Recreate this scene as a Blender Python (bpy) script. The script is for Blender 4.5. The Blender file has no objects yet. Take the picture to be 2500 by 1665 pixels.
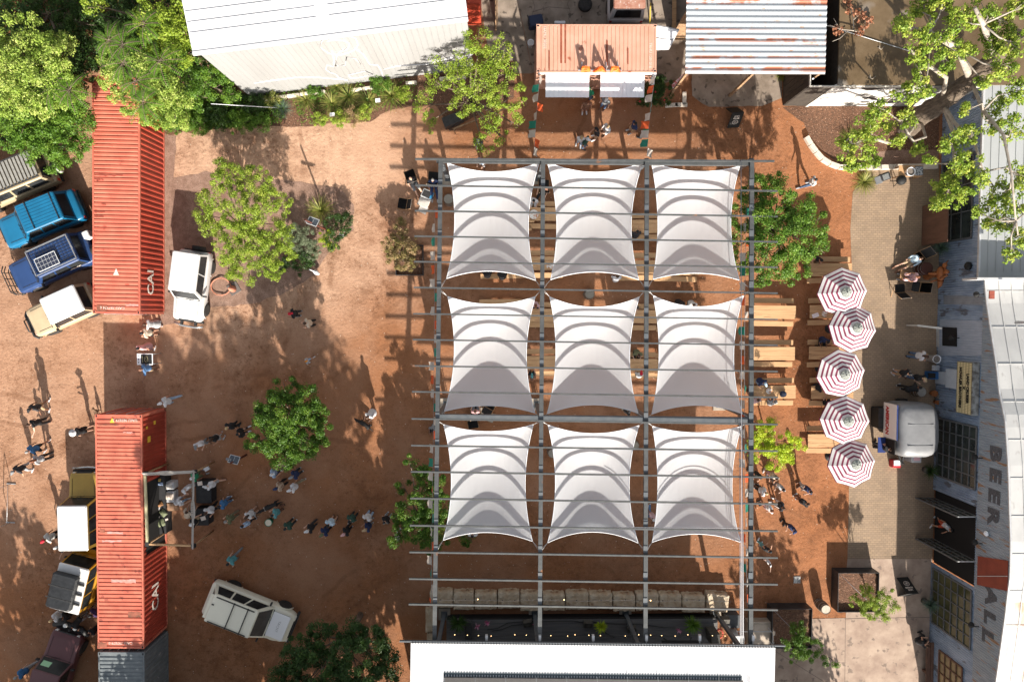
import bpy, math, random
import numpy as np
from mathutils import Vector, Matrix, Euler, Quaternion
R = math.radians
rnd = random.Random(7)
scene = bpy.context.scene
col = scene.collection
# ---------------------------------------------------------------- camera
CAMZ = 38.0; FPX = 1650.0
cam = bpy.data.cameras.new('camera'); camo = bpy.data.objects.new('camera', cam); col.objects.link(camo)
cam.sensor_width = 36.0; cam.lens = FPX/2500*36.0; cam.clip_end = 3000; cam.clip_start = 0.1
camo.location = (0, 0, CAMZ); camo.rotation_euler = (R(-2.343), R(-0.521), 0)
scene.camera = camo
CM = Euler((R(-2.343), R(-0.521), 0)).to_matrix()
def W(u, v, z=0.0):
    """point on the horizontal plane z that the photo shows at pixel u, v"""
    d = CM @ Vector(((u-1250)/FPX, -(v-832.5)/FPX, -1.0))
    t = (z-CAMZ)/d.z
    return Vector((d.x*t, d.y*t, z))
# ---------------------------------------------------------------- sky, sun, exposure
SUNV = Vector((0.38, -1.85, 1.0)).normalized()
elev = math.asin(SUNV.z)
world = bpy.data.worlds.new("World"); scene.world = world; world.use_nodes = True
wn = world.node_tree.nodes; wl = world.node_tree.links
bg = wn['Background']; sky = wn.new('ShaderNodeTexSky'); sky.sky_type = 'NISHITA'; sky.sun_disc = False
sky.sun_elevation = elev; sky.sun_rotation = math.atan2(SUNV.x, SUNV.y)
sky.dust_density = 1.5; sky.ozone_density = 1.0
hs = wn.new('ShaderNodeHueSaturation'); hs.inputs['Saturation'].default_value = 0.28; wl.new(sky.outputs[0], hs.inputs['Color'])
tint = wn.new('ShaderNodeMix'); tint.data_type = 'RGBA'; tint.blend_type = 'MULTIPLY'; tint.inputs[0].default_value = 1.0; tint.inputs[7].default_value = (1.0, .99, .985, 1)
wl.new(hs.outputs[0], tint.inputs[6]); wl.new(tint.outputs[2], bg.inputs[0]); bg.inputs[1].default_value = 0.086
sun = bpy.data.lights.new('sun', 'SUN'); suno = bpy.data.objects.new('sun', sun); col.objects.link(suno)
sun.energy = 4.6; sun.angle = R(0.55); sun.color = (1.0, 0.92, 0.81)
suno.rotation_euler = SUNV.to_track_quat('Z', 'Y').to_euler()
suno.location = (10, -40, 40)
scene.view_settings.view_transform = 'Standard'; scene.view_settings.look = 'None'
scene.view_settings.exposure = 1.27; scene.view_settings.gamma = 1.0
scene.render.engine = 'CYCLES'
# ---------------------------------------------------------------- materials
MATS = {}
def srgb(r, g, b):
    f = lambda c: (c/255/12.92) if c/255 <= 0.04045 else ((c/255+0.055)/1.055)**2.4
    return (f(r), f(g), f(b))
def mat(name, c1=(.5,.5,.5), c2=None, scale=3.0, rough=.7, metal=0.0, bump=0.0, bscale=30.0, detail=5.0, lo=.35, hi=.65,
        stretch=(1,1,1), c3=None, s3=40.0, t3=.62, coord='Object', objcol=False, spec=.4, emit=None, trans=0.0):
    if name in MATS: return MATS[name]
    m = bpy.data.materials.new(name); m.use_nodes = True; MATS[name] = m
    n = m.node_tree.nodes; l = m.node_tree.links; b = n['Principled BSDF']
    b.inputs['Roughness'].default_value = rough; b.inputs['Metallic'].default_value = metal
    b.inputs['Specular IOR Level'].default_value = spec
    b.inputs['Base Color'].default_value = (*c1, 1)
    tc = n.new('ShaderNodeTexCoord'); mp = n.new('ShaderNodeMapping'); mp.inputs['Scale'].default_value = stretch
    if coord == 'World':
        ge = n.new('ShaderNodeNewGeometry'); l.new(ge.outputs['Position'], mp.inputs[0])
    else: l.new(tc.outputs[coord], mp.inputs[0])
    out = None
    if objcol:
        oi = n.new('ShaderNodeObjectInfo'); out = oi.outputs['Color']
    if c2 is not None:
        nz = n.new('ShaderNodeTexNoise'); nz.inputs['Scale'].default_value = scale; nz.inputs['Detail'].default_value = detail
        nz.inputs['Roughness'].default_value = .62
        l.new(mp.outputs[0], nz.inputs['Vector'])
        mr = n.new('ShaderNodeMapRange'); mr.inputs[1].default_value = lo; mr.inputs[2].default_value = hi
        l.new(nz.outputs[0], mr.inputs[0])
        mx = n.new('ShaderNodeMix'); mx.data_type = 'RGBA'
        if objcol: mx.blend_type = 'MULTIPLY'; l.new(out, mx.inputs[6]); 
        else: mx.inputs[6].default_value = (*c1, 1)
        mx.inputs[7].default_value = (*c2, 1)
        l.new(mr.outputs[0], mx.inputs[0]); out = mx.outputs[2]
    if c3 is not None:
        nz = n.new('ShaderNodeTexNoise'); nz.inputs['Scale'].default_value = s3; nz.inputs['Detail'].default_value = 3
        l.new(mp.outputs[0], nz.inputs['Vector'])
        mr = n.new('ShaderNodeMapRange'); mr.inputs[1].default_value = t3; mr.inputs[2].default_value = t3+.06
        l.new(nz.outputs[0], mr.inputs[0])
        mx = n.new('ShaderNodeMix'); mx.data_type = 'RGBA'
        if out is None: mx.inputs[6].default_value = (*c1, 1)
        else: l.new(out, mx.inputs[6])
        mx.inputs[7].default_value = (*c3, 1); l.new(mr.outputs[0], mx.inputs[0]); out = mx.outputs[2]
    if out is not None: l.new(out, b.inputs['Base Color'])
    if bump:
        nz = n.new('ShaderNodeTexNoise'); nz.inputs['Scale'].default_value = bscale; nz.inputs['Detail'].default_value = 5
        l.new(mp.outputs[0], nz.inputs['Vector'])
        bp = n.new('ShaderNodeBump'); bp.inputs['Strength'].default_value = 1.0; bp.inputs['Distance'].default_value = bump
        l.new(nz.outputs[0], bp.inputs['Height']); l.new(bp.outputs[0], b.inputs['Normal'])
    if emit:
        b.inputs['Emission Color'].default_value = (*emit[0], 1); b.inputs['Emission Strength'].default_value = emit[1]
    if trans:
        tr = n.new('ShaderNodeBsdfTranslucent'); ms = n.new('ShaderNodeMixShader'); ms.inputs[0].default_value = trans
        if out is not None: l.new(out, tr.inputs[0])
        else: tr.inputs[0].default_value = (*c1, 1)
        l.new(b.outputs[0], ms.inputs[1]); l.new(tr.outputs[0], ms.inputs[2]); l.new(ms.outputs[0], n['Material Output'].inputs[0])
    return m
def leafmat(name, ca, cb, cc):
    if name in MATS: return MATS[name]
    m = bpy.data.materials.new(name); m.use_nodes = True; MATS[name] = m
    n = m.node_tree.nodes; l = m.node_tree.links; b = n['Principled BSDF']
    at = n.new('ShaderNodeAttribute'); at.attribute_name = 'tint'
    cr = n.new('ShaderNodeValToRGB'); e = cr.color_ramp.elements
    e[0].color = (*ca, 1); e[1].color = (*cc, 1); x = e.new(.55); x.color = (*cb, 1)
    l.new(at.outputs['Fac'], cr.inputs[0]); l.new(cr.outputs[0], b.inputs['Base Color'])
    b.inputs['Roughness'].default_value = .5; b.inputs['Specular IOR Level'].default_value = .35
    tr = n.new('ShaderNodeBsdfTranslucent'); ms = n.new('ShaderNodeMixShader'); ms.inputs[0].default_value = .3
    l.new(cr.outputs[0], tr.inputs[0]); l.new(b.outputs[0], ms.inputs[1]); l.new(tr.outputs[0], ms.inputs[2])
    l.new(ms.outputs[0], n['Material Output'].inputs[0])
    return m
# ---------------------------------------------------------------- mesh helpers
class MB:
    def __init__(s): s.v = []; s.f = []; s.m = []; s.sm = []
    def add(s, vs, fs, mi=0, smooth=False):
        o = len(s.v); s.v += [tuple(p) for p in vs]
        for f in fs: s.f.append([i+o for i in f]); s.m.append(mi); s.sm.append(smooth)
        return s
    def box(s, c, size, rz=0.0, mi=0, M=None, bev=0.0, top=(1,1)):
        """box centred at c; top=(sx,sy) narrows the upper face; bev chamfers the vertical and upper edges"""
        hx, hy, hz = size[0]/2, size[1]/2, size[2]/2
        if bev <= 0:
            P = [(x*hx, y*hy, -hz) for x, y in ((-1,-1),(1,-1),(1,1),(-1,1))] + [(x*hx*top[0], y*hy*top[1], hz) for x, y in ((-1,-1),(1,-1),(1,1),(-1,1))]
            F = [(3,2,1,0),(4,5,6,7),(0,1,5,4),(1,2,6,5),(2,3,7,6),(3,0,4,7)]
        else:
            def ring(ix, z, t):
                X, Y = hx*t[0]-ix, hy*t[1]-ix; b = bev
                return [(-X+b,-Y,z),(X-b,-Y,z),(X,-Y+b,z),(X,Y-b,z),(X-b,Y,z),(-X+b,Y,z),(-X,Y-b,z),(-X,-Y+b,z)]
            P = ring(bev*.6,-hz,(1,1))+ring(0,-hz+bev*.6,(1,1))+ring(0,hz-bev*.8,top)+ring(bev*.8,hz,top)
            F = [tuple(range(7,-1,-1)), tuple(range(24,32))]
            for k in range(3):
                for i in range(8): F.append((k*8+i, k*8+(i+1)%8, k*8+8+(i+1)%8, k*8+8+i))
        cs, sn = math.cos(rz), math.sin(rz)
        P = [(c[0]+x*cs-y*sn, c[1]+x*sn+y*cs, c[2]+z) for x, y, z in P]
        if M is not None: P = [tuple(M @ Vector(p)) for p in P]
        return s.add(P, F, mi)
    def tube(s, pts, r, n=8, mi=0, caps=True, smooth=True):
        """pts list of points, r a radius or list"""
        pts = [Vector(p) for p in pts]; rr = r if isinstance(r, (list, tuple)) else [r]*len(pts)
        V = []; up = Vector((0,0,1))
        prev = None
        for i, p in enumerate(pts):
            d = (pts[min(i+1,len(pts)-1)]-pts[max(i-1,0)])
            if d.length < 1e-9: d = Vector((0,0,1))
            d.normalize()
            a = prev if prev is not None else (Vector((1,0,0)) if abs(d.z) > .9 else up)
            a = (a-d*a.dot(d))
            if a.length < 1e-6: a = d.orthogonal()
            a.normalize(); prev = a; b = d.cross(a)
            for k in range(n):
                t = 2*math.pi*(k+.5)/n; V.append(p+(a*math.cos(t)+b*math.sin(t))*rr[i])
        F = []
        for i in range(len(pts)-1):
            for k in range(n): F.append((i*n+k, i*n+(k+1)%n, (i+1)*n+(k+1)%n, (i+1)*n+k))
        s.add(V, F, mi, smooth)
        if caps:
            o = len(s.v)-len(V)
            s.f.append([o+k for k in range(n-1,-1,-1)]); s.m.append(mi); s.sm.append(False)
            s.f.append([o+(len(pts)-1)*n+k for k in range(n)]); s.m.append(mi); s.sm.append(False)
        return s
    def bar(s, a, b, w, h, mi=0):
        """rectangular bar from a to b, w horizontally, h vertically"""
        a, b = Vector(a), Vector(b); d = (b-a).normalized()
        sd = d.cross(Vector((0,0,1)))
        if sd.length < 1e-4: sd = Vector((1,0,0))
        sd.normalize(); u = sd.cross(d).normalized()
        P = [p+sd*x*w/2+u*y*h/2 for p in (a, b) for x, y in ((-1,-1),(1,-1),(1,1),(-1,1))]
        return s.add(P, [(3,2,1,0),(4,5,6,7),(0,1,5,4),(1,2,6,5),(2,3,7,6),(3,0,4,7)], mi)
    def lathe(s, c, prof, n=16, mi=0, smooth=True, capt=True, capb=True):
        """prof list of (r,z)"""
        V = [(c[0]+r*math.cos(2*math.pi*k/n), c[1]+r*math.sin(2*math.pi*k/n), c[2]+z) for r, z in prof for k in range(n)]
        F = [(i*n+k, i*n+(k+1)%n, (i+1)*n+(k+1)%n, (i+1)*n+k) for i in range(len(prof)-1) for k in range(n)]
        s.add(V, F, mi, smooth); o = len(s.v)-len(V)
        if capb: s.f.append([o+k for k in range(n-1,-1,-1)]); s.m.append(mi); s.sm.append(False)
        if capt: s.f.append([o+(len(prof)-1)*n+k for k in range(n)]); s.m.append(mi); s.sm.append(False)
        return s
    def ell(s, c, r, n=12, k=7, mi=0, M=None):
        V = [];F = []
        for i in range(1, k):
            t = math.pi*i/k
            for j in range(n):
                p = 2*math.pi*j/n; V.append(Vector((r[0]*math.sin(t)*math.cos(p), r[1]*math.sin(t)*math.sin(p), r[2]*math.cos(t))))
        V += [Vector((0,0,r[2])), Vector((0,0,-r[2]))]
        if M is not None: V = [M @ v for v in V]
        V = [v+Vector(c) for v in V]
        for i in range(k-2):
            for j in range(n): F.append((i*n+j, (i+1)*n+j, (i+1)*n+(j+1)%n, i*n+(j+1)%n))
        t, b = len(V)-2, len(V)-1
        for j in range(n): F.append((t, j, (j+1)%n)); F.append((b, (k-2)*n+(j+1)%n, (k-2)*n+j))
        return s.add(V, F, mi, True)
    def prism(s, pts, z0, z1, mi=0):
        n = len(pts)
        V = [(p[0], p[1], z0) for p in pts]+[(p[0], p[1], z1) for p in pts]
        a = sum(pts[i][0]*pts[(i+1)%n][1]-pts[(i+1)%n][0]*pts[i][1] for i in range(n))
        F = [tuple(range(n-1,-1,-1)), tuple(range(n, 2*n))]+[(i, (i+1)%n, n+(i+1)%n, n+i) for i in range(n)]
        if a < 0: F = [f[::-1] for f in F]
        return s.add(V, F, mi)
    def corr(s, O, A, B, N, la, lb, pitch, depth, mi=0, topf=None, botf=None, prof=((0,0),(.25,0),(.35,1),(.65,1),(.75,0))):
        """corrugated sheet: profile repeats along A, straight along B, ribs stand out along N"""
        O, A, B, N = Vector(O), Vector(A).normalized(), Vector(B).normalized(), Vector(N).normalized()
        n = max(1, int(round(la/pitch))); pt = la/n; xs = []
        for i in range(n):
            for fx, fd in prof: xs.append(((i+fx)*pt, fd*depth))
        xs.append((la, prof[0][1]*depth)); V = []
        for a, d in xs:
            b0 = botf(a) if botf else 0.0; b1 = topf(a) if topf else lb
            V += [O+A*a+B*b0+N*d, O+A*a+B*b1+N*d]
        F = [(2*i, 2*i+2, 2*i+3, 2*i+1) for i in range(len(xs)-1)]
        if A.cross(B).dot(N) < 0: F = [f[::-1] for f in F]
        return s.add(V, F, mi)
    def build(s, name, mats, parent=None, loc=None, rz=0.0):
        me = bpy.data.meshes.new(name); me.from_pydata(s.v, [], s.f)
        mats = mats if isinstance(mats, (list, tuple)) else [mats]
        for m in mats: me.materials.append(m)
        if len(mats) > 1: me.polygons.foreach_set('material_index', s.m)
        me.polygons.foreach_set('use_smooth', s.sm); me.update()
        o = bpy.data.objects.new(name, me); col.objects.link(o)
        if parent is not None: o.parent = parent
        if loc is not None: o.location = loc
        o.rotation_euler.z = rz
        return o
def tag(o, label, cat, group=None):
    o['label'] = label; o['category'] = cat
    if group: o['group'] = group
    return o
def struct(o): o['kind'] = 'structure'; return o
def empty(name, loc, rz=0.0, label=None, cat=None, group=None, scale=None):
    o = bpy.data.objects.new(name, None); col.objects.link(o); o.location = loc; o.rotation_euler.z = rz
    o.empty_display_size = .2
    if scale: o.scale = (scale,)*3
    if label: tag(o, label, cat, group)
    return o
def kids(o): return KIDS.get(o.name, [])
KIDS = {}
def copy_tree(o, parent=None):
    c = o.copy(); col.objects.link(c); c.parent = parent
    for ch in [x for x in bpy.data.objects if x.parent == o]: copy_tree(ch, c)
    return c
def textmesh(s, size, mtl, name, parent, loc, rot, ext=.004, sx=1.0, sp=1.0, align='CENTER', bold=0.0):
    cu = bpy.data.curves.new('t', 'FONT'); cu.body = s; cu.size = size; cu.extrude = ext; cu.align_x = align; cu.align_y = 'CENTER'
    cu.offset = bold; cu.space_character = sp; cu.resolution_u = 2
    t = bpy.data.objects.new('t', cu); col.objects.link(t); bpy.context.view_layer.update()
    me = bpy.data.meshes.new_from_object(t.evaluated_get(bpy.context.evaluated_depsgraph_get()))
    bpy.data.objects.remove(t); me.materials.clear(); me.materials.append(mtl)
    if not isinstance(rot, Matrix): rot = Euler(rot).to_matrix()
    for v in me.vertices:
        v.co = rot @ Vector((v.co.x*sx, v.co.y, v.co.z))
    o = bpy.data.objects.new(name, me); col.objects.link(o); o.location = loc
    if parent is not None: o.parent = parent
    return o
# ================================================================ ground
def ground_mat():
    m = bpy.data.materials.new('packed_dirt'); m.use_nodes = True
    n = m.node_tree.nodes; l = m.node_tree.links; b = n['Principled BSDF']; b.inputs['Roughness'].default_value = .95
    b.inputs['Specular IOR Level'].default_value = .15
    ge = n.new('ShaderNodeNewGeometry'); P = ge.outputs['Position']
    def noise(sc, det=5, rough=.6, vec=None, stretch=None):
        v = vec or P
        if stretch:
            mp = n.new('ShaderNodeMapping'); mp.inputs['Scale'].default_value = stretch; l.new(P, mp.inputs[0]); v = mp.outputs[0]
        z = n.new('ShaderNodeTexNoise'); z.inputs['Scale'].default_value = sc; z.inputs['Detail'].default_value = det
        z.inputs['Roughness'].default_value = rough; l.new(v, z.inputs['Vector']); return z.outputs[0]
    def rng(x, a, c, o0=0, o1=1):
        r = n.new('ShaderNodeMapRange'); r.inputs[1].default_value = a; r.inputs[2].default_value = c
        r.inputs[3].default_value = o0; r.inputs[4].default_value = o1; l.new(x, r.inputs[0]); return r.outputs[0]
    def mix(f, A, B):
        x = n.new('ShaderNodeMix'); x.data_type = 'RGBA'
        if isinstance(f, float): x.inputs[0].default_value = f
        else: l.new(f, x.inputs[0])
        for i, c in ((6, A), (7, B)):
            if isinstance(c, tuple): x.inputs[i].default_value = (*c, 1)
            else: l.new(c, x.inputs[i])
        return x.outputs[2]
    def math_(op, a, c):
        x = n.new('ShaderNodeMath'); x.operation = op
        for i, q in ((0, a), (1, c)):
            if isinstance(q, (int, float)): x.inputs[i].default_value = q
            else: l.new(q, x.inputs[i])
        return x.outputs[0]
    red = (.285, .126, .060); sand = (.52, .33, .225); dark = (.135, .056, .026); grey = (.30, .155, .090)
    base = mix(rng(noise(.22, 4), .40, .60), red, grey)
    # sandy crushed granite patch in the upper middle of the yard (a real change of surfacing)
    c = W(610, 430); sub = n.new('ShaderNodeVectorMath'); sub.operation = 'DISTANCE'; l.new(P, sub.inputs[0]); sub.inputs[1].default_value = c
    d = math_('ADD', sub.outputs['Value'], math_('MULTIPLY', noise(.35, 4), 7.0))
    base = mix(rng(d, 9.5, 15.5, 1, 0), base, sand)
    xs = n.new('ShaderNodeSeparateXYZ'); l.new(P, xs.inputs[0])
    base = mix(rng(math_('ADD', xs.outputs[0], math_('MULTIPLY', noise(.4, 3), 4.0)), 14, 18, 0, .7), base, (.37, .150, .066))
    c2 = W(60, 900); s2 = n.new('ShaderNodeVectorMath'); s2.operation = 'DISTANCE'; l.new(P, s2.inputs[0]); s2.inputs[1].default_value = c2
    base = mix(rng(math_('ADD', s2.outputs['Value'], math_('MULTIPLY', noise(.5, 4), 6.0)), 9, 16, .55, 0), base, sand)
    msk = rng(noise(.16, 3), .40, .62)          # where the dirt is churned; elsewhere it is worn smooth
    base = mix(rng(noise(.55, 4, .55), .50, .68, 0, .38), base, (.20, .092, .046))
    base = mix(math_('MULTIPLY', rng(noise(1.3, 8, .72), .44, .66, 0, .75), msk), base, dark)
    base = mix(math_('MULTIPLY', rng(noise(4.5, 6, .7), .52, .70, 0, .8), math_('ADD', msk, .25)), base, dark)
    for (cu, cv, rr) in ((1500,2100,21.5),(-300,500,24.0),(640,2300,30.0),(200,-300,29.0),(2300,1900,14.0)):
        s3 = n.new('ShaderNodeVectorMath'); s3.operation = 'DISTANCE'; l.new(P, s3.inputs[0]); s3.inputs[1].default_value = W(cu, cv)
        dd = math_('ADD', s3.outputs['Value'], math_('MULTIPLY', noise(.8, 2), .5))
        for r2 in (rr, rr+1.55):
            e = math_('ABSOLUTE', math_('SUBTRACT', dd, r2), 0)
            base = mix(math_('MULTIPLY', rng(e, .07, .15, 1, 0), rng(noise(.35, 3), .45, .60, 0, .42)), base, (.17, .078, .04))
    # wheel and foot scuffs, small mulch chips, pale stones
    base = mix(math_('MULTIPLY', rng(noise(9, 5, .75, stretch=(1, 1.6, 1)), .55, .66, 0, .6), msk), base, (.10, .045, .024))
    base = mix(rng(noise(26, 3, .6), .60, .68, 0, .75), base, (.09, .04, .022))
    base = mix(rng(noise(30, 2, .5), .36, .30, 0, .55), base, (.52, .36, .25))
    vo = n.new('ShaderNodeTexVoronoi'); vo.inputs['Scale'].default_value = 2.6; l.new(P, vo.inputs['Vector'])
    base = mix(rng(vo.outputs['Distance'], .045, .06, .9, 0), base, (.62, .55, .46))
    l.new(base, b.inputs['Base Color'])
    h = math_('ADD', math_('MULTIPLY', noise(6, 6, .65), .05), math_('MULTIPLY', noise(38, 4, .6), .022))
    bp = n.new('ShaderNodeBump'); bp.inputs['Strength'].default_value = 1; bp.inputs['Distance'].default_value = .9; l.new(h, bp.inputs['Height'])
    l.new(bp.outputs[0], b.inputs['Normal'])
    return m
DIRT = ground_mat()
g = MB(); S = 900
g.add([(-S,-S,0),(S,-S,0),(S,S,0),(-S,S,0)], [(0,1,2,3)]); struct(g.build('ground', DIRT))
def sheet(name, px, m, z, wob=0.0, kind='structure', sub=6):
    pts = [W(u, v, z) for u, v in px]
    if wob:
        q = []; r = random.Random(len(name)*7+len(px))
        for i in range(len(pts)):
            a, b = pts[i], pts[(i+1) % len(pts)]; k = max(1, int((b-a).length/.35))
            for j in range(k):
                p = a.lerp(b, j/k); q.append(p+Vector((r.uniform(-wob, wob), r.uniform(-wob, wob), 0)))
        pts = q
    bm = MB(); f = list(range(len(pts)))
    ar = sum(pts[i].x*pts[(i+1)%len(pts)].y-pts[(i+1)%len(pts)].x*pts[i].y for i in f)
    bm.add(pts, [f if ar > 0 else f[::-1]]); o = bm.build(name, m); o['kind'] = kind; return o
gravel = mat('gravel', (.33,.215,.165), (.21,.125,.09), 2.2, .95, coord='World', bump=.03, bscale=45, c3=(.10,.06,.04), s3=26, t3=.58)
mulch = mat('mulch', (.085,.045,.028), (.17,.085,.05), 7, .95, coord='World', bump=.06, bscale=16, c3=(.42,.27,.19), s3=15, t3=.63)
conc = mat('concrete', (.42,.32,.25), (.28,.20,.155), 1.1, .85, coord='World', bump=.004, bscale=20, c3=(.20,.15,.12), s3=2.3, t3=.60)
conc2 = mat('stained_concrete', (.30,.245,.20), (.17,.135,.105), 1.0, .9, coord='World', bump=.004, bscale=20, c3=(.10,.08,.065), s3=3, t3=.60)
sheet('gravel_bed', [(396,440),(393,768),(450,748),(520,752),(620,742),(700,715),(765,672),(800,622),(862,562),(864,500),(830,462),(700,440),(560,430),(500,420)], gravel, .006, .06)
sheet('gravel_strip', [(396,330),(392,770),(340,800),(430,790),(452,745),(440,600),(425,450),(430,330)], gravel, .010, .05)
sheet('planting_bed', [(385,330),(480,322),(560,310),(700,312),(800,302),(905,300),(950,270),(1000,262),(1060,255),(1100,320),(1180,270),(1255,240),(1255,150),(1150,160),(900,195),(610,235),(560,200),(400,180),(385,250)], mulch, .010, .08)
sheet('corner_bed', [(1912,262),(1960,300),(1985,345),(2010,372),(2050,400),(2110,402),(2290,402),(2295,250),(2100,256)], mulch, .010, .05)
sheet('gravel_border', [(2110,385),(2120,372),(2200,366),(2292,366),(2292,402),(2080,402)], gravel, .016, .02)
def paver_mat():
    m = bpy.data.materials.new('brick_paving'); m.use_nodes = True; n = m.node_tree.nodes; l = m.node_tree.links; b = n['Principled BSDF']
    b.inputs['Roughness'].default_value = .85
    ge = n.new('ShaderNodeNewGeometry'); br = n.new('ShaderNodeTexBrick'); l.new(ge.outputs['Position'], br.inputs['Vector'])
    br.inputs['Scale'].default_value = 1; br.inputs['Brick Width'].default_value = .24; br.inputs['Row Height'].default_value = .125
    br.inputs['Mortar Size'].default_value = .009; br.inputs['Color1'].default_value = (.345,.245,.16,1); br.inputs['Color2'].default_value = (.285,.205,.14,1)
    br.inputs['Mortar'].default_value = (.205,.148,.10,1); br.inputs['Bias'].default_value = .1
    nz = n.new('ShaderNodeTexNoise'); nz.inputs['Scale'].default_value = .9; nz.inputs['Detail'].default_value = 6; l.new(ge.outputs['Position'], nz.inputs['Vector'])
    mr = n.new('ShaderNodeMapRange'); mr.inputs[1].default_value = .35; mr.inputs[2].default_value = .68; l.new(nz.outputs[0], mr.inputs[0])
    mx = n.new('ShaderNodeMix'); mx.data_type = 'RGBA'; mx.blend_type = 'MULTIPLY'; mx.inputs[7].default_value = (.80,.80,.80,1)
    l.new(mr.outputs[0], mx.inputs[0]); l.new(br.outputs['Color'], mx.inputs[6]); l.new(mx.outputs[2], b.inputs['Base Color'])
    bp = n.new('ShaderNodeBump'); bp.inputs['Strength'].default_value = .6; bp.inputs['Distance'].default_value = .01; l.new(br.outputs['Fac'], bp.inputs['Height']); bp.invert = True
    l.new(bp.outputs[0], b.inputs['Normal']); return m
PAVE = paver_mat()
sheet('brick_path', [(2118,402),(2100,440),(2082,470),(2076,560),(2080,660),(2074,760),(2078,900),(2074,1100),(2072,1240),(2069,1364),(2276,1364),(2284,1100),(2292,700),(2293,402)], PAVE, .008, .0)
sheet('concrete_pavement', [(2069,1364),(2276,1364),(2262,1720),(1870,1720),(1885,1588),(1983,1510),(2065,1508),(2066,1400)], conc, .012)
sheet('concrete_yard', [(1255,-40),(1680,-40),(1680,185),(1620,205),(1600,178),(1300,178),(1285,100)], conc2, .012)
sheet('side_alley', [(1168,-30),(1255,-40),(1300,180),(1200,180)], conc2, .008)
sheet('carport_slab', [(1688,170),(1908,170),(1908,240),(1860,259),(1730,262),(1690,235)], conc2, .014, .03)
# joints and cracks in the slabs
m = MB()
jm = mat('joint', (.10,.075,.06))
for a, b in [((2064,1510),(2062,1720)),((2062,1510),(2276,1506)),((1895,1590),(2070,1700))]:
    m.bar(W(*a, .016), W(*b, .016), .02, .006)
o = m.build('pavement_joints', jm); o['kind'] = 'structure'
m = MB()
for pl in [[(1390,0),(1385,12),(1392,30),(1388,45),(1392,60)],[(1300,0),(1306,18),(1298,40),(1303,60)],[(1392,22),(1340,18),(1300,30)]]:
    m.tube([W(u, v, .012) for u, v in pl], .012, 4)
o = m.build('slab_cracks', jm); o['kind'] = 'structure'

# ================================================================ ray to vertical plane
def Pl(u, v, A, B):
    """where the photo's pixel u, v meets the vertical plane through ground points A and B"""
    A, B = Vector(A), Vector(B); n = Vector((-(B-A).y, (B-A).x, 0)).normalized()
    d = CM @ Vector(((u-1250)/FPX, -(v-832.5)/FPX, -1.0)); o = Vector((0,0,CAMZ))
    return o+d*((A-o).dot(n)/d.dot(n))
def along(A, B, s, z): return Vector(A).lerp(Vector(B), s)*1.0+Vector((0,0,z))

# ================================================================ white warehouse (top left)
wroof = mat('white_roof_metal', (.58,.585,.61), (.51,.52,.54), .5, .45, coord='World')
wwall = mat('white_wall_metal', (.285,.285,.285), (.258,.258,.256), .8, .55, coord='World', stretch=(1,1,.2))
A = W(610,236); B = W(1156,167); H1 = 6.5
bt = empty('white_warehouse', A, 0, 'long white metal warehouse with ribbed roof and a faint chalk drawing on its wall', 'building')
d = (B-A).normalized(); nrm = Vector((d.y, -d.x, 0)); L1 = (B-A).length
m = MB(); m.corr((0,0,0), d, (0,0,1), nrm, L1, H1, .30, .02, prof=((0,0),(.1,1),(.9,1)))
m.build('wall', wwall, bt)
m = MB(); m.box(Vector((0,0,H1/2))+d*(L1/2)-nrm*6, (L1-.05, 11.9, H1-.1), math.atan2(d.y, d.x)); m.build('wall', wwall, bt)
up = (-nrm+Vector((0,0,.16))).normalized(); rn = up.cross(d).normalized()
if rn.z < 0: rn = -rn
m = MB(); sp = .58; s0 = (Pl(792,70,A,B)-A).dot(d)
for a0, a1 in ((0, s0-.3), (s0+.3, L1+.1)):
    m.corr(Vector((0,0,H1+.05))+d*(a0-.1)+nrm*.12+up*.42, up, d, rn, 14, a1-a0, .45, .045, prof=((0,0),(.9,0),(.92,1),(.98,1)))
m.add([Vector((0,0,H1+.03))+d*a+nrm*.12+up*b for a, b in ((-.15,0),(L1+.05,0),(L1+.05,14),(-.15,14))], [(0,1,2,3)])
m.build('roof', wroof, bt)
m = MB(); m.bar(Vector((0,0,H1))+nrm*.12-d*.15, Vector((0,0,H1))+nrm*.12+d*(L1+.05), .14, .16); m.build('gutter', wroof, bt)
ln = mat('chalk_white', (.55,.55,.57), rough=.6)
pls = [[(782,110),(790,90),(810,82),(845,82),(868,92),(874,108),(866,120),(850,128),(826,134),(800,128),(784,116)],
 [(798,100),(815,95),(840,98),(852,104),(850,116),(838,124)],
 [(810,124),(816,148),(814,162),(798,158),(795,168),(806,176),(820,180),(826,188),(846,192)],
 [(838,120),(824,130),(818,160),(842,158),(846,138),(868,142),(880,156)],
 [(866,117),(886,130),(902,156),(922,158),(930,170),(934,182),(936,186)],
 [(850,182),(890,172),(910,180),(880,188),(856,190),(850,182)],
 [(620,202),(660,196),(720,188),(780,188),(846,194),(850,196)],[(936,168),(970,160),(1040,156),(1100,140),(1154,132)]]
m = MB()
for pl in pls: m.tube([Pl(u, v, A, B)-A+nrm*.035 for u, v in pl], .032, 5)
m.build('chalk_drawing', ln, bt)
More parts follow.
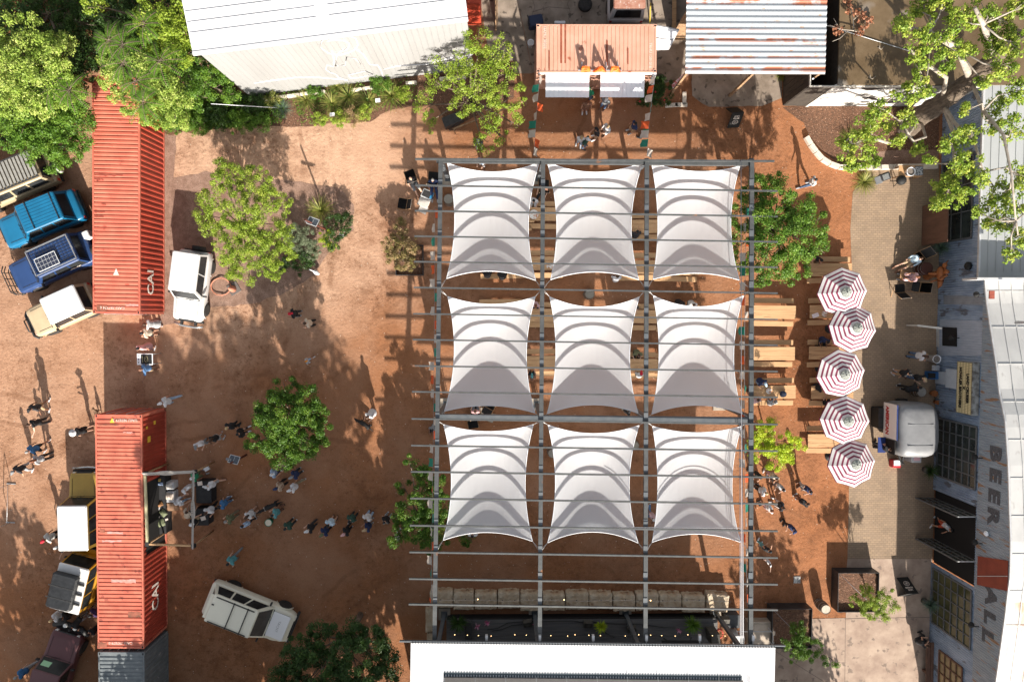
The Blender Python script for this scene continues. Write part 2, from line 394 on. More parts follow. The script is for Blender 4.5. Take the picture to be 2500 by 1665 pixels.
# red shed and alley wall behind
rb = mat('red_painted_steel', (.42,.055,.025), (.30,.04,.02), 1.5, .6)
P0 = W(1182,62); t = empty('red_shed', P0, 0, 'red painted metal shed beside the white warehouse', 'shed')
m = MB(); m.box((-1.3,4.0,1.3), (2.3,8.0,2.6)); m.build('wall', rb, t)
m = MB(); m.corr((-2.5,0,2.61), (0,1,0), (1,0,0), (0,0,1), 8.0, 2.4, .25, .03); m.build('roof', rb, t)
wf = mat('weathered_board', (.36,.23,.13), (.20,.12,.07), 5, .85, stretch=(1,.15,1))
P0 = W(1212,70); t = empty('plank_fence', P0, 0, 'short weathered plank fence beyond the red shed', 'fence')
m = MB()
for i in range(9): m.box((-.02+.0*i, i*.36, .8), (.05,.34,1.6+.06*(i%3)))
m.build('boards', wf, t); m = MB(); m.bar((.05,0,.4),(.05,3.1,.4),.04,.09); m.bar((.05,0,1.3),(.05,3.1,1.3),.04,.09); m.build('rail', wf, t)

# ================================================================ shipping containers
def container(label, NE, rz, L, color, codes=(), side_text=None, opening=None, open_mat=None, H=2.59, name='shipping_container', southdoor=False, cat='container', side=None):
    """NE: world point of the roof centre line start (north end); length runs towards local -y; +x face is the east side"""
    t = empty(name, NE, rz, label, cat)
    Wd = 2.44; hw = Wd/2
    m = MB(); m.corr((-hw+.09,-.22,H-.03), (0,-1,0), (1,0,0), (0,0,1), L-.44, Wd-.18, .212, .035, prof=((0,0),(.18,0),(.32,1),(.85,1)))
    m.add([(-hw+.05,-.23,H-.035),(hw-.05,-.23,H-.035),(hw-.05,-.05,H-.035),(-hw+.05,-.05,H-.035)], [(0,1,2,3)]); o1 = -L
    m.add([(-hw+.05,o1+.05,H-.035),(hw-.05,o1+.05,H-.035),(hw-.05,o1+.23,H-.035),(-hw+.05,o1+.23,H-.035)], [(0,1,2,3)])
    m.build('roof', color, t)
    for sx in (-1, 1):
        m = MB()
        def seg(a, b, z0, z1): m.corr((sx*(hw-.045), -a, z0), (0,-1,0), (0,0,1), (sx,0,0), b-a, z1-z0, .278, .036)
        if opening and sx == opening[0]:
            seg(.12, opening[1], .12, H-.1); seg(opening[2], L-.12, .12, H-.1); seg(opening[1], opening[2], opening[3], H-.1)
        else: seg(.12, L-.12, .12, H-.1)
        m.build('side_wall', side or color, t)
    for y, sg in ((-.03, 1), (-L+.03, -1)):
        m = MB(); m.corr((-hw+.1, y-sg*.03, .12), (1,0,0), (0,0,1), (0,sg,0), Wd-.2, H-.2, .25, .03); e = m.build('end_wall', color, t)
        m = MB()
        for x in (-.75,-.3,.3,.75): m.tube([(x, y+sg*.05, .2), (x, y+sg*.05, H-.2)], .018, 6)
        if (sg == 1) != southdoor: m.build('locking_bars', MATS['galvanised'], e)
    m = MB()
    for sx in (-1, 1):
        for z in (H-.05, .08): m.box((sx*(hw-.04), -L/2, z), (.08, L-.3, .10))
        for y in (-.06, -L+.06): m.box((sx*(hw-.06), y, H/2), (.12,.12,H-.24))
    for y in (-.05, -L+.05):
        for z in (H-.06, .08): m.box((0, y, z), (Wd-.3, .10, .11))
    m.build('frame', color, t)
    for sx in (-1, 1):
        for y in (-.08, -L+.08):
            m = MB(); m.box((sx*(hw-.075), y, H-.055), (.16,.17,.125)); m.box((sx*(hw-.075), y, H+.0095), (.07,.11,.004), mi=1); m.build('corner_casting', [color, MATS['black_void']], t)
    if opening:
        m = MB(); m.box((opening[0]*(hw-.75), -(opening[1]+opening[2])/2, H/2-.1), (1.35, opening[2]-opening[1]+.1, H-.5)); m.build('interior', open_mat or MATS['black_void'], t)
    for s, x, y, size, ang in codes:
        textmesh(s, size, MATS['stencil_white'], 'stencil', t, (x, y, H+.012), (0,0,ang), ext=.002)
    if side_text:
        s, y, z, size = side_text
        textmesh(s, size, MATS['stencil_white'], 'stencil', t, (hw+.006, y, z), Matrix(((0,0,1),(1,0,0),(0,1,0))) , ext=.004, bold=.012)
    return t
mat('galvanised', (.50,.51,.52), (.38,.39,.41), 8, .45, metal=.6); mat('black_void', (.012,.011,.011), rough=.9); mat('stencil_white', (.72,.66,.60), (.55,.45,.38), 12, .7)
cred = mat('faded_red_steel', (.52,.155,.10), (.45,.11,.07), 1.3, .6, c3=(.34,.065,.04), s3=2.2, t3=.66, bump=.002, bscale=30)
cred2 = mat('worn_red_steel', (.54,.165,.105), (.45,.11,.07), 1.6, .6, c3=(.28,.07,.05), s3=2.6, t3=.62)
csal = mat('salmon_steel', (.56,.33,.245), (.50,.27,.19), 1.1, .6, c3=(.30,.085,.045), s3=1.7, t3=.66)
cgry = mat('grey_blue_steel', (.115,.135,.15), (.17,.19,.20), 2.5, .6, c3=(.32,.34,.34), s3=3, t3=.68)
ZT = 2.59
p = (W(226,186,ZT)+W(339,186,ZT))/2; q = (W(228,766,ZT)+W(340,766,ZT))/2
def cplace(p, q): d = p-q; return (p.x, p.y, 0), math.atan2(d.y, d.x)-math.pi/2
loc, rz = cplace(p, q)
c1 = container('long salmon red shipping container under the overhanging trees, its door end by the white pickup', loc, rz, (p-q).length, cred,
   codes=[('CAIU 787974 6', -.2, -(p-q).length+.30, .20, math.pi)], side_text=('CAI', -(p-q).length+1.7, 1.5, .85), southdoor=True, side=mat('deep_red_steel', (.40,.060,.035), (.30,.045,.028), 1.3, .5, c3=(.20,.05,.03), s3=2.2, t3=.66))
m = MB(); 
for k in (0, 1, 2): pass
m.add([(-.15,-(p-q).length+2.0,ZT+.012),(.15,-(p-q).length+2.0,ZT+.012),(0,-(p-q).length+2.36,ZT+.012)], [(0,1,2)]); m.build('warning_triangle', MATS['stencil_white'], c1)
p = (W(233,1011,ZT)+W(345,1014,ZT))/2; q = (W(240,1582,ZT)+W(350,1583,ZT))/2
loc, rz = cplace(p, q); L2 = (p-q).length
yo = lambda v: (p.y-W(500, v, 0).y)
c2 = container('long red shipping container whose cut out side opens as a market stall', loc, rz, L2, cred2,
   codes=[('UAIU 987879 2', .35, -.28, .2, math.pi), ('CAIU 797879 0', .0, -L2+.3, .2, math.pi)], side_text=('CAI', -L2+2.3, 1.35, .95),
   opening=(1, 3.7, 7.6, 2.25), open_mat=MATS['black_void'], side=MATS['deep_red_steel'])
sy = mat('sticker_yellow', (.75,.48,.05), rough=.5)
m = MB(); m.add([(-.45,-.42,ZT+.012),(-.2,-.42,ZT+.012),(-.32,-.16,ZT+.012)], [(0,1,2)]); m.build('warning_triangle', sy, c2)
m = MB(); m.box((1.225,-1.4,1.9),(.012,.32,.28)); m.box((1.225,-.75,2.1),(.012,.14,.16)); m.box((1.225,-.6,1.3),(.012,.2,.2)); m.build('warning_sticker', sy, c2)
p = (W(241,1592,ZT)+W(351,1592,ZT))/2
c3 = container('grey blue shipping container butting the end of the long red one', (p.x, p.y, 0), rz, 6.06, cgry)
def patches(par, loc_, rz_, rows):
    Mi = (Matrix.Translation(loc_) @ Matrix.Rotation(rz_, 4, 'Z')).inverted()
    for k, (u0, v0, u1, v1, mt) in enumerate(rows):
        a = Mi @ W(u0, v0, ZT); b = Mi @ W(u1, v1, ZT); r_ = random.Random(k+u0); n_ = 10; top_ = [(a.x+(b.x-a.x)*i/n_, a.y+r_.uniform(-.03,.03)) for i in range(n_+1)]; bot_ = [(a.x+(b.x-a.x)*i/n_, b.y+r_.uniform(-.03,.03)) for i in range(n_,-1,-1)]
        m = MB(); m.prism(top_+bot_, ZT+.006, ZT+.009+.0006*k); m.build('paint_patch', mt, par)
dkr = mat('dark_red_patch', (.30,.06,.035), (.22,.045,.03), 5, .7); pkp = mat('chalky_pink_patch', (.62,.33,.30), (.55,.22,.17), 5, .8); stn = mat('dark_stain', (.13,.06,.035), (.36,.11,.07), 3, .8)
pa = (W(226,186,ZT)+W(339,186,ZT))/2; pb = (W(228,766,ZT)+W(340,766,ZT))/2; la, ra = cplace(pa, pb)
patches(c1, la, ra, [(230,426,300,431,dkr),(230,437,253,441,dkr),(231,516,257,520,dkr),(231,527,254,531,dkr),(249,497,259,501,dkr),(306,742,338,748,pkp),(236,745,262,760,stn)])
patches(c2, loc, rz, [(272,1414,332,1422,pkp),(262,1298,300,1303,pkp),(250,1318,297,1323,pkp),(312,1492,344,1506,stn),(300,1054,324,1057,pkp),(240,1036,290,1039,stn),(244,1290,256,1300,stn),(240,1568,262,1580,stn)])
# bar container lies east-west: local -y runs towards world -x
p = (W(1603,60,ZT)+W(1603,178,ZT))/2; q = (W(1310,60,ZT)+W(1310,178,ZT))/2
Lb = (p-q).length; loc, rz = cplace(p, q)
cb = container('short faded salmon shipping container made into a bar with a letter sign on its roof', loc, rz, Lb, csal,
   codes=[('HAMU 30202', -.75+.2, -Lb+.42, .2, 0), ('TRHU 1201016', .35, -.32, .2, 0)], opening=(-1, .9, Lb-.5, 2.2), open_mat=MATS['black_void'])
rust = mat('rust_streak', (.20,.05,.025), (.30,.09,.05), 6, .8)
m = MB()
for x, y0, w, ln_ in ((1370,60,5,95),(1380,60,4,95),(1482,100,4,75),(1533,118,3,40),(1341,125,3,50)):
    a = W(x, y0, ZT); b = W(x, min(y0+ln_, 172), ZT); Mi = (Matrix.Translation(loc) @ Matrix.Rotation(rz, 4, 'Z')).inverted()
    a.z = b.z = ZT+.004; m.bar(Mi @ a, Mi @ b, w/46, .004)
m.build('rust_streaks', rust, cb)
# bar sign letters, awnings, gutter, counter
sign = mat('sign_orange', (.85,.10,.02), (.9,.25,.03), 5, .5)
f0 = W(1427,176,ZT+.1); f1 = W(1500,176,ZT+.1)
s = empty('bar_sign', ((f0.x+f1.x)/2, f0.y, ZT+.02), 0, 'row of orange red letters reading BAR standing on the salmon bar container', 'sign')
for i, ch in enumerate('BAR'):
    x = (-.76, 0, .76)[i]
    textmesh(ch, .80, sign, 'letter', s, (x, 0, .40), Euler((math.pi/2,0,0)).to_matrix(), ext=.06, bold=.015, sx=1.18)
m = MB(); m.bar((-1.1,.1,.03),(1.15,.1,.03),.05,.06); 
for x in (-.9,.35,.95): m.bar((x,.1,.05),(x,.5,.05),.04,.04); m.bar((x,.12,.05),(x,.12,.6),.03,.03)
m.build('bracket', MATS['galvanised'], s)
wp = mat('white_paint', (.82,.83,.86), (.72,.74,.78), 1.5, .4)
wc = mat('white_canvas', (.80,.80,.81), (.70,.71,.73), 2, .8, trans=.25)
for k, (u0, u1, lb) in enumerate(((1332,1439,'left of the two white hinged flaps shading the bar counter'),(1466,1574,'right of the two white hinged flaps shading the bar counter'))):
    a = W(u0,183,2.35); b = W(u1,183,2.35); c = W(u0,238,2.25)
    m = MB(); m.corr((0,0,0), (1,0,0), (0,-1,-.09), (0,0,1), b.x-a.x, a.y-c.y, .24, .02, prof=((0,0),(.05,1),(.95,1)))
    m.corr((0,0,-.03), (1,0,0), (0,-1,-.09), (0,0,-1), b.x-a.x, a.y-c.y, .24, .01)
    pan = tag(m.build('awning_flap', wp, None, a), lb, 'awning', 'bar awnings')
    m = MB(); m.bar((.1,-.0,-.9),(.1,-(a.y-c.y)+.1,-.12),.03,.03); m.bar((b.x-a.x-.1,0,-.9),(b.x-a.x-.1,-(a.y-c.y)+.1,-.12),.03,.03); m.build('strut', MATS['galvanised'], pan)
a = W(1314,178,2.55); b = W(1602,181,2.5)
m = MB(); m.bar((0,0,0),(b.x-a.x,0,0),.16,.06); m.lathe((0,0,0),[(.01,0)],3) if False else None
for i in range(5): m.tube([(b.x-a.x-.1-.06*math.sin(i), -.1-.12*i, -.12*i) for i in range(4)], .1, 6)
tag(m.build('rolled_canopy', wc, None, a), 'rolled white canopy strip along the front top edge of the bar', 'canopy')
wood = mat('pine_board', (.54,.335,.175), (.42,.25,.125), 3.5, .7, stretch=(.25,3,1), c3=(.30,.17,.085), s3=5, t3=.63)
a = W(1340,186,1.05); b = W(1570,186,1.05)
m = MB(); m.box(((b.x-a.x)/2,-.12,0),(b.x-a.x,.4,.05)); cn = tag(m.build('bar_counter', wood, None, a), 'long wooden counter along the open front of the bar container', 'counter')
m = MB(); m.box(((b.x-a.x)/2,.05,-.55),(b.x-a.x,.05,1.0)); m.build('front_panel', MATS['weathered_board'], cn)
# open hatch door at the bar's east end
a = W(1603,64,2.5)
t = empty('hatch_door', a, 0, 'white steel hatch door swung open at the east end of the bar container', 'door')
m = MB(); m.add([(0,0,0),(1.15,-.2,.0),(.75,-1.0,-.55),(0,-.95,-.75)], [(0,1,2,3),(3,2,1,0)]); m.build('panel', wp, t)
m = MB(); m.bar((0,0,.03),(1.15,-.2,.03),.05,.05); m.bar((1.15,-.2,.03),(.75,-1.0,-.52),.05,.05); m.bar((.0,-.5,-.3),(1.0,-.62,-.25),.04,.03); m.build('rim', MATS['galvanised'], t)

# ================================================================ carport with rusty corrugated roof
def rust_roof():
    m = bpy.data.materials.new('rusty_corrugated'); m.use_nodes = True; n = m.node_tree.nodes; l = m.node_tree.links; b = n['Principled BSDF']
    b.inputs['Roughness'].default_value = .5; b.inputs['Metallic'].default_value = .15
    ge = n.new('ShaderNodeNewGeometry'); sp = n.new('ShaderNodeSeparateXYZ'); l.new(ge.outputs['Position'], sp.inputs[0])
    def nz(st, sc, det=4):
        mp = n.new('ShaderNodeMapping'); mp.inputs['Scale'].default_value = st; l.new(ge.outputs['Position'], mp.inputs[0])
        z = n.new('ShaderNodeTexNoise'); z.inputs['Scale'].default_value = sc; z.inputs['Detail'].default_value = det; l.new(mp.outputs[0], z.inputs[0]); return z.outputs[0]
    def mr(x, a, c, o0=0, o1=1):
        r = n.new('ShaderNodeMapRange'); r.inputs[1].default_value = a; r.inputs[2].default_value = c; r.inputs[3].default_value = o0; r.inputs[4].default_value = o1; l.new(x, r.inputs[0]); return r.outputs[0]
    mu = n.new('ShaderNodeMath'); mu.operation = 'MULTIPLY'
    l.new(mr(nz((.02,1.9,1), 1.3, 1), .56, .63), mu.inputs[0]); l.new(mr(nz((1,1,1), 1.4, 5), .40, .52), mu.inputs[1])
    mx = n.new('ShaderNodeMix'); mx.data_type = 'RGBA'; l.new(mu.outputs[0], mx.inputs[0]); mx.inputs[6].default_value = (.37,.40,.43,1); mx.inputs[7].default_value = (.33,.115,.065,1)
    mx2 = n.new('ShaderNodeMix'); mx2.data_type = 'RGBA'; l.new(mr(nz((1,1,1), 3, 6), .62, .72, 0, .8), mx2.inputs[0]); l.new(mx.outputs[2], mx2.inputs[6]); mx2.inputs[7].default_value = (.40,.22,.12,1)
    l.new(mx2.outputs[2], b.inputs['Base Color']); return m
RR = rust_roof()
a = W(1673,181,3.9); b = W(2014,181,3.9)
t = empty('carport', (a.x, a.y, 0), 0, 'open carport under a grey corrugated roof with bands of rust', 'carport')
m = MB(); m.corr((0,0,3.9), (0,1,.02), (1,0,0), (0,0,1), 8, b.x-a.x, .288, .05, prof=((0,0),(.15,.15),(.35,.85),(.5,1),(.65,.85),(.85,.15)))
m.build('roof', RR, t)
m = MB(); m.corr((0,0,3.87), (0,1,.02), (1,0,0), (0,0,-1), 8, b.x-a.x, .288, .01); m.build('roof_underside', MATS['weathered_board'], t)
for x in (.15, (b.x-a.x)/2, b.x-a.x-.15):
    m = MB(); m.box((x,.15,1.93),(.12,.12,3.86)); m.box((x,6.5,1.93),(.12,.12,3.86)); m.build('post', MATS['weathered_board'], t)
m = MB(); m.box(((b.x-a.x)/2, 3.2, 1.9),(b.x-a.x-.2,.06,3.7)); m.build('back_wall', MATS['weathered_board'], t)
# ================================================================ flat roofed shed (top right)
troof = mat('stained_flat_roof', (.085,.055,.026), (.15,.105,.06), .9, .6, coord='World', c3=(.27,.25,.23), s3=.30, t3=.60, bump=.003, bscale=8)
slat = mat('blotched_white_boards', (.66,.64,.61), (.045,.04,.036), .75, .7, coord='World', lo=.52, hi=.57, stretch=(1,1,1.6), detail=7)  # white boards broken up by near-black noise blotches
A4 = W(1912,258); HZ = 3.45
t = empty('flat_roofed_shed', A4, 0, 'flat stained roof shed with dark blotched white board wall beside the carport', 'building')
LX = 12.5
m = MB()
n_ = 52
for i in range(n_): m.box((i*LX/n_+LX/n_/2+1.3, -.0, HZ/2), (LX/n_-.025, .06, HZ))
m.build('board_wall', slat, t)
m = MB(); m.box((LX/2+.7, 4.1, HZ/2), (LX-1.4, 8.1, HZ-.04)); m.build('wall', mat('dark_board', (.035,.028,.024), (.06,.05,.04), 5, .8), t)
m = MB()
for i in range(24): m.box((0, i*.33+.15, HZ/2-.1), (.05,.31,HZ-.2))
m.box((.65,.0,HZ/2-.1),(1.25,.06,HZ-.2)); m.build('dark_board_wall', MATS['dark_board'], t)
m = MB(); m.box((LX/2+.7,4.15,HZ+.05),(LX-1.25,8.35,.10)); m.build('roof', troof, t)
m = MB(); m.bar((0.02,-.06,HZ-.12),(LX,-.06,HZ-.12),.05,.16); m.bar((.0,-.05,HZ-.14),(.0,8,HZ-.14),.05,.12); m.bar((1.3,-.04,0),(1.3,-.04,HZ),.14,.08); m.build('trim', mat('cream_trim', (.62,.60,.56), (.5,.47,.42), 3, .7), t)
m = MB()
for i in range(7): m.ell((.1+.02*i, .3+i*.75, HZ-.02), (.05,.05,.06), 8, 5)
m.build('bulb', MATS['white_paint'], t)
m = MB(); m.tube([W(2016,62,HZ+.16)-A4, W(2222,126,HZ+.14)-A4], .02, 5); m.build('conduit', MATS['galvanised'], t)

# ================================================================ beer hall (right edge)
FA = W(2303,240); FB = W(2264,1760)
fd = (FB-FA).normalized(); fn = Vector((fd.y, -fd.x, 0));
if fn.x > 0: fn = -fn
FL = (FB-FA).length
def S(u, v): return (Pl(u, v, FA, FB)-FA).dot(fd)
def Zf(u, v): return Pl(u, v, FA, FB).z
tin = mat('weathered_tin', (.19,.26,.37), (.33,.41,.53), 1.6, .5, metal=.25, coord='World', c3=(.13,.145,.175), s3=2.2, t3=.60, stretch=(1,1,.5))
tin2 = mat('streaked_tin', (.235,.28,.33), (.32,.365,.41), 2.5, .5, metal=.2, coord='World', stretch=(1,2.6,.5), c3=(.30,.18,.11), s3=1.9, t3=.60)
wr2 = mat('whitewashed_roof', (.52,.52,.51), (.43,.43,.425), .9, .6, coord='World', stretch=(1,.5,1), c3=(.40,.39,.38), s3=2.5, t3=.64)
wr3 = mat('rusty_whitewashed_roof', (.60,.56,.52), (.45,.29,.20), 1.3, .6, coord='World', stretch=(1,.35,1), lo=.50, hi=.68)
lr = mat('light_grey_roof', (.38,.395,.40), (.33,.345,.35), .8, .5, coord='World', stretch=(1,.2,1))
hall = empty('beer_hall', FA, 0, 'corrugated tin beer hall with painted lettering, large steel windows and a white roof', 'building')
tops = [(2409,682),(2411,727),(2425,820),(2436,886),(2444,960),(2458,1023),(2466,1135),(2469,1248),(2472,1330),(2470,1410),(2463,1462),(2458,1509),(2436,1665),(2424,1740)]
prof = sorted((S(u, v), Zf(u, v)) for u, v in tops)
def ztop(a):
    if a <= prof[0][0]: return prof[0][1]
    for (a0, z0), (a1, z1) in zip(prof, prof[1:]):
        if a <= a1: return z0+(z1-z0)*(a-a0)/(a1-a0)
    return prof[-1][1]
s_mid = prof[0][0]; ZN = 3.45; ZB = 3.75
def P_(a, z, out=0.0): return fd*a+Vector((0,0,z))+fn*out
ops = []   # openings (a0,a1,z1)
go0, go1 = S(2283,1196), S(2275,1372)
m = MB(); 
m.corr(P_(0,0), fd, (0,0,1), fn, s_mid, ZN, .13, .032, prof=((0,0),(.5,1)))
m.corr(P_(s_mid,0), fd, (0,0,1), fn, go0-s_mid, ZB, .13, .032, prof=((0,0),(.5,1)))
m.corr(P_(go0,0), fd, (0,0,1), fn, go1-go0, ZB, .13, .032, prof=((0,0),(.5,1)), botf=lambda a: 3.55)
m.corr(P_(go1,0), fd, (0,0,1), fn, FL-go1, ZB, .13, .032, prof=((0,0),(.5,1)))
m.build('lower_wall', tin, hall)
m = MB(); m.corr(P_(s_mid,0,.06), fd, (0,0,1), fn, FL-s_mid, 1, .13, .03, prof=((0,0),(.5,1)), topf=lambda a: ztop(a+s_mid), botf=lambda a: ZB-.05)
m.build('parapet', tin2, hall)
m = MB()
def roofseg(a0, a1, mi, n=14):
    for i in range(n):
        x0 = a0+(a1-a0)*i/n; x1 = a0+(a1-a0)*(i+1)/n
        m.add([P_(x0,ztop(x0)-.03,-.02), P_(x1,ztop(x1)-.03,-.02), P_(x1,ztop(x1)+.25,-16), P_(x0,ztop(x0)+.25,-16)], [(0,1,2,3)], mi)
        if i % 3 == 1: m.bar(P_(x0,ztop(x0)-.02,-.02), P_(x0,ztop(x0)+.26,-16), .03, .03, mi)
sw = S(2462,1470)
roofseg(s_mid, sw, 0, 26); roofseg(sw, FL, 1, 8)
for k in range(1, 18):
    for i in range(34):
        x0 = s_mid+(FL-s_mid)*i/34; x1 = s_mid+(FL-s_mid)*(i+1)/34; b_ = -.02-k*.62
        m.bar(P_(x0,ztop(x0)-.02-.28*b_/16,b_), P_(x1,ztop(x1)-.02-.28*b_/16,b_), .05, .035, 0)
m.build('roof', [wr2, wr3], hall)
m = MB()
for x0, x1 in zip([s_mid+(FL-s_mid)*i/40 for i in range(40)], [s_mid+(FL-s_mid)*(i+1)/40 for i in range(40)]): m.bar(P_(x0,ztop(x0)-.02,.06), P_(x1,ztop(x1)-.02,.06), .09, .07)
m.build('parapet_cap', mat('zinc_cap', (.60,.61,.62), (.5,.5,.5), 3, .4, metal=.3), hall)
m = MB(); m.corr(P_(-1.0,ZN+.02,.12), (0,0,0) if False else (-fn+Vector((0,0,.03))).normalized(), fd, (0,0,1), 15, s_mid+1.0, .42, .03, prof=((0,0),(.88,0),(.9,1),(.98,1)))
m.build('north_roof', lr, hall)
m = MB(); m.bar(P_(-1.0,ZN-.02,.16), P_(s_mid,ZN-.02,.16), .1, .12); m.build('gutter', MATS['zinc_cap'], hall)
m = MB(); m.box((P_(s_mid,0).x+2, P_(s_mid,0).y, ZN+.55), (6,.10,1.1)); m.build('step_wall', MATS['zinc_cap'], hall)
m = MB(); m.add([P_(s_mid-.4,ZN+.04,.16), P_(s_mid,ZN+.04,.16), P_(s_mid,ZN+.3,-8), P_(s_mid-.4,ZN+.3,-8)], [(0,1,2,3)]); m.build('flashing', MATS['light_grey_roof'], hall)
# lettering: tops point up the wall, read from north to south
Rw = Matrix((fd, Vector((0,0,1)), fn)).transposed() if fd.cross(Vector((0,0,1))).dot(fn) > 0 else Matrix((fd, Vector((0,0,1)), -fn)).transposed()
black_l = mat('faded_black_paint', (.035,.035,.04), (.12,.12,.13), 14, .8)
for ch, u, v in (('B',2434,1107),('E',2433,1160),('E',2430,1210),('R',2428,1259),('A',2422,1454),('L',2419,1507),('L',2414,1552)):
    p = Pl(u, v, FA, FB); a = (p-FA).dot(fd)
    o = textmesh(ch, 1.03, black_l, 'painted_letter', hall, P_(a, p.z, .09), Rw, ext=.004, bold=.055, sx=1.32)
# red panel
def wquad(px, out, mname, name, par=hall, thick=.03):
    pts = [Pl(u, v, FA, FB) for u, v in px]; q = [P_((p-FA).dot(fd), p.z, out) for p in pts]; q2 = [x-fn*thick for x in q]
    mm = MB(); mm.add(q+q2, [(0,1,2,3),(3,2,1,0)][:1]+[(4,7,6,5)]+[(i,4+i,4+(i+1)%4,(i+1)%4) for i in range(4)]); 
    return mm.build(name, mname, par)
redp = mat('rust_red_paint', (.27,.055,.03), (.20,.04,.025), 2, .6)
wquad([(2393,1357),(2467,1368),(2465,1442),(2391,1427)], .13, redp, 'red_panel')
m = MB(); m.bar(P_(S(2394,1406),Zf(2394,1406),.15), P_(S(2466,1406),Zf(2466,1406),.15), .04, .03); m.build('seam', MATS['zinc_cap'], hall)
# steel windows
glass = mat('dark_glass', (.016,.02,.02), (.05,.06,.055), 1.2, .12, spec=.6, coord='World'); glass2 = mat('olive_glass', (.04,.045,.02), (.10,.095,.04), 1.2, .15, coord='World')
frm = mat('steel_frame', (.09,.095,.10), (.14,.14,.14), 5, .5)
brown = mat('brown_timber', (.09,.045,.028), (.14,.07,.045), 5, .7, stretch=(1,1,.2))
def steel_window(a0, a1, z0, z1, na, nz_, gm, fm=frm):
    mm = MB(); mm.add([P_(a0,z0,.035),P_(a1,z0,.035),P_(a1,z1,.035),P_(a0,z1,.035)], [(0,1,2,3),(3,2,1,0)][:1]); w = mm.build('window', fm, hall)
    mm = MB()
    for i in range(na+1): a = a0+(a1-a0)*i/na; mm.box(P_(a,(z0+z1)/2,.07), (.06,.05 if 0<i<na else .09,z1-z0), 0)
    for j in range(nz_+1): z = z0+(z1-z0)*j/nz_; mm.bar(P_(a0,z,.075), P_(a1,z,.075), .05, .04 if 0<j<nz_ else .08)
    mm.build('frame', fm, w)
    mm = MB(); q = [P_(a0,z0,.045),P_(a1,z0,.045),P_(a1,z1,.045),P_(a0,z1,.045)]; mm.add(q, [(0,1,2,3)]); mm.build('panes', gm, w)
steel_window(S(2300,1022), S(2290,1160), .35, 3.5, 5, 6, glass)
steel_window(S(2277,1384), S(2274,1515), .25, 3.45, 5, 6, glass2)
steel_window(S(2296,1586), S(2292,1690), 1.0, 2.9, 4, 4, mat('amber_glass', (.16,.12,.06), (.26,.19,.09), 2, .2), brown)
steel_window(S(2308,402), S(2303,592), .2, 2.7, 3, 3, glass)
wquad([(2303,798),(2338,800),(2338,846),(2303,844)], .06, MATS['black_void'], 'doorway')
wquad([(2289,797),(2296,797),(2296,847),(2289,847)], .08, MATS['zinc_cap'], 'door_frame')
wquad([(2296,780),(2407,784),(2407,868),(2290,868)], .028, mat('pale_tin', (.33,.38,.46), (.42,.47,.55), 2, .5, metal=.2, coord='World', stretch=(1,6,1)), 'tin_patch')
wquad([(2305,721),(2404,724),(2404,745),(2305,743)], .03, mat('dark_tin', (.20,.215,.24), (.28,.30,.33), 2, .5, metal=.2, coord='World'), 'tin_patch')
# dark space behind the open doors
m = MB()
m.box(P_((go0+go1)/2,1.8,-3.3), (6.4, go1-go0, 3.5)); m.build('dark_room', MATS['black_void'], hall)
for v, lb in ((1215,'north of the two tall glass doors standing open at the hall entrance'),(1314,'south of the two tall glass doors standing open at the hall entrance')):
    a = W(2235, v, 0); bx = FA+P_(S(2281, v), 0); t = empty('glass_door', a, 0, lb, 'door', 'open hall doors')
    Ld = bx.x-a.x
    m = MB(); m.box((Ld/2,0,1.8),(Ld,.02,3.5)); m.build('panes', mat('door_glass', (.03,.035,.03), (.06,.065,.055), 2, .15), t)
    m = MB()
    for x in (0, Ld/3, Ld*2/3, Ld): m.box((x,0,1.8),(.06,.06,3.6))
    for z in (.05,.75,1.45,2.15,2.85,3.58): m.box((Ld/2,0,z),(Ld,.05,.05))
    m.build('frame', frm, t)
    m = MB(); m.bar((0,0,3.62),(Ld,0,3.62),.05,.03); m.build('top_rail', MATS['zinc_cap'], t)
# marquee sign
a0, a1 = S(2345,882), S(2345,1003); p = Pl(2362,882,FA,FB)
t = empty('marquee_sign', FA+P_((a0+a1)/2, 3.0, .04), 0, 'cream lightbox sign with black movable letters on the tin wall above the grey boxes', 'sign')
hw = (a1-a0)/2
m = MB()
for pp, mi in (([(-hw,-.62,.36),(hw,-.62,.36),(hw,.5,.36),(-hw,.5,.36)],0),):
    m.add([fd*x+Vector((0,0,z))+fn*o_ for x, z, o_ in pp], [(0,1,2,3)] )
cream = mat('lightbox_cream', (.72,.62,.36), (.66,.56,.32), 3, .5)
fc = m.build('face', cream, t)
m = MB()
for z in np.linspace(-.62,.5,6): m.bar(fd*-hw+Vector((0,0,z))+fn*.37, fd*hw+Vector((0,0,z))+fn*.37, .012, .012)
for x in np.linspace(-hw,hw,34): m.bar(fd*x+Vector((0,0,-.62))+fn*.368, fd*x+Vector((0,0,.5))+fn*.368, .010, .008)
m.build('track', mat('brass_dark', (.22,.17,.08)), t)
m = MB(); q = [fd*x+Vector((0,0,z))+fn*o_ for x in (-hw-.04,hw+.04) for z in (-.68,.56) for o_ in (0,.352)]
m.add(q, [(0,1,3,2),(4,6,7,5),(2,3,7,6),(0,4,5,1),(0,2,6,4),(1,5,7,3)]); m.build('cabinet', mat('cabinet_grey', (.35,.36,.35), (.10,.09,.08), 4, .6), t)
for s_, z in (('LAND CRUISER', .22), ('X', -.06), ('HOWLER BROTHERS', -.34)):
    textmesh(s_, .26, mat('sign_black', (.012,.012,.012)), 'lettering', t, fn*.385+Vector((0,0,z)), Rw, ext=.004, sx=.88, bold=.012)
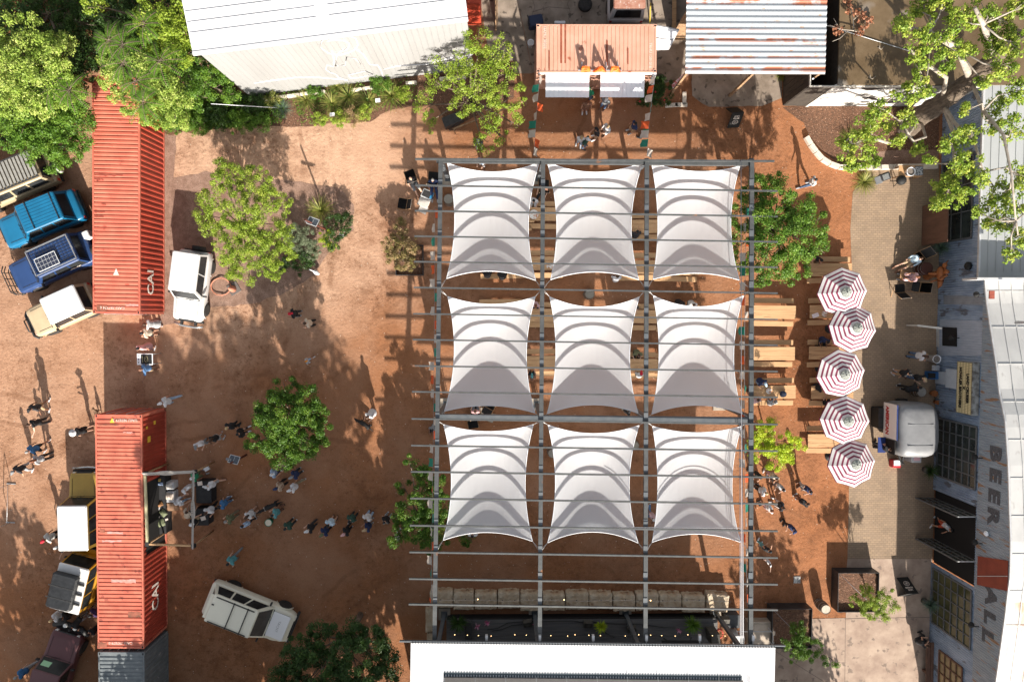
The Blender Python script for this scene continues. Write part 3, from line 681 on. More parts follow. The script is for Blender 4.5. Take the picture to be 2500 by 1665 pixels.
# wall fittings
def fit(name, label, cat, u0, v0, u1, v1, z, h, depth, m_, grp=None):
    a = S(u0, v0); b = S(u1, v1); t_ = FA+P_((a+b)/2, 0, .03)
    mm = MB(); mm.add([fd*x+Vector((0,0,zz))+fn*o_ for x in (-(b-a)/2,(b-a)/2) for zz in (z,z+h) for o_ in (0,depth)], [(0,1,3,2),(4,6,7,5),(2,3,7,6),(0,4,5,1),(0,2,6,4),(1,5,7,3)])
    o = mm.build(name, m_, None, t_); tag(o, label, cat, grp); return o
fit('electrical_cabinet', 'pale grey double door cabinet mounted high under the marquee sign', 'cabinet', 2315,899,2315,944, 1.35,.95,.32, mat('cabinet_pale', (.42,.46,.50), (.38,.41,.45), 3, .5))
fit('electrical_cabinet', 'smaller pale grey cabinet hung below the double door one', 'cabinet', 2300,907,2300,936, .3,.95,.22, MATS['cabinet_pale'])
for i, (u, v, lb) in enumerate(((2403,719,'black wall lamp under the roof step of the hall'),(2399,1117,'black wall lamp beside the upper corner of the north window'),(2399,1325,'black wall lamp above the open hall entrance'),(2390,1527,'black wall lamp above the olive paned window'),(2341,825,'black wall lamp above the dark side doorway'))):
    p = Pl(u, v, FA, FB); t = empty('wall_lamp', p+fn*.05, 0, lb, 'lamp', 'wall lamps on the hall')
    m = MB(); m.lathe((fn.x*.28,fn.y*.28,-.12), [(.16,0),(.15,.05),(.05,.16),(.03,.22)], 12); m.build('shade', MATS['sign_black'], t)
    m = MB(); m.bar((0,0,.1),fn*.28+Vector((0,0,.08)),.04,.04); m.build('arm', MATS['sign_black'], t)
p = Pl(2369,650,FA,FB); t = empty('flue_cap', p+fn*.06, 0, 'round black vent on the tin wall above the carved statue', 'vent')
m = MB(); Mq = fn.to_track_quat('Z','Y').to_matrix().to_4x4()
m2 = MB(); m2.lathe((0,0,0), [(.22,0),(.22,.12),(.12,.2)], 16); m2.v = [tuple(Mq @ Vector(q)) for q in m2.v]; m2.build('cap', MATS['sign_black'], t)
p = Pl(2415,1302,FA,FB); m2 = MB(); m2.lathe((0,0,0), [(.14,0),(.14,.05),(.05,.14)], 14); m2.v = [tuple(Mq @ Vector(q)) for q in m2.v]
tag(m2.build('floodlight', wp, None, p+fn*.12), 'round white light fitting under the painted letter R', 'lamp')
# roof pipe and rusty hatch on the hall
m = MB(); p = W(2500,788,5.6); m.tube([(0,0,-.5),(0,0,.4)], .09, 10); m.tube([(-.1,.0,.42),(.35,0,.42)], .09, 10); tag(m.build('roof_pipe', MATS['galvanised'], None, p), 'galvanised flue pipe poking out of the white hall roof', 'pipe')
m = MB(); p = W(2421,720,4.75); m.box((0,0,0),(.26,.4,.06)); tag(m.build('roof_hatch', mat('hatch_red', (.20,.045,.03), (.30,.08,.05), 8, .7), None, p), 'small rust red patch plate near the corner of the white roof', 'hatch')
# ================================================================ pergola
pg = mat('galvanised_steel', (.105,.11,.112), (.075,.08,.082), 3, .5, metal=.35, c3=(.30,.14,.07), s3=1.2, t3=.70)
pd = mat('dark_steel', (.095,.11,.125), (.13,.14,.15), 3, .5, metal=.2)
YT = W(1300,388,4.7).y; YB = W(1300,1474,5.65).y
def pz(y): return 4.7+(YT-y)*(5.65-4.7)/(YT-YB)
def Wz(u, v, dz=0.0):
    z = 5.0
    for _ in range(6): z = pz(W(u, v, z).y)+dz
    return W(u, v, z)
perg = empty('pergola', W(1450,900), 0, 'large grey steel pergola frame holding nine white shade sails', 'pergola')
PO = W(1450,900)
ys = [453,515,577,639,702,766,829,893,956,1022,1087,1151,1216,1282,1347,1412,1474]
for i, v in enumerate(ys):
    k = (v-453)/1021; vr = v + 16 + 4*k if v != 1022 else 1030
    a = Wz(1014-16*k, v); b = Wz(1898-(0 if v > 600 else 0), v+14)
    m = MB(); m.bar(a-PO, b-PO, .075, .11); m.build('purlin', pg, perg)
a = Wz(1014, 389); b = Wz(1890, 394)
m = MB(); m.bar(a-PO, b-PO, .09, .11); m.build('purlin', pg, perg)
gx = [(1076,1060),(1326,1317),(1579,1575),(1835,1832)]
for x0, x1 in gx:
    a = Wz(x0, 389, -.14); b = Wz(x1, 1640, -.14)
    m = MB(); m.bar(a-PO, b-PO, .20, .17); m.build('girder', pg, perg)
    m = MB()
    for i, v in enumerate(ys):
        xx = x0+(x1-x0)*(v-389)/1250; c = Wz(xx, v-7, -.045)-PO; mq = MB(); mq.box(c, (.202,.30,.02)); mq.build('cleat', pd, perg)
for v, w_ in ((394,.16),(1017,.26)):
    a = Wz(1066, v, -.30); b = Wz(1838, v+8, -.30); m = MB(); m.bar(a-PO, b-PO, w_, .24); m.build('cross_beam', pg if v < 500 else pd, perg)
pad = mat('footing_concrete', (.40,.35,.29), (.32,.27,.22), 3, .9)
for j, v in enumerate((392, 1020, 1640)):
    for i, (x0, x1) in enumerate(gx):
        x = x0+(x1-x0)*(v-389)/1250; t_ = Wz(x, v, -.22)
        if j == 2: t_ = W(W(0,0).x, 0) if False else t_
        y = t_.y if j < 2 else W(1300,1496).y
        m = MB(); m.box((t_.x-PO.x, y-PO.y, t_.z/2), (.2,.2,t_.z)); m.box((t_.x-PO.x, y-PO.y, .135), (.36,.36,.02)); m.build('post', pd, perg)
        m = MB(); m.box((0,0,.06), (.68,.68,.12), bev=.01); tag(m.build('concrete_footing', pad, None, (t_.x, y, 0)), 'square concrete footing of the pergola post, %s row, %s in its row' % (('north','middle','stage')[j], ('westernmost','second from the west','third from the west','easternmost')[i]), 'footing', 'pergola footings')
        if j == 1:
            m = MB(); m.tube([(t_.x-PO.x+.18,y-PO.y,0.1),(t_.x-PO.x+.18,y-PO.y,t_.z-.3)], .025, 6); m.build('conduit', MATS['galvanised'], perg)
# white conduits down the east side
wcond = mat('white_conduit', (.27,.27,.29), rough=.7)
for i in range(3):
    u = 1806+i*3.2
    a = Wz(u, 392 if i == 1 else 1024+i*2, .10); b = Wz(u+1.5, 1580, .10)
    m = MB(); m.tube([a-PO, b-PO], .016, 6); m.build('conduit', wcond, perg)
a = Wz(1513,1287,.10); b = Wz(1806,1288,.10); c = Wz(1814,1294,.10); d_ = Wz(1815,1570,.10)
m = MB(); m.tube([a-PO,b-PO,c-PO,d_-PO], .018, 6); m.build('conduit', wcond, perg)
# ================================================================ shade sails
sailm = bpy.data.materials.new('sail_fabric'); sailm.use_nodes = True
n = sailm.node_tree.nodes; l = sailm.node_tree.links; bb = n['Principled BSDF']; bb.inputs['Base Color'].default_value = (.90,.935,.985,1); bb.inputs['Roughness'].default_value = .75
tr = n.new('ShaderNodeBsdfTranslucent'); tr.inputs[0].default_value = (.86,.93,1.0,1); ms = n.new('ShaderNodeMixShader'); ms.inputs[0].default_value = .58
nz = n.new('ShaderNodeTexNoise'); nz.inputs['Scale'].default_value = 1.2; bp = n.new('ShaderNodeBump'); bp.inputs['Distance'].default_value = .05; bp.inputs['Strength'].default_value = .5
tcn = n.new('ShaderNodeTexCoord'); mpn = n.new('ShaderNodeMapping'); mpn.inputs['Scale'].default_value = (3,.5,1); l.new(tcn.outputs['Object'], mpn.inputs[0]); l.new(mpn.outputs[0], nz.inputs[0])
l.new(nz.outputs[0], bp.inputs['Height']); l.new(bp.outputs[0], bb.inputs['Normal'])
l.new(bb.outputs[0], ms.inputs[1]); l.new(tr.outputs[0], ms.inputs[2]); l.new(ms.outputs[0], n['Material Output'].inputs[0])
SA = [[((1092,398),(1317,397),(1308,685),(1090,680),1110,1290,420,662),((1336,396),(1570,396),(1560,683),(1344,683),1359,1541,421,664),((1590,396),(1806,406),(1805,684),(1594,682),1606,1784,419,667)],
      [((1093,724),(1307,724),(1306,1008),(1085,1004),1109,1285,743,990),((1342,725),(1561,725),(1558,1009),(1336,1010),1357,1537,750,988),((1595,722),(1815,722),(1812,1010),(1591,1011),1609,1791,749,989)],
      [((1083,1036),(1302,1036),(1300,1321),(1082,1318),1102,1282,1053,1299),((1338,1037),(1560,1038),(1558,1325),(1337,1324),1356,1536,1058,1298),((1593,1040),(1810,1040),(1808,1323),(1592,1323),1606,1787,1056,1303)]]
SAG = (.36,.42,.33,.38,.36,.44,.36,.41,.34)
rows_ = ('north','middle','south'); cols_ = ('west','middle','east')
cable = mat('steel_cable', (.62,.62,.62), rough=.4, metal=.5)
for r in range(3):
    for c in range(3):
        TL, TR, BR, BL, lm, rm, tm, bm_ = SA[r][c]
        N = 22
        tl, tr_, br, bl = [Wz(u, v, -.42) for u, v in (TL, TR, BR, BL)]
        if r == 2: pass
        L_ = Wz(lm, (TL[1]+BL[1])/2, -.70); R_ = Wz(rm, (TR[1]+BR[1])/2, -.70); T_ = Wz((TL[0]+TR[0])/2, tm, -.72); B_ = Wz((BL[0]+BR[0])/2, bm_, -.60)
        def edge(p, mid, q, t):    # parabola-like through mid
            e = 4*t*(1-t); e = e**1.0; base = p.lerp(q, t); return base+(mid-p.lerp(q, .5))*e
        O = (tl+br)/2; O = Vector((O.x, O.y, 0)); V = []
        for j in range(N+1):
            t = j/N
            for i in range(N+1):
                s_ = i/N
                e1 = edge(tl, T_, tr_, s_)*(1-t)+edge(bl, B_, br, s_)*t
                e2 = edge(tl, L_, bl, t)*(1-s_)+edge(tr_, R_, br, t)*s_
                e3 = tl*(1-s_)*(1-t)+tr_*s_*(1-t)+bl*(1-s_)*t+br*s_*t
                p = e1+e2-e3; bow = (4*s_*(1-s_))*(4*t*(1-t))**.8; p.z -= SAG[r*3+c]*bow; cr_ = abs(abs(s_-.5)-abs(t-.5)); p.z += .035*math.sin((s_*9+t*5)*(1+.2*c)+r)*math.exp(-cr_*9)*(1-bow)*.6
                V.append(p-O)
        F = [(j*(N+1)+i, (j+1)*(N+1)+i, (j+1)*(N+1)+i+1, j*(N+1)+i+1) for j in range(N) for i in range(N)]
        mm = MB(); mm.add(V, F, 0, True)
        nm = 'centre sail of the nine white shade sails' if r == c == 1 else 'white shade sail in the %s row and %s column of the pergola' % (rows_[r], cols_[c])
        so = mm.build('shade_sail', sailm, None, O); tag(so, nm, 'shade sail', 'white shade sails')
        idx = [j for j in range(N+1)]
        for line in ([V[i] for i in range(N+1)], [V[N*(N+1)+i] for i in range(N+1)], [V[j*(N+1)] for j in range(N+1)], [V[j*(N+1)+N] for j in range(N+1)]):
            mm = MB(); mm.tube(line, .022, 5, caps=False); mm.build('hem', MATS['white_paint'], so)
        gu = [(1076-16*((v-389)/1250), v) for v in (0,)]
        for (pt, cu, cv) in ((tl, c, 0), (tr_, c+1, 0), (bl, c, 1), (br, c+1, 1)):
            vr = [(394, 706), (706, 1022), (1028, 1345)][r][cv]
            x0, x1 = gx[cu]; x = x0+(x1-x0)*(vr-389)/1250
            q = Wz(x, vr, -.2); mm = MB(); 
            for dd in (-.05, .05): mm.tube([pt-O, q-O+Vector((dd,0,0))], .009, 4)
            mm.build('cable', cable, so)
# ================================================================ stage and its roof
sroof = mat('white_stage_roof', (.66,.67,.69), (.60,.61,.63), .6, .4, coord='World', stretch=(4,.3,1))
ZR = 6.0
a = W(1003,1569,ZR); b = W(1893,1580,ZR); st = empty('stage_canopy', (a.x, a.y, 0), 0, 'white ribbed metal roof over the stage with a dark solar array set in it', 'roof')
d = (Vector((b.x,b.y,0))-Vector((a.x,a.y,0))); Ls = d.length; d.normalize(); sv = Vector((d.y,-d.x,.03)).normalized()
m = MB(); m.corr((0,0,ZR), d, sv, (0,0,1), Ls, 9.5, .135, .028, prof=((0,0),(.5,0),(.62,1),(.88,1))); m.build('roof', sroof, st)
m = MB(); m.corr((0,0,ZR-.03), d, sv, (0,0,-1), Ls, 9.5, .3, .01); m.build('roof_underside', pd, st)
m = MB(); m.bar(Vector((-.55,.06,ZR-.08)), Vector((0,.06,ZR-.08))+d*(Ls+.5), .06, .13); m.build('edge_beam', pd, st)
for u in (1003+240*.0+1188, 1318, 1448, 1576, 1706, 1841): pass
sa = W(1083,1652,ZR+.12); sb = W(1812,1660,ZR+.12)
m = MB(); m.bar(Vector((sa.x-a.x, sa.y-a.y-1.5, ZR+.14)), Vector((sb.x-a.x, sb.y-a.y-1.5, ZR+.14)), 3.0, .05); m.build('solar_array', mat('solar_dark', (.03,.027,.03), (.045,.04,.04), 8, .6), st)
m = MB(); m.bar(Vector((sa.x-a.x, sa.y-a.y+.10, ZR+.05)), Vector((sb.x-a.x, sb.y-a.y+.10, ZR+.05)), .20, .045); m.build('valley_strip', mat('blue_grey_metal', (.05,.07,.09), (.03,.05,.06), 20, .7, stretch=(8,.3,1)), st)
m = MB()
for i in range(11):
    x = sa.x-a.x+.05+i*1.47; m.box((x, sa.y-a.y-1.5, ZR+.17), (.02,3.0,.012)); 
for i in range(4): m.box(((sa.x+sb.x)/2-a.x, sa.y-a.y-.4-i*.8, ZR+.17), (sb.x-sa.x,.015,.012))
m.build('array_frame', pd, st)
for x in (0.6, Ls-1.0):
    m = MB(); m.box((x,-8.6,ZR/2-.1),(.2,.2,ZR-.3)); m.build('post', pd, st)
m = MB(); m.box((Ls/2,-9.0,ZR/2),(Ls,.15,ZR-.1)); m.build('back_wall', pd, st)
# stage deck
deck = mat('stage_deck', (.09,.09,.095), (.13,.125,.12), 2, .7, stretch=(.3,6,1), bump=.003, bscale=12)
da = W(1090,1512,.8); db = W(1752,1512,.8)
t = empty('stage', (da.x, da.y, 0), 0, 'dark board stage platform behind the row of stone blocks', 'stage'); dl = db.x-da.x
m = MB()
for i in range(26): m.box((dl/2, -i*.22-.11, .79-.002*(i%2)), (dl,.212,.03))
m.build('deck', deck, t)
m = MB(); m.box((dl/2,-2.9,.38),(dl-.06,5.7,.76)); m.bar((0,.02,.74),(dl,.02,.74),.05,.1); m.build('skirt', mat('black_skirt', (.014,.013,.013), rough=.8), t)
# limestone blocks
lime = mat('limestone_block', (.52,.44,.33), (.36,.25,.155), 1.7, .9, bump=.03, bscale=9, c3=(.22,.13,.075), s3=2.0, t3=.62)
def block(u0, v0, u1, v1, h, lb, seed, rz=0.0):
    a = W(u0, v0, h); b = W(u1, v1, h); c = (a+b)/2; hx, hy = abs(b.x-a.x)/2-.012, abs(a.y-b.y)/2; r_ = random.Random(seed)
    nx, ny, nz_ = 12, 7, 5; mm = MB(); V = []; F = []; idx = {}
    def g(i, j, k):
        if (i, j, k) not in idx:
            x = (i/nx*2-1); y = (j/ny*2-1); z = k/nz_
            q = Vector((x*hx, y*hy, z*h)); rr = random.Random(seed*7919+i*131+j*17+k)
            e = (abs(x) > .9)+(abs(y) > .9)+(k == nz_)
            if e >= 2: q.x *= .965; q.y *= .94; q.z -= .03
            q += Vector((rr.uniform(-.012,.012), rr.uniform(-.035,.035)*(1 if abs(y) > .9 else .4), rr.uniform(-.022,.015) if k else 0)); idx[(i,j,k)] = len(V); V.append(q)
        return idx[(i,j,k)]
    for i in range(nx):
        for j in range(ny): F.append((g(i,j,nz_), g(i+1,j,nz_), g(i+1,j+1,nz_), g(i,j+1,nz_)))
    for k in range(nz_):
        for i in range(nx): F.append((g(i,0,k), g(i+1,0,k), g(i+1,0,k+1), g(i,0,k+1))); F.append((g(i+1,ny,k), g(i,ny,k), g(i,ny,k+1), g(i+1,ny,k+1)))
        for j in range(ny): F.append((g(0,j+1,k), g(0,j,k), g(0,j,k+1), g(0,j+1,k+1))); F.append((g(nx,j,k), g(nx,j+1,k), g(nx,j+1,k+1), g(nx,j,k+1)))
    mm.add(V, F, 0, False); o = mm.build('stone_block', lime, None, (c.x, c.y, 0), rz); tag(o, lb, 'stone block', 'limestone blocks edging the stage')
bx = [(1048,1106),(1106,1157),(1158,1214),(1215,1269),(1270,1324),(1325,1380),(1381,1438),(1438,1496),(1497,1552),(1553,1609),(1610,1665),(1666,1722),(1725,1780)]
ordn = ['first','second','third','fourth','fifth','sixth','seventh','eighth','ninth','tenth','eleventh','twelfth','thirteenth']
for i, (u0, u1) in enumerate(bx):
    block(u0, 1444+(i%3)*2+(i*.6), u1, 1484+((i*5)%7)+(i*.5), .62, '%s limestone block from the west in the row before the stage' % ordn[i] if i < 12 else 'easternmost limestone block, rounded and lit by a streak of sun', 11+i, .0 if i < 12 else -.10)
block(1038,1482,1059,1545,.6, 'long limestone block turned along the west end of the stage', 41); block(1041,1546,1060,1575,.6, 'short limestone block half under the edge of the white stage roof', 42)
# ================================================================ vegetation
bark = mat('bark', (.20,.15,.11), (.10,.075,.055), 6, .9, bump=.02, bscale=14, stretch=(1,1,.3))
pbark = mat('pale_bark', (.42,.37,.31), (.26,.22,.18), 5, .9, bump=.01, bscale=16)
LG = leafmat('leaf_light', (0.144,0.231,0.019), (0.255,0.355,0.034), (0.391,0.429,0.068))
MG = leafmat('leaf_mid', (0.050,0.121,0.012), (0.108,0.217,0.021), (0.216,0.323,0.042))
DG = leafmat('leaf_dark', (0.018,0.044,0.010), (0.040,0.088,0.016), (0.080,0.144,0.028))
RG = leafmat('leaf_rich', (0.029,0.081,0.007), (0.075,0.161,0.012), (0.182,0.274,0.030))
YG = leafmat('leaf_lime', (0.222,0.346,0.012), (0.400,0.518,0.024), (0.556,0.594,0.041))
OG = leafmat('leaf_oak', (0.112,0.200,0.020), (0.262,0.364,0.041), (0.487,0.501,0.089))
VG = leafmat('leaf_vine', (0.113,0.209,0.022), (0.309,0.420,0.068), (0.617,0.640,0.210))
GG = leafmat('leaf_grey', (0.128,0.168,0.096), (0.192,0.232,0.136), (0.272,0.296,0.200))
RD = leafmat('leaf_bronze', (0.120,0.140,0.030), (0.300,0.220,0.090), (0.520,0.340,0.220))
BL = leafmat('leaf_blue', (0.060,0.130,0.100), (0.120,0.200,0.150), (0.300,0.330,0.200))
YU = leafmat('leaf_straw', (0.081,0.117,0.022), (0.222,0.244,0.052), (0.503,0.440,0.147))
BR = leafmat('leaf_brown', (0.200,0.080,0.040), (0.360,0.150,0.080), (0.480,0.240,0.140))
def quads(name, V, mtl, parent, tint, loc=None):
    """V: (n,4,3) array of leaf corners"""
    n = len(V); me = bpy.data.meshes.new(name)
    me.vertices.add(n*4); me.vertices.foreach_set('co', V.reshape(-1).astype(np.float32))
    me.loops.add(n*4); me.loops.foreach_set('vertex_index', np.arange(n*4, dtype=np.int32))
    me.polygons.add(n); me.polygons.foreach_set('loop_start', np.arange(0, n*4, 4, dtype=np.int32)); 
    at = me.attributes.new('tint', 'FLOAT', 'FACE'); at.data.foreach_set('value', np.clip(tint, 0, 1).astype(np.float32))
    me.materials.append(mtl); me.update(calc_edges=True); me.validate()
    o = bpy.data.objects.new(name, me); col.objects.link(o)
    if parent is not None: o.parent = parent
    if loc is not None: o.location = loc
    return o
def leaves(g, cl, per, size, up=.55, flat=.75, asp=.5):
    """g numpy rng; cl list of (x,y,z,r,tintbase); returns corners, tints"""
    C = np.array([c[:3] for c in cl]); Rr = np.array([c[3] for c in cl]); T = np.array([c[4] for c in cl])
    k = np.repeat(np.arange(len(cl)), per); n = len(k)
    d = g.normal(size=(n,3)); d /= np.linalg.norm(d, axis=1)[:,None]
    rad = Rr[k]*(g.random(n)**.45)
    P = C[k]+d*rad[:,None]*np.array([1,1,flat])
    nr = d*.7+g.normal(size=(n,3))*.55+np.array([0,0,up]); nr /= np.linalg.norm(nr, axis=1)[:,None]
    a = g.normal(size=(n,3)); a -= nr*(a*nr).sum(1)[:,None]; a /= np.linalg.norm(a, axis=1)[:,None]; b = np.cross(nr, a)
    s = size*(.65+.7*g.random(n)); L = a*s[:,None]; Wd = b*(s*asp)[:,None]
    V = np.stack([P-L*.5, P+Wd*.5-L*.05, P+L*.5, P-Wd*.5-L*.05], 1)
    t = T[k]+g.normal(size=n)*.16
    return V, t
TN = [0]
def tree(label, base, lobes, mtl, size=.14, dens=1.0, cr=.38, cat='tree', name='tree', group=None, tr=.10, bk=None, lf=1.0, fill=.9, th=None, asp=.5):
    """base (u,v) of the trunk foot; lobes (u,v,rpx,z); every lobe gets clumps of leaves and a limb"""
    TN[0] += 1; g = np.random.default_rng(TN[0]); r_ = random.Random(TN[0]); bk = bk or bark
    O = W(*base) if not isinstance(base, Vector) else base
    t = empty(name, O, 0, label, cat, group); cl = []; tips = []
    for (u, v, rp, z) in lobes:
        c = W(u, v, z)-O; rm = rp*(CAMZ-z)/FPX
        k = max(3, int(fill*4.3*(rm/cr)**2))
        for i in range(k):
            a = r_.uniform(0, 2*math.pi); q = math.sqrt(r_.random())*rm*1.02; h = math.sqrt(max(0, 1-(q/rm/1.05)**2))
            zz = r_.uniform(-.75, .95)*h*rm*.62*lf
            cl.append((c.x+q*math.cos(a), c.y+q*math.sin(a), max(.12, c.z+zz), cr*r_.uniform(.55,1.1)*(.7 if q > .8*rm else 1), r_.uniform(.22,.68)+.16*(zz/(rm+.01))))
        tips.append((c, rm))
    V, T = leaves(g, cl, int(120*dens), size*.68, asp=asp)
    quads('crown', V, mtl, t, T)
    top = sum((c for c, _ in tips), Vector())/len(tips); th_ = th or max(.3, top.z*.45)
    fork = Vector((top.x*.25, top.y*.25, th_))
    m = MB(); m.tube([(0,0,0),(fork.x*.3+.03,fork.y*.3,th_*.4),(fork.x,fork.y,th_)], [tr*1.3,tr*1.05,tr*.9], 8)
    for c, rm in tips:
        mid = fork.lerp(c, .5)+Vector((r_.uniform(-.15,.15), r_.uniform(-.15,.15), .12)); e = c+Vector((0,0,-.15*rm))
        m.tube([fork, mid, e], [tr*.62, tr*.4, tr*.16], 6)
        for _ in range(3):
            q = c+Vector((r_.uniform(-.8,.8)*rm, r_.uniform(-.8,.8)*rm, r_.uniform(-.2,.3)*rm)); m.tube([mid.lerp(e,.6), e.lerp(q,.6)+Vector((0,0,.05)), q], [tr*.25,tr*.15,tr*.06], 5)
    m.build('trunk', bk, t)
    return t
def rosette(label, u, v, z, r, n, mtl, h=.5, w=.035, cat='plant', name='rosette_plant', group=None, droop=.5, stemh=0, parent=None, loc=None, sphere=False):
    TN[0] += 1; g = random.Random(TN[0]); O = loc if loc is not None else W(u, v, 0) if z == 0 else W(u, v, z)
    V = []; T = []
    for i in range(n):
        a = g.uniform(0, 2*math.pi); el = g.uniform(-.3,1.45) if sphere else g.uniform(.15, 1.25); L = r*g.uniform(.75,1.12); tt = g.uniform(.1,.9)
        p = Vector((0,0,stemh)); d = Vector((math.cos(a)*math.cos(el), math.sin(a)*math.cos(el), math.sin(el)*(h/r if not sphere else 1)))
        sd = Vector((-math.sin(a), math.cos(a), 0)); segs = 3; ww = w*g.uniform(.7,1.2)
        for s_ in range(segs):
            q = p+d*(L/segs); w0 = ww*(1-s_/segs*.75)*.5; w1 = ww*(1-(s_+1)/segs*.78)*.5 if s_ < segs-1 else .003
            if q.z < .02 and z == 0: q.z = .02
            V.append([p-sd*w0, p+sd*w0, q+sd*w1, q-sd*w1]); T.append(tt); p = q; d = (d+Vector((0,0,-droop/segs))).normalized()
    o = quads('foliage', np.array([[list(x) for x in q] for q in V]), mtl, None, np.array(T), None)
    o.name = name; o.location = O
    if parent is not None: o.parent = parent; return o
    return tag(o, label, cat, group)
# ---- wooded corner, top left
FT = 'trees massed in the top left corner'
def lob(*a): return a
tree('tall vine draped tree with pale sunlit foliage at the left edge of the photo', (90,190), [(60,110,70,5),(20,150,60,5),(110,150,60,5.2),(60,200,75,5.2),(140,120,40,4.6),(20,230,55,4.8),(150,210,50,4.6),(100,250,50,4.4)], VG, .15, 1.2, .42, group=FT, tr=.16)
tree('dark green tree reaching down towards the tan wagon', (150,330), [(60,290,60,3.8),(130,300,60,3.8),(190,280,45,3.8),(160,350,50,3.5),(90,350,50,3.4),(190,340,30,3.2),(140,395,30,3.0),(30,320,45,3.6)], MG, .14, 1.2, .38, group=FT, tr=.13)
tree('shaded dark tree at the very top left corner', (120,40), [(30,30,60,3.6),(120,30,60,3.2),(200,60,60,2.6),(280,40,60,2.4),(220,120,45,2.4),(330,80,40,2.4),(190,180,40,2.6)], DG, .15, 1.0, .4, group=FT, tr=.14)
tree('bright vine covered tree hanging over the north end of the red container', (330,160), [(290,120,40,5.0),(340,170,50,5.2),(260,170,35,4.8),(380,220,50,5.0),(320,230,45,4.8),(400,270,45,4.6),(430,240,40,4.6),(280,220,28,4.6),(350,275,26,4.2),(440,290,24,4.0)], VG, .13, 1.25, .36, group=FT, tr=.14)
tree('yellow green tree rising against the west end of the white warehouse', (430,90), [(370,30,45,5.2),(420,20,45,5.4),(440,70,45,5.4),(390,80,45,5.2),(430,130,45,5.0),(460,40,20,5.4),(380,130,40,4.8),(230,10,26,5)], LG, .14, 1.2, .38, group=FT, tr=.13)
tree('leafy tree crowding the foot of the warehouse wall near its west corner', (480,190), [(470,150,40,3.8),(500,190,38,3.2),(450,200,40,3.8),(540,220,30,2.4),(480,235,35,2.6),(570,240,22,1.8),(520,170,30,3.4)], MG, .12, 1.1, .34, group=FT, tr=.1)
def frond_tree(label, base, tips, z, mtl):
    TN[0] += 1; g = random.Random(TN[0]); O = W(*base); t = empty('sumac_tree', O, 0, label, 'tree', 'feathery trees over the red container'); V = []; T = []; m = MB()
    for (u, v) in tips:
        c = W(u, v, z)-O; m.tube([(0,0,0), c*.5+Vector((0,0,-.3)), c], [.07,.05,.03], 6)
        for k in range(10):
            a = k*2*math.pi/10+g.uniform(-.3,.3); L = g.uniform(.8,1.25); d = Vector((math.cos(a), math.sin(a), .35)); p = c.copy(); pr = []
            for s_ in range(14):
                d.z -= .07; q = p+d.normalized()*(L/14); pr.append(q)
                if s_ > 1:
                    for sg in (-1, 1):
                        sd = Vector((-d.y*sg, d.x*sg, -.1)).normalized()*.20*(1-abs(s_-7)/14); f = d.normalized()*.05
                        V.append([q, q+sd*.5+f*.6, q+sd+f*.2, q+sd*.5-f*.5]); T.append(g.uniform(.2,.7))
                p = q
            m.tube([c]+pr[::3], [.012]*(1+len(pr[::3])), 4)
    quads('crown', np.array([[list(x) for x in q] for q in V]), mtl, t, np.array(T)); m.build('trunk', bark, t)
frond_tree('feathery compound leaved tree growing through the vines above the red container', (320,190), [(265,100),(300,155),(330,200),(350,250),(300,110),(390,150),(350,60)], 5.7, MG)
frond_tree('feathery compound leaved saplings in the left hand canopy', (150,210), [(130,190),(170,220),(120,220)], 5.0, MG)
for i, (u, v, rp, mt, lb) in enumerate(((425,290,38,MG,'low green shrub just east of the red container'),(480,300,34,MG,'low green shrub left of the leaning stalk'),(535,285,34,DG,'dark green shrub below the warehouse wall corner'),(585,296,34,MG,'broad low shrub at the edge of the dirt yard'),(620,255,28,DG,'dark shrub against the warehouse wall in its shade'),(640,300,22,MG,'small shrub right of the broad low one'),(665,245,18,YU,'small yellowing shrub under the warehouse wall'),(780,290,18,LG,'low bright plant beside the white plant card'),(828,290,20,LG,'low lime green ground plant under the spiky tufts'),(888,275,18,LG,'small round green shrub on the bed edge'),(770,222,18,MG,'small shrub tucked behind the stone edging'),(930,205,26,MG,'fresh green shrub against the warehouse base'),(980,230,20,LG,'loose leafy shrub near the end of the spiky row'),(860,285,22,RD,'reddish dry shrub on the edge of the bed'))):
    tree(lb, (u,v), [(u,v,rp,.55),(u+rp*.5,v+4,rp*.6,.4),(u-rp*.5,v-3,rp*.6,.4)], mt, .09, .9, .24, cat='shrub', name='shrub', tr=.025, group='shrubs in the long bed')
rosette('blue green ball shaped desert spoon with a long leaning stalk', 692,268,0,.62,260,BL,h=.6,w=.018,droop=.25,stemh=.15,sphere=True)
m = MB(); a = W(676,264,.4); b = W(515,254,2.9); m.tube([a, b], [.022,.014], 6); tag(m.build('flower_stalk', MATS['white_paint'], None), 'long pale stalk leaning out over the bed from the ball shaped plant', 'stalk')
sg = 'spiky tufts along the warehouse bed'
for u, v, r, lb, mt in ((749,246,.85,'westernmost arching spiky tuft, beside the blue green ball plant',YU),(812,255,.85,'second arching spiky tuft from the west with pale tips',YU),(852,238,.95,'large upright spiky tuft in the middle of the bed',YU),(900,248,.75,'narrow spiky tuft left of the white plant card',YU),(956,236,1.0,'widest spiky tuft with yellow outer blades',YU),(823,215,.6,'fine straw green tuft nearest the warehouse wall',YU),(784,515,.98,'spiky green tuft on the gravel island by the solar lamp',YU),(2108,446,.85,'arching grass tuft at the north end of the brick path',YU),(2075,342,.85,'grassy tuft under the oak branches in the corner bed',YU),(1905,185,.4,'small tuft in the shade of the carport',YU)):
    rosette(lb, u, v, 0, r, 150, mt, h=r*.8, w=.038, droop=.75, group=sg)
rosette('blue green spiky yucca against the tin wall by the dark window', 2296,606,.75,.5,240,BL,h=.5,w=.02,droop=.2,stemh=0,sphere=True, group='yuccas by the hall')
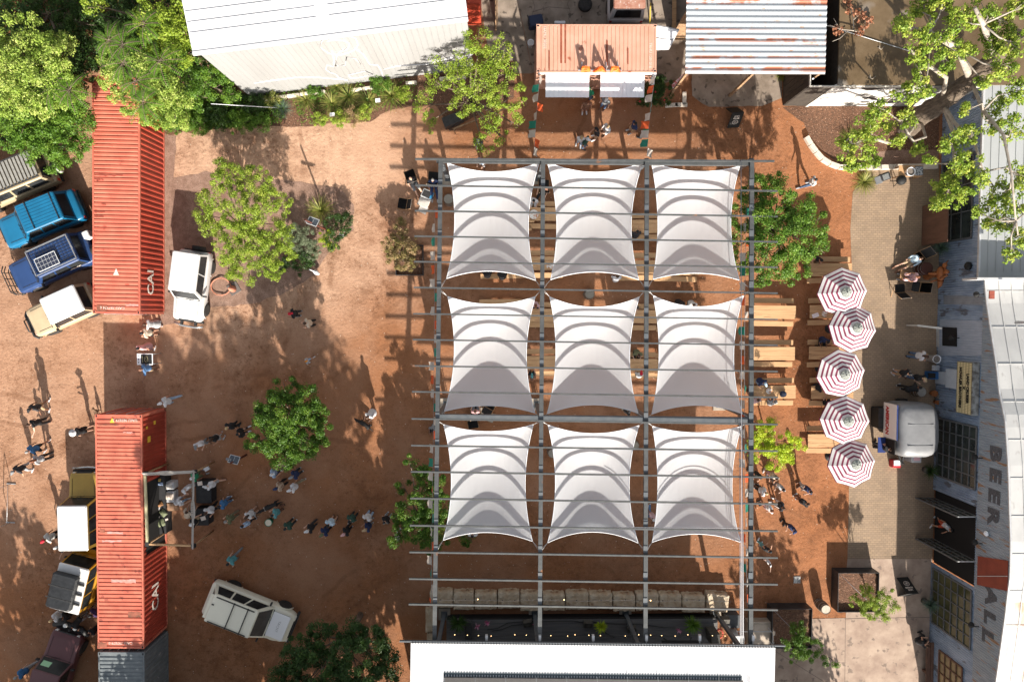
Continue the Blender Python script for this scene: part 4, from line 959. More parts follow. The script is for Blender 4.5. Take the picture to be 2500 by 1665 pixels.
rosette('blue green spiky yucca before the olive paned window', 2270,1476,.6,.52,240,BL,h=.5,w=.02,droop=.2,sphere=True, group='yuccas by the hall')
rosette('dark spiky potted plant behind the silver trailer', 2270,1150,.5,.55,120,DG,h=.5,w=.03,droop=.6)
for z, u, v in ((.75,2296,606),(.6,2270,1476),(.5,2270,1150)):
    p = W(u, v, z); m = MB(); m.lathe((0,0,0), [(.16,0),(.22,z-.02),(.19,z-.03)], 14); tag(m.build('planter_pot', mat('dark_pot', (.07,.065,.06), (.12,.10,.09), 5, .7), None, (p.x, p.y, 0)), {.75:'dark pot holding the yucca by the dark window',.6:'dark pot holding the yucca by the olive paned window',.5:'dark pot of the spiky plant behind the silver trailer'}[z], 'pot', 'pots by the hall')
# ---- yard trees
tree('airy light green tree over the bar end of the warehouse bed', (1150,268), [(1170,95,35,4.8),(1210,125,38,4.8),(1150,150,42,4.6),(1220,180,42,4.6),(1170,205,48,4.6),(1110,185,35,4.2),(1065,150,20,3.6),(1250,235,34,4.4),(1200,265,36,4.2),(1130,250,34,3.8),(1060,205,26,3.2),(1035,255,26,2.8),(1045,300,22,2.6),(1190,310,30,4.0),(1180,355,24,3.8),(1255,300,22,3.8),(1225,340,20,3.6)], LG, .12, .62, .32, tr=.09, fill=.8)
tree('airy light green tree on the gravel island', (600,560), [(560,440,42,3.6),(620,450,42,3.6),(520,490,34,3.4),(585,515,48,3.8),(650,490,34,3.4),(530,560,36,3.2),(590,585,46,3.6),(650,560,36,3.4),(500,525,26,3.2),(560,615,36,3.2),(620,590,36,3.4),(690,550,26,2.8),(700,610,26,2.4),(670,660,24,2.6),(540,410,20,3.4),(640,630,42,3.2),(580,655,30,3.0),(690,500,22,3.0),(610,690,12,2.8),(690,590,24,3.0)], LG, .11, .95, .30, tr=.07, fill=1.0)
tree('silvery grey shrub on the gravel island', (738,590), [(738,585,34,.9),(760,610,22,.8),(715,570,26,.8)], GG, .08, 1.2, .22, cat='shrub', name='shrub', tr=.03)
tree('dark glossy shrub at the south edge of the gravel island', (728,640), [(728,640,32,.7),(700,645,22,.6),(755,625,22,.7)], DG, .17, .55, .28, cat='shrub', name='shrub', tr=.03, asp=.32)
tree('dark glossy shrub at the eastern tip of the gravel island', (822,562), [(822,555,34,.8),(838,540,22,.7),(815,590,20,.7)], DG, .17, .55, .28, cat='shrub', name='shrub', tr=.03, asp=.32)
tree('bright lime shrub between the red beam and the dark glossy shrub', (798,585), [(798,582,20,.6),(808,600,14,.5)], YG, .08, 1.0, .2, cat='shrub', name='shrub', tr=.02)
tree('dense rich green tree standing alone in the middle of the dirt yard', (735,1015), [(700,955,36,3.8),(665,985,34,3.6),(740,975,40,4.0),(770,1010,34,3.8),(640,1020,30,3.4),(700,1010,52,4.4),(660,1060,50,3.9),(730,1060,56,4.2),(782,1045,24,3.6),(690,1100,44,3.4),(745,1095,38,3.4),(622,1085,20,2.8),(700,1130,14,2.6),(785,1070,18,3.4)], RG, .13, 1.5, .34, tr=.12)
tree('dark shaded tree at the bottom edge of the dirt yard', (880,1500), [(740,1590,50,4.4),(790,1555,40,4.2),(860,1540,36,4.2),(915,1570,40,4.4),(780,1640,65,4.8),(860,1620,65,5.0),(935,1640,45,4.6),(700,1650,40,4.2),(830,1700,70,4.8),(720,1700,50,4.2),(950,1600,24,4.0)], DG, .15, 1.4, .38, tr=.14)
tree('small bronze leaved tree in a square black planter', (985,640), [(975,622,34,1.5),(1000,600,24,1.5),(955,600,22,1.4),(985,575,18,1.3),(965,565,14,1.2),(992,640,24,1.3),(978,546,12,1.0)], RD, .11, .85, .22, tr=.04)
tree('dark green tree straddling the west edge of the pergola', (1030,1255), [(1005,1125,16,3.0),(1025,1155,28,3.2),(1055,1175,28,3.2),(985,1185,18,2.8),(1040,1215,40,3.4),(1075,1240,36,3.2),(1000,1245,34,3.2),(965,1265,18,2.8),(1030,1290,44,3.2),(985,1305,32,3.0),(1070,1300,36,3.0),(948,1320,14,2.6),(1140,1312,20,1.2),(1050,1340,14,2.4)], RG, .13, 1.2, .32, tr=.09)
tree('broad mid green tree beside the north east corner of the pergola', (1862,560), [(1850,470,38,3.8),(1890,450,30,3.8),(1820,520,42,3.8),(1900,500,44,4.2),(1950,510,42,4.2),(1985,550,38,3.8),(1865,560,52,4.4),(1930,580,54,4.4),(1820,590,40,3.8),(1870,630,46,4.0),(1940,640,42,3.8),(1995,605,28,3.6),(1810,650,26,3.2),(1860,680,24,3.2),(1925,675,26,3.2)], MG, .14, 1.25, .36, tr=.12)
tree('bright lime green young tree beside the east edge of the pergola', (1870,1075), [(1870,1055,30,2.6),(1905,1085,32,2.8),(1860,1100,30,2.4),(1935,1070,22,2.4),(1955,1090,10,2.3),(1890,1125,24,2.4),(1925,1115,20,2.4),(1838,1080,16,2.2),(1885,1025,10,2.2)], YG, .12, 1.0, .27, tr=.05)
tree('young sunlit tree in the eastern of the two black planters by the pavement', (2105,1440), [(2115,1440,18,2.0),(2140,1465,24,2.4),(2090,1465,18,2.2),(2125,1490,24,2.4),(2165,1445,16,2.2),(2155,1505,18,2.4),(2180,1480,16,2.3),(2150,1475,16,2.4)], LG, .09, .85, .22, tr=.035)
tree('young green tree in the western of the two black planters by the pavement', (1935,1530), [(1945,1530,20,2.1),(1930,1570,24,2.4),(1965,1565,22,2.4),(1950,1605,22,2.4),(1990,1580,18,2.3),(2015,1610,12,2.3),(2040,1618,8,2.2),(1978,1600,14,2.3)], MG, .10, 1.0, .24, tr=.035)
def planter(u0, v0, u1, v1, h, lb):
    a = W(u0, v0, h); b = W(u1, v1, h); c = (a+b)/2; sx, sy = b.x-a.x, a.y-b.y
    o = empty('planter_box', (c.x, c.y, 0), 0, lb, 'planter', 'black steel planters'); m = MB(); t_ = .03
    for s in (-1, 1): m.box((s*(sx/2-t_/2), 0, h/2), (t_, sy, h)); m.box((0, s*(sy/2-t_/2), h/2), (sx-2*t_, t_, h))
    m.build('walls', mat('black_steel', (.018,.018,.02), (.04,.04,.042), 4, .5), o)
    m = MB(); n_ = 9; r_ = random.Random(int(u0)); V = [((i/n_-.5)*(sx-.07), (j/n_-.5)*(sy-.07), h-.22+r_.uniform(-.05,.06)) for j in range(n_+1) for i in range(n_+1)]
    m.add(V, [(j*(n_+1)+i, j*(n_+1)+i+1, (j+1)*(n_+1)+i+1, (j+1)*(n_+1)+i) for j in range(n_) for i in range(n_)], 0, True); m.build('mulch', mulch, o)
    m = MB(); m.tube([(-sx/2+.05, sy/2-.05, h), (sx*.1, -sy*.1, 1.3)], .012, 5); m.build('guy_wire', MATS['white_conduit'], o)
    return o
planter(965,598,1033,672,.35,'low black planter under the small bronze tree'); planter(2047,1398,2145,1494,.8,'large black planter east of the wooden barrel'); planter(1886,1486,1982,1582,.8,'large black planter at the corner of the stage roof')
# ---- old oak, top right
O = W(2215,312); ok = empty('oak_tree', O, 0, 'old leaning oak with thick furrowed trunk spreading over the shed and the hall roof', 'tree')
TN[0] += 1; g = np.random.default_rng(99); r_ = random.Random(99); m = MB()
tp = [(2215,312,0,.62),(2245,285,1.6,.52),(2300,250,3.2,.46),(2370,195,5,.42),(2430,140,6.5,.36),(2500,70,8,.3)]
pts = [W(u, v, z)-O for u, v, z, r in tp]
mt_ = MB(); fine = []; 
for i in range(len(pts)-1):
    for k_ in range(6): fine.append((pts[i].lerp(pts[i+1], k_/6), (tp[i][3]*(1-k_/6)+tp[i+1][3]*k_/6)*r_.uniform(.95,1.06)))
mt_.tube([p for p, _ in fine], [q_ for _, q_ in fine], 28)
mt_.v = [tuple(Vector(p)*1.0+Vector((r_.uniform(-.035,.035), r_.uniform(-.035,.035), r_.uniform(-.02,.02)))) for p in mt_.v]
mt_.build('trunk', mat('furrowed_bark', (.15,.115,.085), (.06,.045,.033), 9, .95, bump=.06, bscale=10, stretch=(1,1,.25)), ok)
lim = [(1,[(2215,330,1.8),(2170,350,3.2),(2120,335,4.4),(2080,330,5)],.13),(1,[(2260,335,2.5),(2230,345,3.5),(2200,300,4.4),(2150,260,5)],.08),(2,[(2330,300,4.2),(2380,350,5.2),(2400,420,6)],.11),(3,[(2400,270,6),(2450,330,6.8),(2470,430,7.2),(2480,540,7.2)],.10),(3,[(2340,120,7),(2270,80,7.6),(2230,70,7.6)],.18),(4,[(2400,60,8),(2380,20,8.4)],.16),(2,[(2310,190,5),(2250,150,6),(2220,120,6.5)],.12),(2,[(2330,330,4.2),(2330,400,5),(2310,470,5.2)],.12)]
tips = []
for k, pl, r0 in lim:
    q = [pts[k]]+[W(u, v, z)-O for u, v, z in pl]; m.tube(q, [r0*(1-.8*i/len(q)) for i in range(len(q))], 8); tips += q[1:]
lobes = [(2250,30,30),(2300,20,32),(2350,50,30),(2400,20,34),(2450,50,36),(2490,20,30),(2220,70,24),(2270,90,30),(2320,100,28),(2420,100,34),(2480,110,34),(2240,130,26),(2300,150,26),(2360,120,20),(2460,170,34),(2250,180,24),(2210,230,26),(2260,215,20),(2200,60,14),(2400,200,20),(2490,220,30),(2150,270,26),(2120,290,26),(2170,300,20),(2100,350,30),(2070,375,24),(2125,390,24),(2085,400,18),(2220,290,22),(2195,335,18),(2240,360,16),(2330,350,28),(2370,330,24),(2420,300,28),(2470,310,34),(2360,400,34),(2320,430,28),(2395,440,24),(2290,470,24),(2330,480,26),(2290,500,18),(2360,480,18),(2420,500,22),(2450,470,30),(2490,430,30),(2450,540,30),(2485,580,30),(2480,500,26),(2410,545,14),(2470,620,16),(2385,520,12),(2440,250,24),(2360,270,14),(2270,390,12),(2130,330,20),(2060,345,12)]
cl = []
for u, v, rp in lobes:
    z = 5.0 if u < 2260 and v > 240 else (7.6 if v < 240 else 6.4); z += r_.uniform(-.6,.6); c = W(u, v, z)-O; rm = rp*(CAMZ-z)/FPX
    q = min(tips, key=lambda p: (p-c).length); mid = q.lerp(c, .5)+Vector((r_.uniform(-.3,.3), r_.uniform(-.3,.3), .1)); m.tube([q, mid, c], [.05,.035,.015], 5)
    for i in range(int(5+11*rm*rm*3)):
        a = r_.uniform(0, 6.283); d_ = math.sqrt(r_.random())*rm; e = c+Vector((d_*math.cos(a), d_*math.sin(a), r_.uniform(-.4,.4)*rm))
        cl.append((e.x, e.y, e.z, .26*r_.uniform(.6,1.1), r_.uniform(.15,.8)))
        if i % 3 == 0: m.tube([mid.lerp(c,.5), c.lerp(e,.5)+Vector((0,0,.04)), e], [.016,.012,.006], 4)
V, T = leaves(g, cl, 52, .115, asp=.62); quads('crown', V, OG, ok, T); m.build('limbs', pbark, ok)
# dead branch on the shed roof
p0 = W(2085,88,3.6); t = empty('dead_branch', p0, 0, 'fallen dead branch with brown leaves lying on the stained flat roof', 'branch'); m = MB()
def q(u, v, z=3.75): return W(u, v, z)-p0
for pl, r in (([(2108,82),(2085,76),(2050,72),(2025,62)],.035),([(2085,76),(2083,50),(2078,20)],.03),([(2070,76),(2050,95),(2032,102)],.022),([(2083,50),(2100,35)],.02),([(2050,72),(2035,45)],.016),([(2108,82),(2112,55),(2125,58)],.02),([(2050,70),(2040,60),(2033,70)],.014)):
    m.tube([q(u, v, 3.72+i*.06) for i, (u, v) in enumerate(pl)], [r*(1-.25*i) for i in range(len(pl))], 6)
m.build('twigs', pbark, t); cl = []
for u, v, rp in ((2070,8,9),(2078,22,10),(2088,28,9),(2100,30,8),(2110,40,9),(2122,45,8),(2095,62,10),(2110,70,10),(2122,60,8),(2036,68,5),(2050,75,4),(2098,78,7),(2040,80,4)):
    for i in range(3): c = q(u+r_.uniform(-rp,rp), v+r_.uniform(-rp,rp), 3.8); cl.append((c.x, c.y, c.z, .14, r_.uniform(.2,.8)))
V, T = leaves(np.random.default_rng(5), cl, 12, .12, asp=.7); quads('leaves', V, BR, t, T)
for i, (u, v, s_) in enumerate(((2143,116,1),(2120,188,1.2))):
    m = MB(); m.tube([(0,0,0),(.16*s_,-.12,.02),(.3*s_,.02,.03)], .018, 5); m.tube([(.1,-.08,.02),(.05,.1,.05)], .012, 5)
    tag(m.build('fallen_twig', pbark, None, W(u, v, 3.57)), ('forked pale twig in the middle of the stained flat roof','pale twig near the front edge of the stained flat roof')[i], 'twig', 'twigs on the flat roof')
# shade casting trees south of the photograph, along the far side of the yard
def far_tree(x, y, h, r, seed, lb, dens=1.0):
    TN[0] = 500+seed; g = np.random.default_rng(seed); rr = random.Random(seed); t = empty('shade_tree', (x, y, 0), 0, lb, 'tree', 'shade trees south of the yard'); cl = []
    for i in range(int(150*dens)):
        a = rr.uniform(0, 6.283); q_ = math.sqrt(rr.random())*r; zz = h-r*.2-rr.random()*h*.62
        cl.append((q_*math.cos(a), q_*math.sin(a), zz, rr.uniform(.5,1.1), rr.uniform(.2,.8)))
    V, T = leaves(g, cl, 70, .36, asp=.7); quads('crown', V, MG, t, T); m = MB(); m.tube([(0,0,0),(.2,.1,h*.4),(0,0,h*.8)], [.32,.24,.1], 10); m.build('trunk', bark, t)
far_tree(-12.2,-24.5,12.5,3.6,1,'big spreading tree south of the dirt yard, nearest the grey container',1.3)
far_tree(-7.6,-25,12.8,3.7,2,'big spreading tree south of the dirt yard, nearest the dark shaded tree',1.3)
far_tree(-11.6,-29,14.5,3.8,6,'tallest tree in the row south of the dirt yard',1.2)
far_tree(-24.5,-26,7.0,3.6,4,'rounded tree south of the parked maroon off roader',.8)
far_tree(-8.2,-30,15,3.4,9,'slender tree behind the others south of the yard',1.1)
far_tree(-17.4,-26.5,6.6,3.1,11,'low rounded tree south of the grey blue container',1.2)
far_tree(17.0,-26,6.2,2.6,7,'thin crowned tree south of the concrete pavement',.4)

# dense undergrowth below the corner trees, and an added ring of unseen distant trees
def cover(name, label, poly, n, mtl, size, zmax, seed):
    g = np.random.default_rng(seed); us = [p[0] for p in poly]; vs = [p[1] for p in poly]; P_l = []
    def ins(u, v):
        c = False; j = len(poly)-1
        for i in range(len(poly)):
            if (poly[i][1] > v) != (poly[j][1] > v) and u < (poly[j][0]-poly[i][0])*(v-poly[i][1])/(poly[j][1]-poly[i][1])+poly[i][0]: c = not c
            j = i
        return c
    rr = random.Random(seed)
    while len(P_l) < n:
        u, v = rr.uniform(min(us), max(us)), rr.uniform(min(vs), max(vs))
        if ins(u, v):
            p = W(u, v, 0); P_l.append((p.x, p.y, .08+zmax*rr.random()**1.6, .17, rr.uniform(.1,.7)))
    V, T = leaves(g, P_l, 7, size); o = quads(name, V, mtl, None, T); o['kind'] = 'stuff'; o['label'] = label; o['category'] = 'undergrowth'; return o
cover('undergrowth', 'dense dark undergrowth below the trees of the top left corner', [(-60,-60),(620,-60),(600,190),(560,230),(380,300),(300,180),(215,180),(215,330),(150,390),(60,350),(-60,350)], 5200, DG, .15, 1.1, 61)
cover('ground_cover', 'low leafy ground cover along the foot of the white warehouse', [(400,270),(560,230),(640,238),(700,232),(690,300),(560,312),(400,322)], 1500, MG, .09, .35, 62)
cover('ground_cover', 'patchy green ground cover between the spiky tufts of the warehouse bed', [(700,222),(960,196),(1040,200),(1060,240),(960,262),(830,296),(740,305)], 420, MG, .08, .25, 63)
g_ = np.random.default_rng(77); cl = []  # unseen tree ring, added to darken the bright horizon mirrored in glass
for i in range(900):
    a = i*2*math.pi/900; q_ = 95+g_.uniform(-9,9); cl.append((q_*math.cos(a), q_*math.sin(a), g_.uniform(1.5,9.5), 2.6, g_.uniform(.1,.7)))
V, T = leaves(g_, cl, 26, 1.3, flat=1.0, asp=.8); o = quads('added_tree_ring', V, MG, None, T); o['kind'] = 'stuff'; o['label'] = 'unseen ring of distant trees added to dim horizon reflections'; o['category'] = 'trees'
# ================================================================ vehicles
tyre = mat('tyre_rubber', (.016,.016,.017), (.04,.036,.033), 9, .85); rimm = mat('rim_metal', (.52,.52,.52), (.4,.4,.4), 5, .4, metal=.6)
cglass = mat('car_glass', (.012,.014,.016), (.03,.033,.035), 2, .25, spec=.25); blk = mat('black_plastic', (.018,.018,.019), (.035,.035,.036), 6, .6)
lampm = mat('headlamp', (.75,.75,.72), rough=.2); tailm = mat('taillamp', (.45,.02,.015), rough=.3); chrome = mat('dull_chrome', (.6,.6,.6), rough=.25, metal=.8)
def paint(name, c, d=.8, rough=.35): return mat(name, c, tuple(x*d for x in c), 1.1, rough, spec=.5, detail=8)
def loft(secs, n=16, pw=5):
    """secs: list of (x, halfwidth, z0, z1) rounded box sections, closed"""
    V = []; F = []
    for x, hw, z0, z1 in secs:
        for k in range(n):
            t = 2*math.pi*(k+.5)/n; c, s = math.cos(t), math.sin(t); e = 2/pw
            V.append((x, hw*math.copysign(abs(c)**e, c), (z0+z1)/2+(z1-z0)/2*math.copysign(abs(s)**e, s)))
    for i in range(len(secs)-1):
        for k in range(n): F.append((i*n+k, i*n+(k+1)%n, (i+1)*n+(k+1)%n, (i+1)*n+k))
    F.append(tuple(range(n-1,-1,-1))); F.append(tuple(range((len(secs)-1)*n, len(secs)*n))); 
    return V, [f[::-1] for f in F]
def wheel(parent, x, y, r=.37, w=.25, name='wheel', axis='y', z=None):
    m = MB(); M = Matrix.Translation((x, y, r if z is None else z)) @ (Matrix.Rotation(math.pi/2, 4, 'X') if axis == 'y' else Matrix.Rotation(math.pi/2, 4, 'Y') if axis == 'x' else Matrix.Identity(4))
    m.lathe((0,0,-w/2), [(r*.62,0),(r*.93,0),(r,.04),(r,w-.04),(r*.93,w),(r*.62,w)], 22); m.v = [tuple(M @ Vector(p)) for p in m.v]; o = m.build(name, tyre, parent)
    m = MB(); m.lathe((0,0,-w/2+.03), [(.05,0),(r*.6,.01),(r*.6,w-.07),(r*.45,w-.09),(.05,w-.05)], 16); m.v = [tuple(M @ Vector(p)) for p in m.v]; m.build('rim', rimm, o)
    return o
def car(label, u, v, zc, head, L, Wd, H, body, roof=None, hood=.30, rear=.02, belt=1.08, name='parked_car', slope=.42, rslope=.12, wr=.38, nw=2, cat='car', rounded=.0, tum=.82, group='off road vehicles parked on the dirt'):
    """u,v: image position of the car's plan centre at height zc; head degrees; hood, rear: fractions of the length"""
    p = W(u, v, zc); t = empty(name, (p.x, p.y, 0), R(head), label, cat, group); hl = L/2; hw = Wd/2; hoodx = hl-L*hood
    sills = .42; b = MB(); rd = rounded
    hb = belt-.04
    secs = [(-hl,hw*.90,sills+.1,belt-.06),(-hl+.08,hw*.97,sills,belt),(-hl+.5,hw,sills,belt),(0,hw,sills,belt),(hoodx,hw,sills,belt),(hoodx+.25,hw*.97,sills,hb-.01),(hl-.35,hw*(.95-rd*.1),sills,hb-.05),(hl-.08,hw*(.91-rd*.22),sills,hb-.10),(hl,hw*(.84-rd*.3),sills+.12,hb-.18)]
    V, F = loft(secs, 20, 7); b.add(V, F, 0, True); bo = b.build('body', body, t)
    # fenders
    for x in (hl-L*.18, -hl+L*.20):
        for s in (-1, 1):
            m = MB(); pts = []
            for k in range(9):
                a = math.pi*k/8; pts.append((x+math.cos(a)*(wr+.09), s*(hw-.045), wr+math.sin(a)*(wr+.09)))
            m.tube(pts, .04, 6); m.build('wheel_arch', body, t); wheel(t, x, s*(hw-.13), wr)
    # cabin
    x0 = hoodx+.08; x1 = -hl+L*rear+.05; tz = H-.05
    top0, top1 = x0-slope, x1+rslope; tw = hw*tum
    m = MB(); Bq = [(x0,hw*.94,belt-.04),(x0,-hw*.94,belt-.04),(x1,-hw*.94,belt-.04),(x1,hw*.94,belt-.04)]; Tq = [(top0,tw,tz),(top0,-tw,tz),(top1,-tw,tz),(top1,tw,tz)]
    m.add(Bq+Tq, [(0,1,5,4),(1,2,6,5),(2,3,7,6),(3,0,4,7),(7,6,5,4)][:5]); m.build('cabin', body, t)
    Bv = [Vector(x) for x in Bq]; Tv = [Vector(x) for x in Tq]
    def pane(nm, A_, B_, C_, D_, f0, f1, g0, g1, out, mm_=cglass):
        pts = []
        for f, g_ in ((f0,g0),(f1,g0),(f1,g1),(f0,g1)): lo = A_.lerp(B_, f); hi = D_.lerp(C_, f); pts.append(lo.lerp(hi, g_))
        nn = (pts[1]-pts[0]).cross(pts[3]-pts[0]).normalized(); ctr = sum(pts, Vector())/4
        if nn.dot(ctr-Vector((0,0,.8))) < 0: nn = -nn
        q = [p+nn*out for p in pts]; k = MB(); f = [0,1,2,3]
        if (q[1]-q[0]).cross(q[3]-q[0]).dot(nn) < 0: f = f[::-1]
        k.add(q, [f]); return k.build(nm, mm_, t)
    pane('windshield', Bv[0],Bv[1],Tv[1],Tv[0], .05,.95,.08,.93,.012); pane('rear_window', Bv[2],Bv[3],Tv[3],Tv[2], .10,.90,.16,.88,.012)
    for A_, B_, C_, D_ in ((Bv[1],Bv[2],Tv[2],Tv[1]),(Bv[3],Bv[0],Tv[0],Tv[3])):
        rev = A_.x < B_.x
        for i in range(nw+1):
            a, c = .05+.92*i/(nw+1), .05+.92*(i+1)/(nw+1)-.035
            pane('side_window', A_,B_,C_,D_, a, c, .14, .88, .012)
    m = MB(); m.box(((top0+top1)/2,0,tz+.035), (top0-top1+.10, tw*2+.08, .09), bev=.06); ro = m.build('roof', roof or body, t)
    m = MB(); m.box((hl+.03,0,.55),(.14,Wd*.94,.18), bev=.03); m.build('front_bumper', blk, t)
    m = MB(); m.box((-hl-.03,0,.55),(.12,Wd*.92,.16), bev=.03); m.build('rear_bumper', blk, t)
    m = MB(); m.box((hl-.005,0,.80),(.06,Wd*.5,.2)); m.build('grille', blk, t)
    for s in (-1, 1):
        m = MB(); m.box((hl-.03,s*hw*.68,.80),(.08,.2,.16), bev=.03); m.build('headlight', lampm, t)
        m = MB(); m.box((-hl+.01,s*hw*.85,.85),(.06,.12,.2)); m.build('taillight', tailm, t)
        m = MB(); m.box((x0-.25,s*(hw+.10),belt+.10),(.10,.20,.16), bev=.03); m.bar((x0-.25,s*hw*.93,belt+.03),(x0-.25,s*(hw+.04),belt+.06),.03,.03); m.build('mirror', blk, t)
    # panel lines on the bonnet
    m = MB()
    for s in (-1, 1): m.bar((hoodx+.12,s*hw*.72,hb+.002),(hl-.30,s*hw*.70,hb-.045),.012,.012)
    m.bar((hoodx+.10,-hw*.8,hb+.012),(hoodx+.10,hw*.8,hb+.012),.05,.012); m.build('bonnet_seam', blk, t)
    for s in (-1,1):
        m = MB(); m.bar((hoodx+.16,s*.1,hb+.025),(hoodx-.0,s*.1+.42,hb+.11),.014,.014); m.build('wiper', blk, t)
    t['_d'] = 1; del t['_d']
    return t, dict(hl=hl,hw=hw,top0=top0,top1=top1,tw=tw,H=H,hoodx=hoodx,belt=belt,x1=x1)
def roof_bars(t, d, xs, m_=blk, w=.05, rails=False):
    for x in xs:
        m = MB(); m.bar((x,-d['tw'],d['H']+.09),(x,d['tw'],d['H']+.09),w,.04)
        for s in (-1,1): m.box((x,s*d['tw']*.95,d['H']+.06),(.06,.05,.09))
        m.build('roof_bar', m_, t)
    if rails:
        for s in (-1,1): m = MB(); m.bar((d['top0']-.15,s*d['tw']*.93,d['H']+.07),(d['top1']+.15,s*d['tw']*.93,d['H']+.07),.04,.045); m.build('roof_rail', m_, t)
def spare(t, d, y=0, cover=None, z=.95):
    o = wheel(t, -d['hl']-.16, y, .36, .24, 'spare_wheel', 'x', z)
    if cover:
        m = MB(); M = Matrix.Translation((-d['hl']-.34, y, z)) @ Matrix.Rotation(-math.pi/2, 4, 'Y'); m.lathe((0,0,-.06), [(.35,0),(.35,.05),(.28,.08)], 18); m.v = [tuple(M @ Vector(p)) for p in m.v]; m.build('cover', cover, o)
tan = paint('tan_paint', (.40,.32,.20)); lblue = paint('sky_blue_paint', (.008,.135,.27)); dblue = paint('navy_blue_paint', (.022,.055,.16)); beige = paint('beige_paint', (.50,.39,.25)); whitep = paint('white_car_paint', (.62,.62,.615), .9)
mustard = paint('mustard_paint', (.46,.30,.06)); yellow = paint('amber_paint', (.50,.25,.02)); maroon = paint('maroon_paint', (.12,.045,.05)); creamp = paint('cream_car_paint', (.78,.75,.62), .95); vanw = paint('dusty_white_paint', (.62,.63,.64))
t, d = car('tan wagon with a full length slatted roof rack, parked at the left edge', 2, 440, 1.6, 202, 4.9, 1.85, 1.85, tan, rear=.02, hood=.28, nw=2)
m = MB()
for i in range(13): m.box((d['top1']+.1+i*.20,0,d['H']+.15),(.13,1.32,.03))
m.build('rack_slats', mat('rack_grey', (.30,.29,.26), (.2,.2,.19), 4, .6), t)
m = MB(); 
for s in (-1,1): m.bar((d['top1'],s*.70,d['H']+.16),(d['top0'],s*.70,d['H']+.16),.05,.08)
m.build('rack_frame', blk, t); spare(t, d, .2, whitep)
t, d = car('sky blue wagon with a ribbed roof and two thin black roof bars', 90, 533, 1.2, 202, 4.5, 1.80, 1.85, lblue, hood=.28, rear=.06, slope=.62, rslope=.28, nw=2)
roof_bars(t, d, (d['top0']-.55, d['top1']+.15), w=.03)
m = MB()
for i in range(8): m.bar((d['top1']+.05,(i-3.5)*.17,d['H']+.034),(d['top0']-.08,(i-3.5)*.17,d['H']+.034),.03,.02)
m.build('roof_ribs', lblue, t)
t, d = car('dark blue wagon with a solar panel on its roof rack and a black bull bar', 118, 640, 1.2, 204, 4.6, 1.82, 1.85, dblue, hood=.29, rear=.05, slope=.62, nw=2)
m = MB(); tp_ = d['top0']-d['top1']
for s in (-1,1): m.bar((d['top1'],s*.68,d['H']+.14),(d['top0'],s*.68,d['H']+.14),.05,.06)
for x in (d['top1'],d['top0']): m.bar((x,-.70,d['H']+.14),(x,.70,d['H']+.14),.05,.06)
m.build('roof_rack', chrome, t)
m = MB()
for i in range(12): m.bar((d['top1']+i*tp_/11,-.66,d['H']+.10),(d['top1']+i*tp_/11,.66,d['H']+.10),.015,.015)
for i in range(9): m.bar((d['top1'],-.64+i*.16,d['H']+.11),(d['top0'],-.64+i*.16,d['H']+.11),.012,.015)
m.build('rack_mesh', blk, t)
m = MB(); cx = d['top0']-.85; m.box((cx,.22,d['H']+.17),(1.15,.66,.03)); sp_ = m.build('solar_panel', mat('solar_cell', (.018,.022,.04), (.03,.035,.06), 20, .15, spec=.7), t)
m = MB()
for i in range(7): m.box((cx-.575+i*.1917,.22,d['H']+.188),(.01,.66,.004))
for i in range(4): m.box((cx,.22-.33+i*.22,d['H']+.188),(1.15,.01,.004))
for i in (-1,1): m.box((cx+i*.58,.22,d['H']+.175),(.03,.7,.04)); m.box((cx,.22+i*.345,d['H']+.175),(1.15,.03,.04))
m.build('panel_frame', mat('silver_line', (.55,.57,.58), rough=.4), sp_)
m = MB(); 
for z in (.55,.85,1.05): m.tube([(d['hl']+.12,-.85,z),(d['hl']+.32,-.6,z),(d['hl']+.34,.6,z),(d['hl']+.12,.85,z)], .028, 6)
for y in (-.55,-.2,.2,.55): m.tube([(d['hl']+.33,y,.45),(d['hl']+.33,y,1.07)], .025, 6)
m.build('bull_bar', blk, t); spare(t, d, .42)
m = MB(); m.box((-d['hl']-.25,-.45,1.15),(.36,.42,.5), bev=.04); m.build('white_jerrycan', whitep, t)
m = MB()
for i in range(14): m.box((-.9-.06*(i%7)-.02*i,d['hw']*.93+.02,1.12+.09*(i//7)+.03*(i%2)),(.07,.01,.07))
m.build('stickers', MATS['stencil_white'], t)
t, d = car('short beige off roader with a plain white hardtop and black front bar', 143, 757, 1.2, 204, 3.75, 1.72, 1.9, beige, whitep, hood=.32, rear=.02, slope=.5, rslope=.1, nw=1)
spare(t, d, .35)
m = MB(); m.tube([(d['hl']+.1,-.8,.6),(d['hl']+.25,-.6,.62),(d['hl']+.28,.6,.62),(d['hl']+.1,.8,.6)], .07, 8); m.tube([(d['hl']+.28,-.4,.6),(d['hl']+.28,-.3,.9),(d['hl']+.28,.3,.9),(d['hl']+.28,.4,.6)], .035, 6); m.build('bull_bar', blk, t)
t, d = car('white short wheelbase off roader parked alone east of the red container', 462, 697, 1.1, 261.5, 3.8, 1.68, 1.92, whitep, whitep, hood=.33, rear=.02, rslope=.08, nw=1)
spare(t, d, .2)
m = MB(); m.tube([(d['hl']+.22,-.78,.60),(d['hl']+.34,-.4,.60),(d['hl']+.36,.4,.60),(d['hl']+.28,.8,.60)], .06, 8); m.build('bumper_pipe', chrome, t)
for s in (-1,1): m = MB(); m.box((d['hl']+.15,s*.38,.58),(.25,.12,.14)); m.build('bumper_mount', blk, t)
t, d = car('mustard off roader with a plain white hardtop tucked behind the red container', 200, 1247, 1.2, 90.5, 4.1, 1.70, 2.05, mustard, whitep, hood=.34, rear=.02, slope=.25, rslope=.05, nw=2, tum=.9)
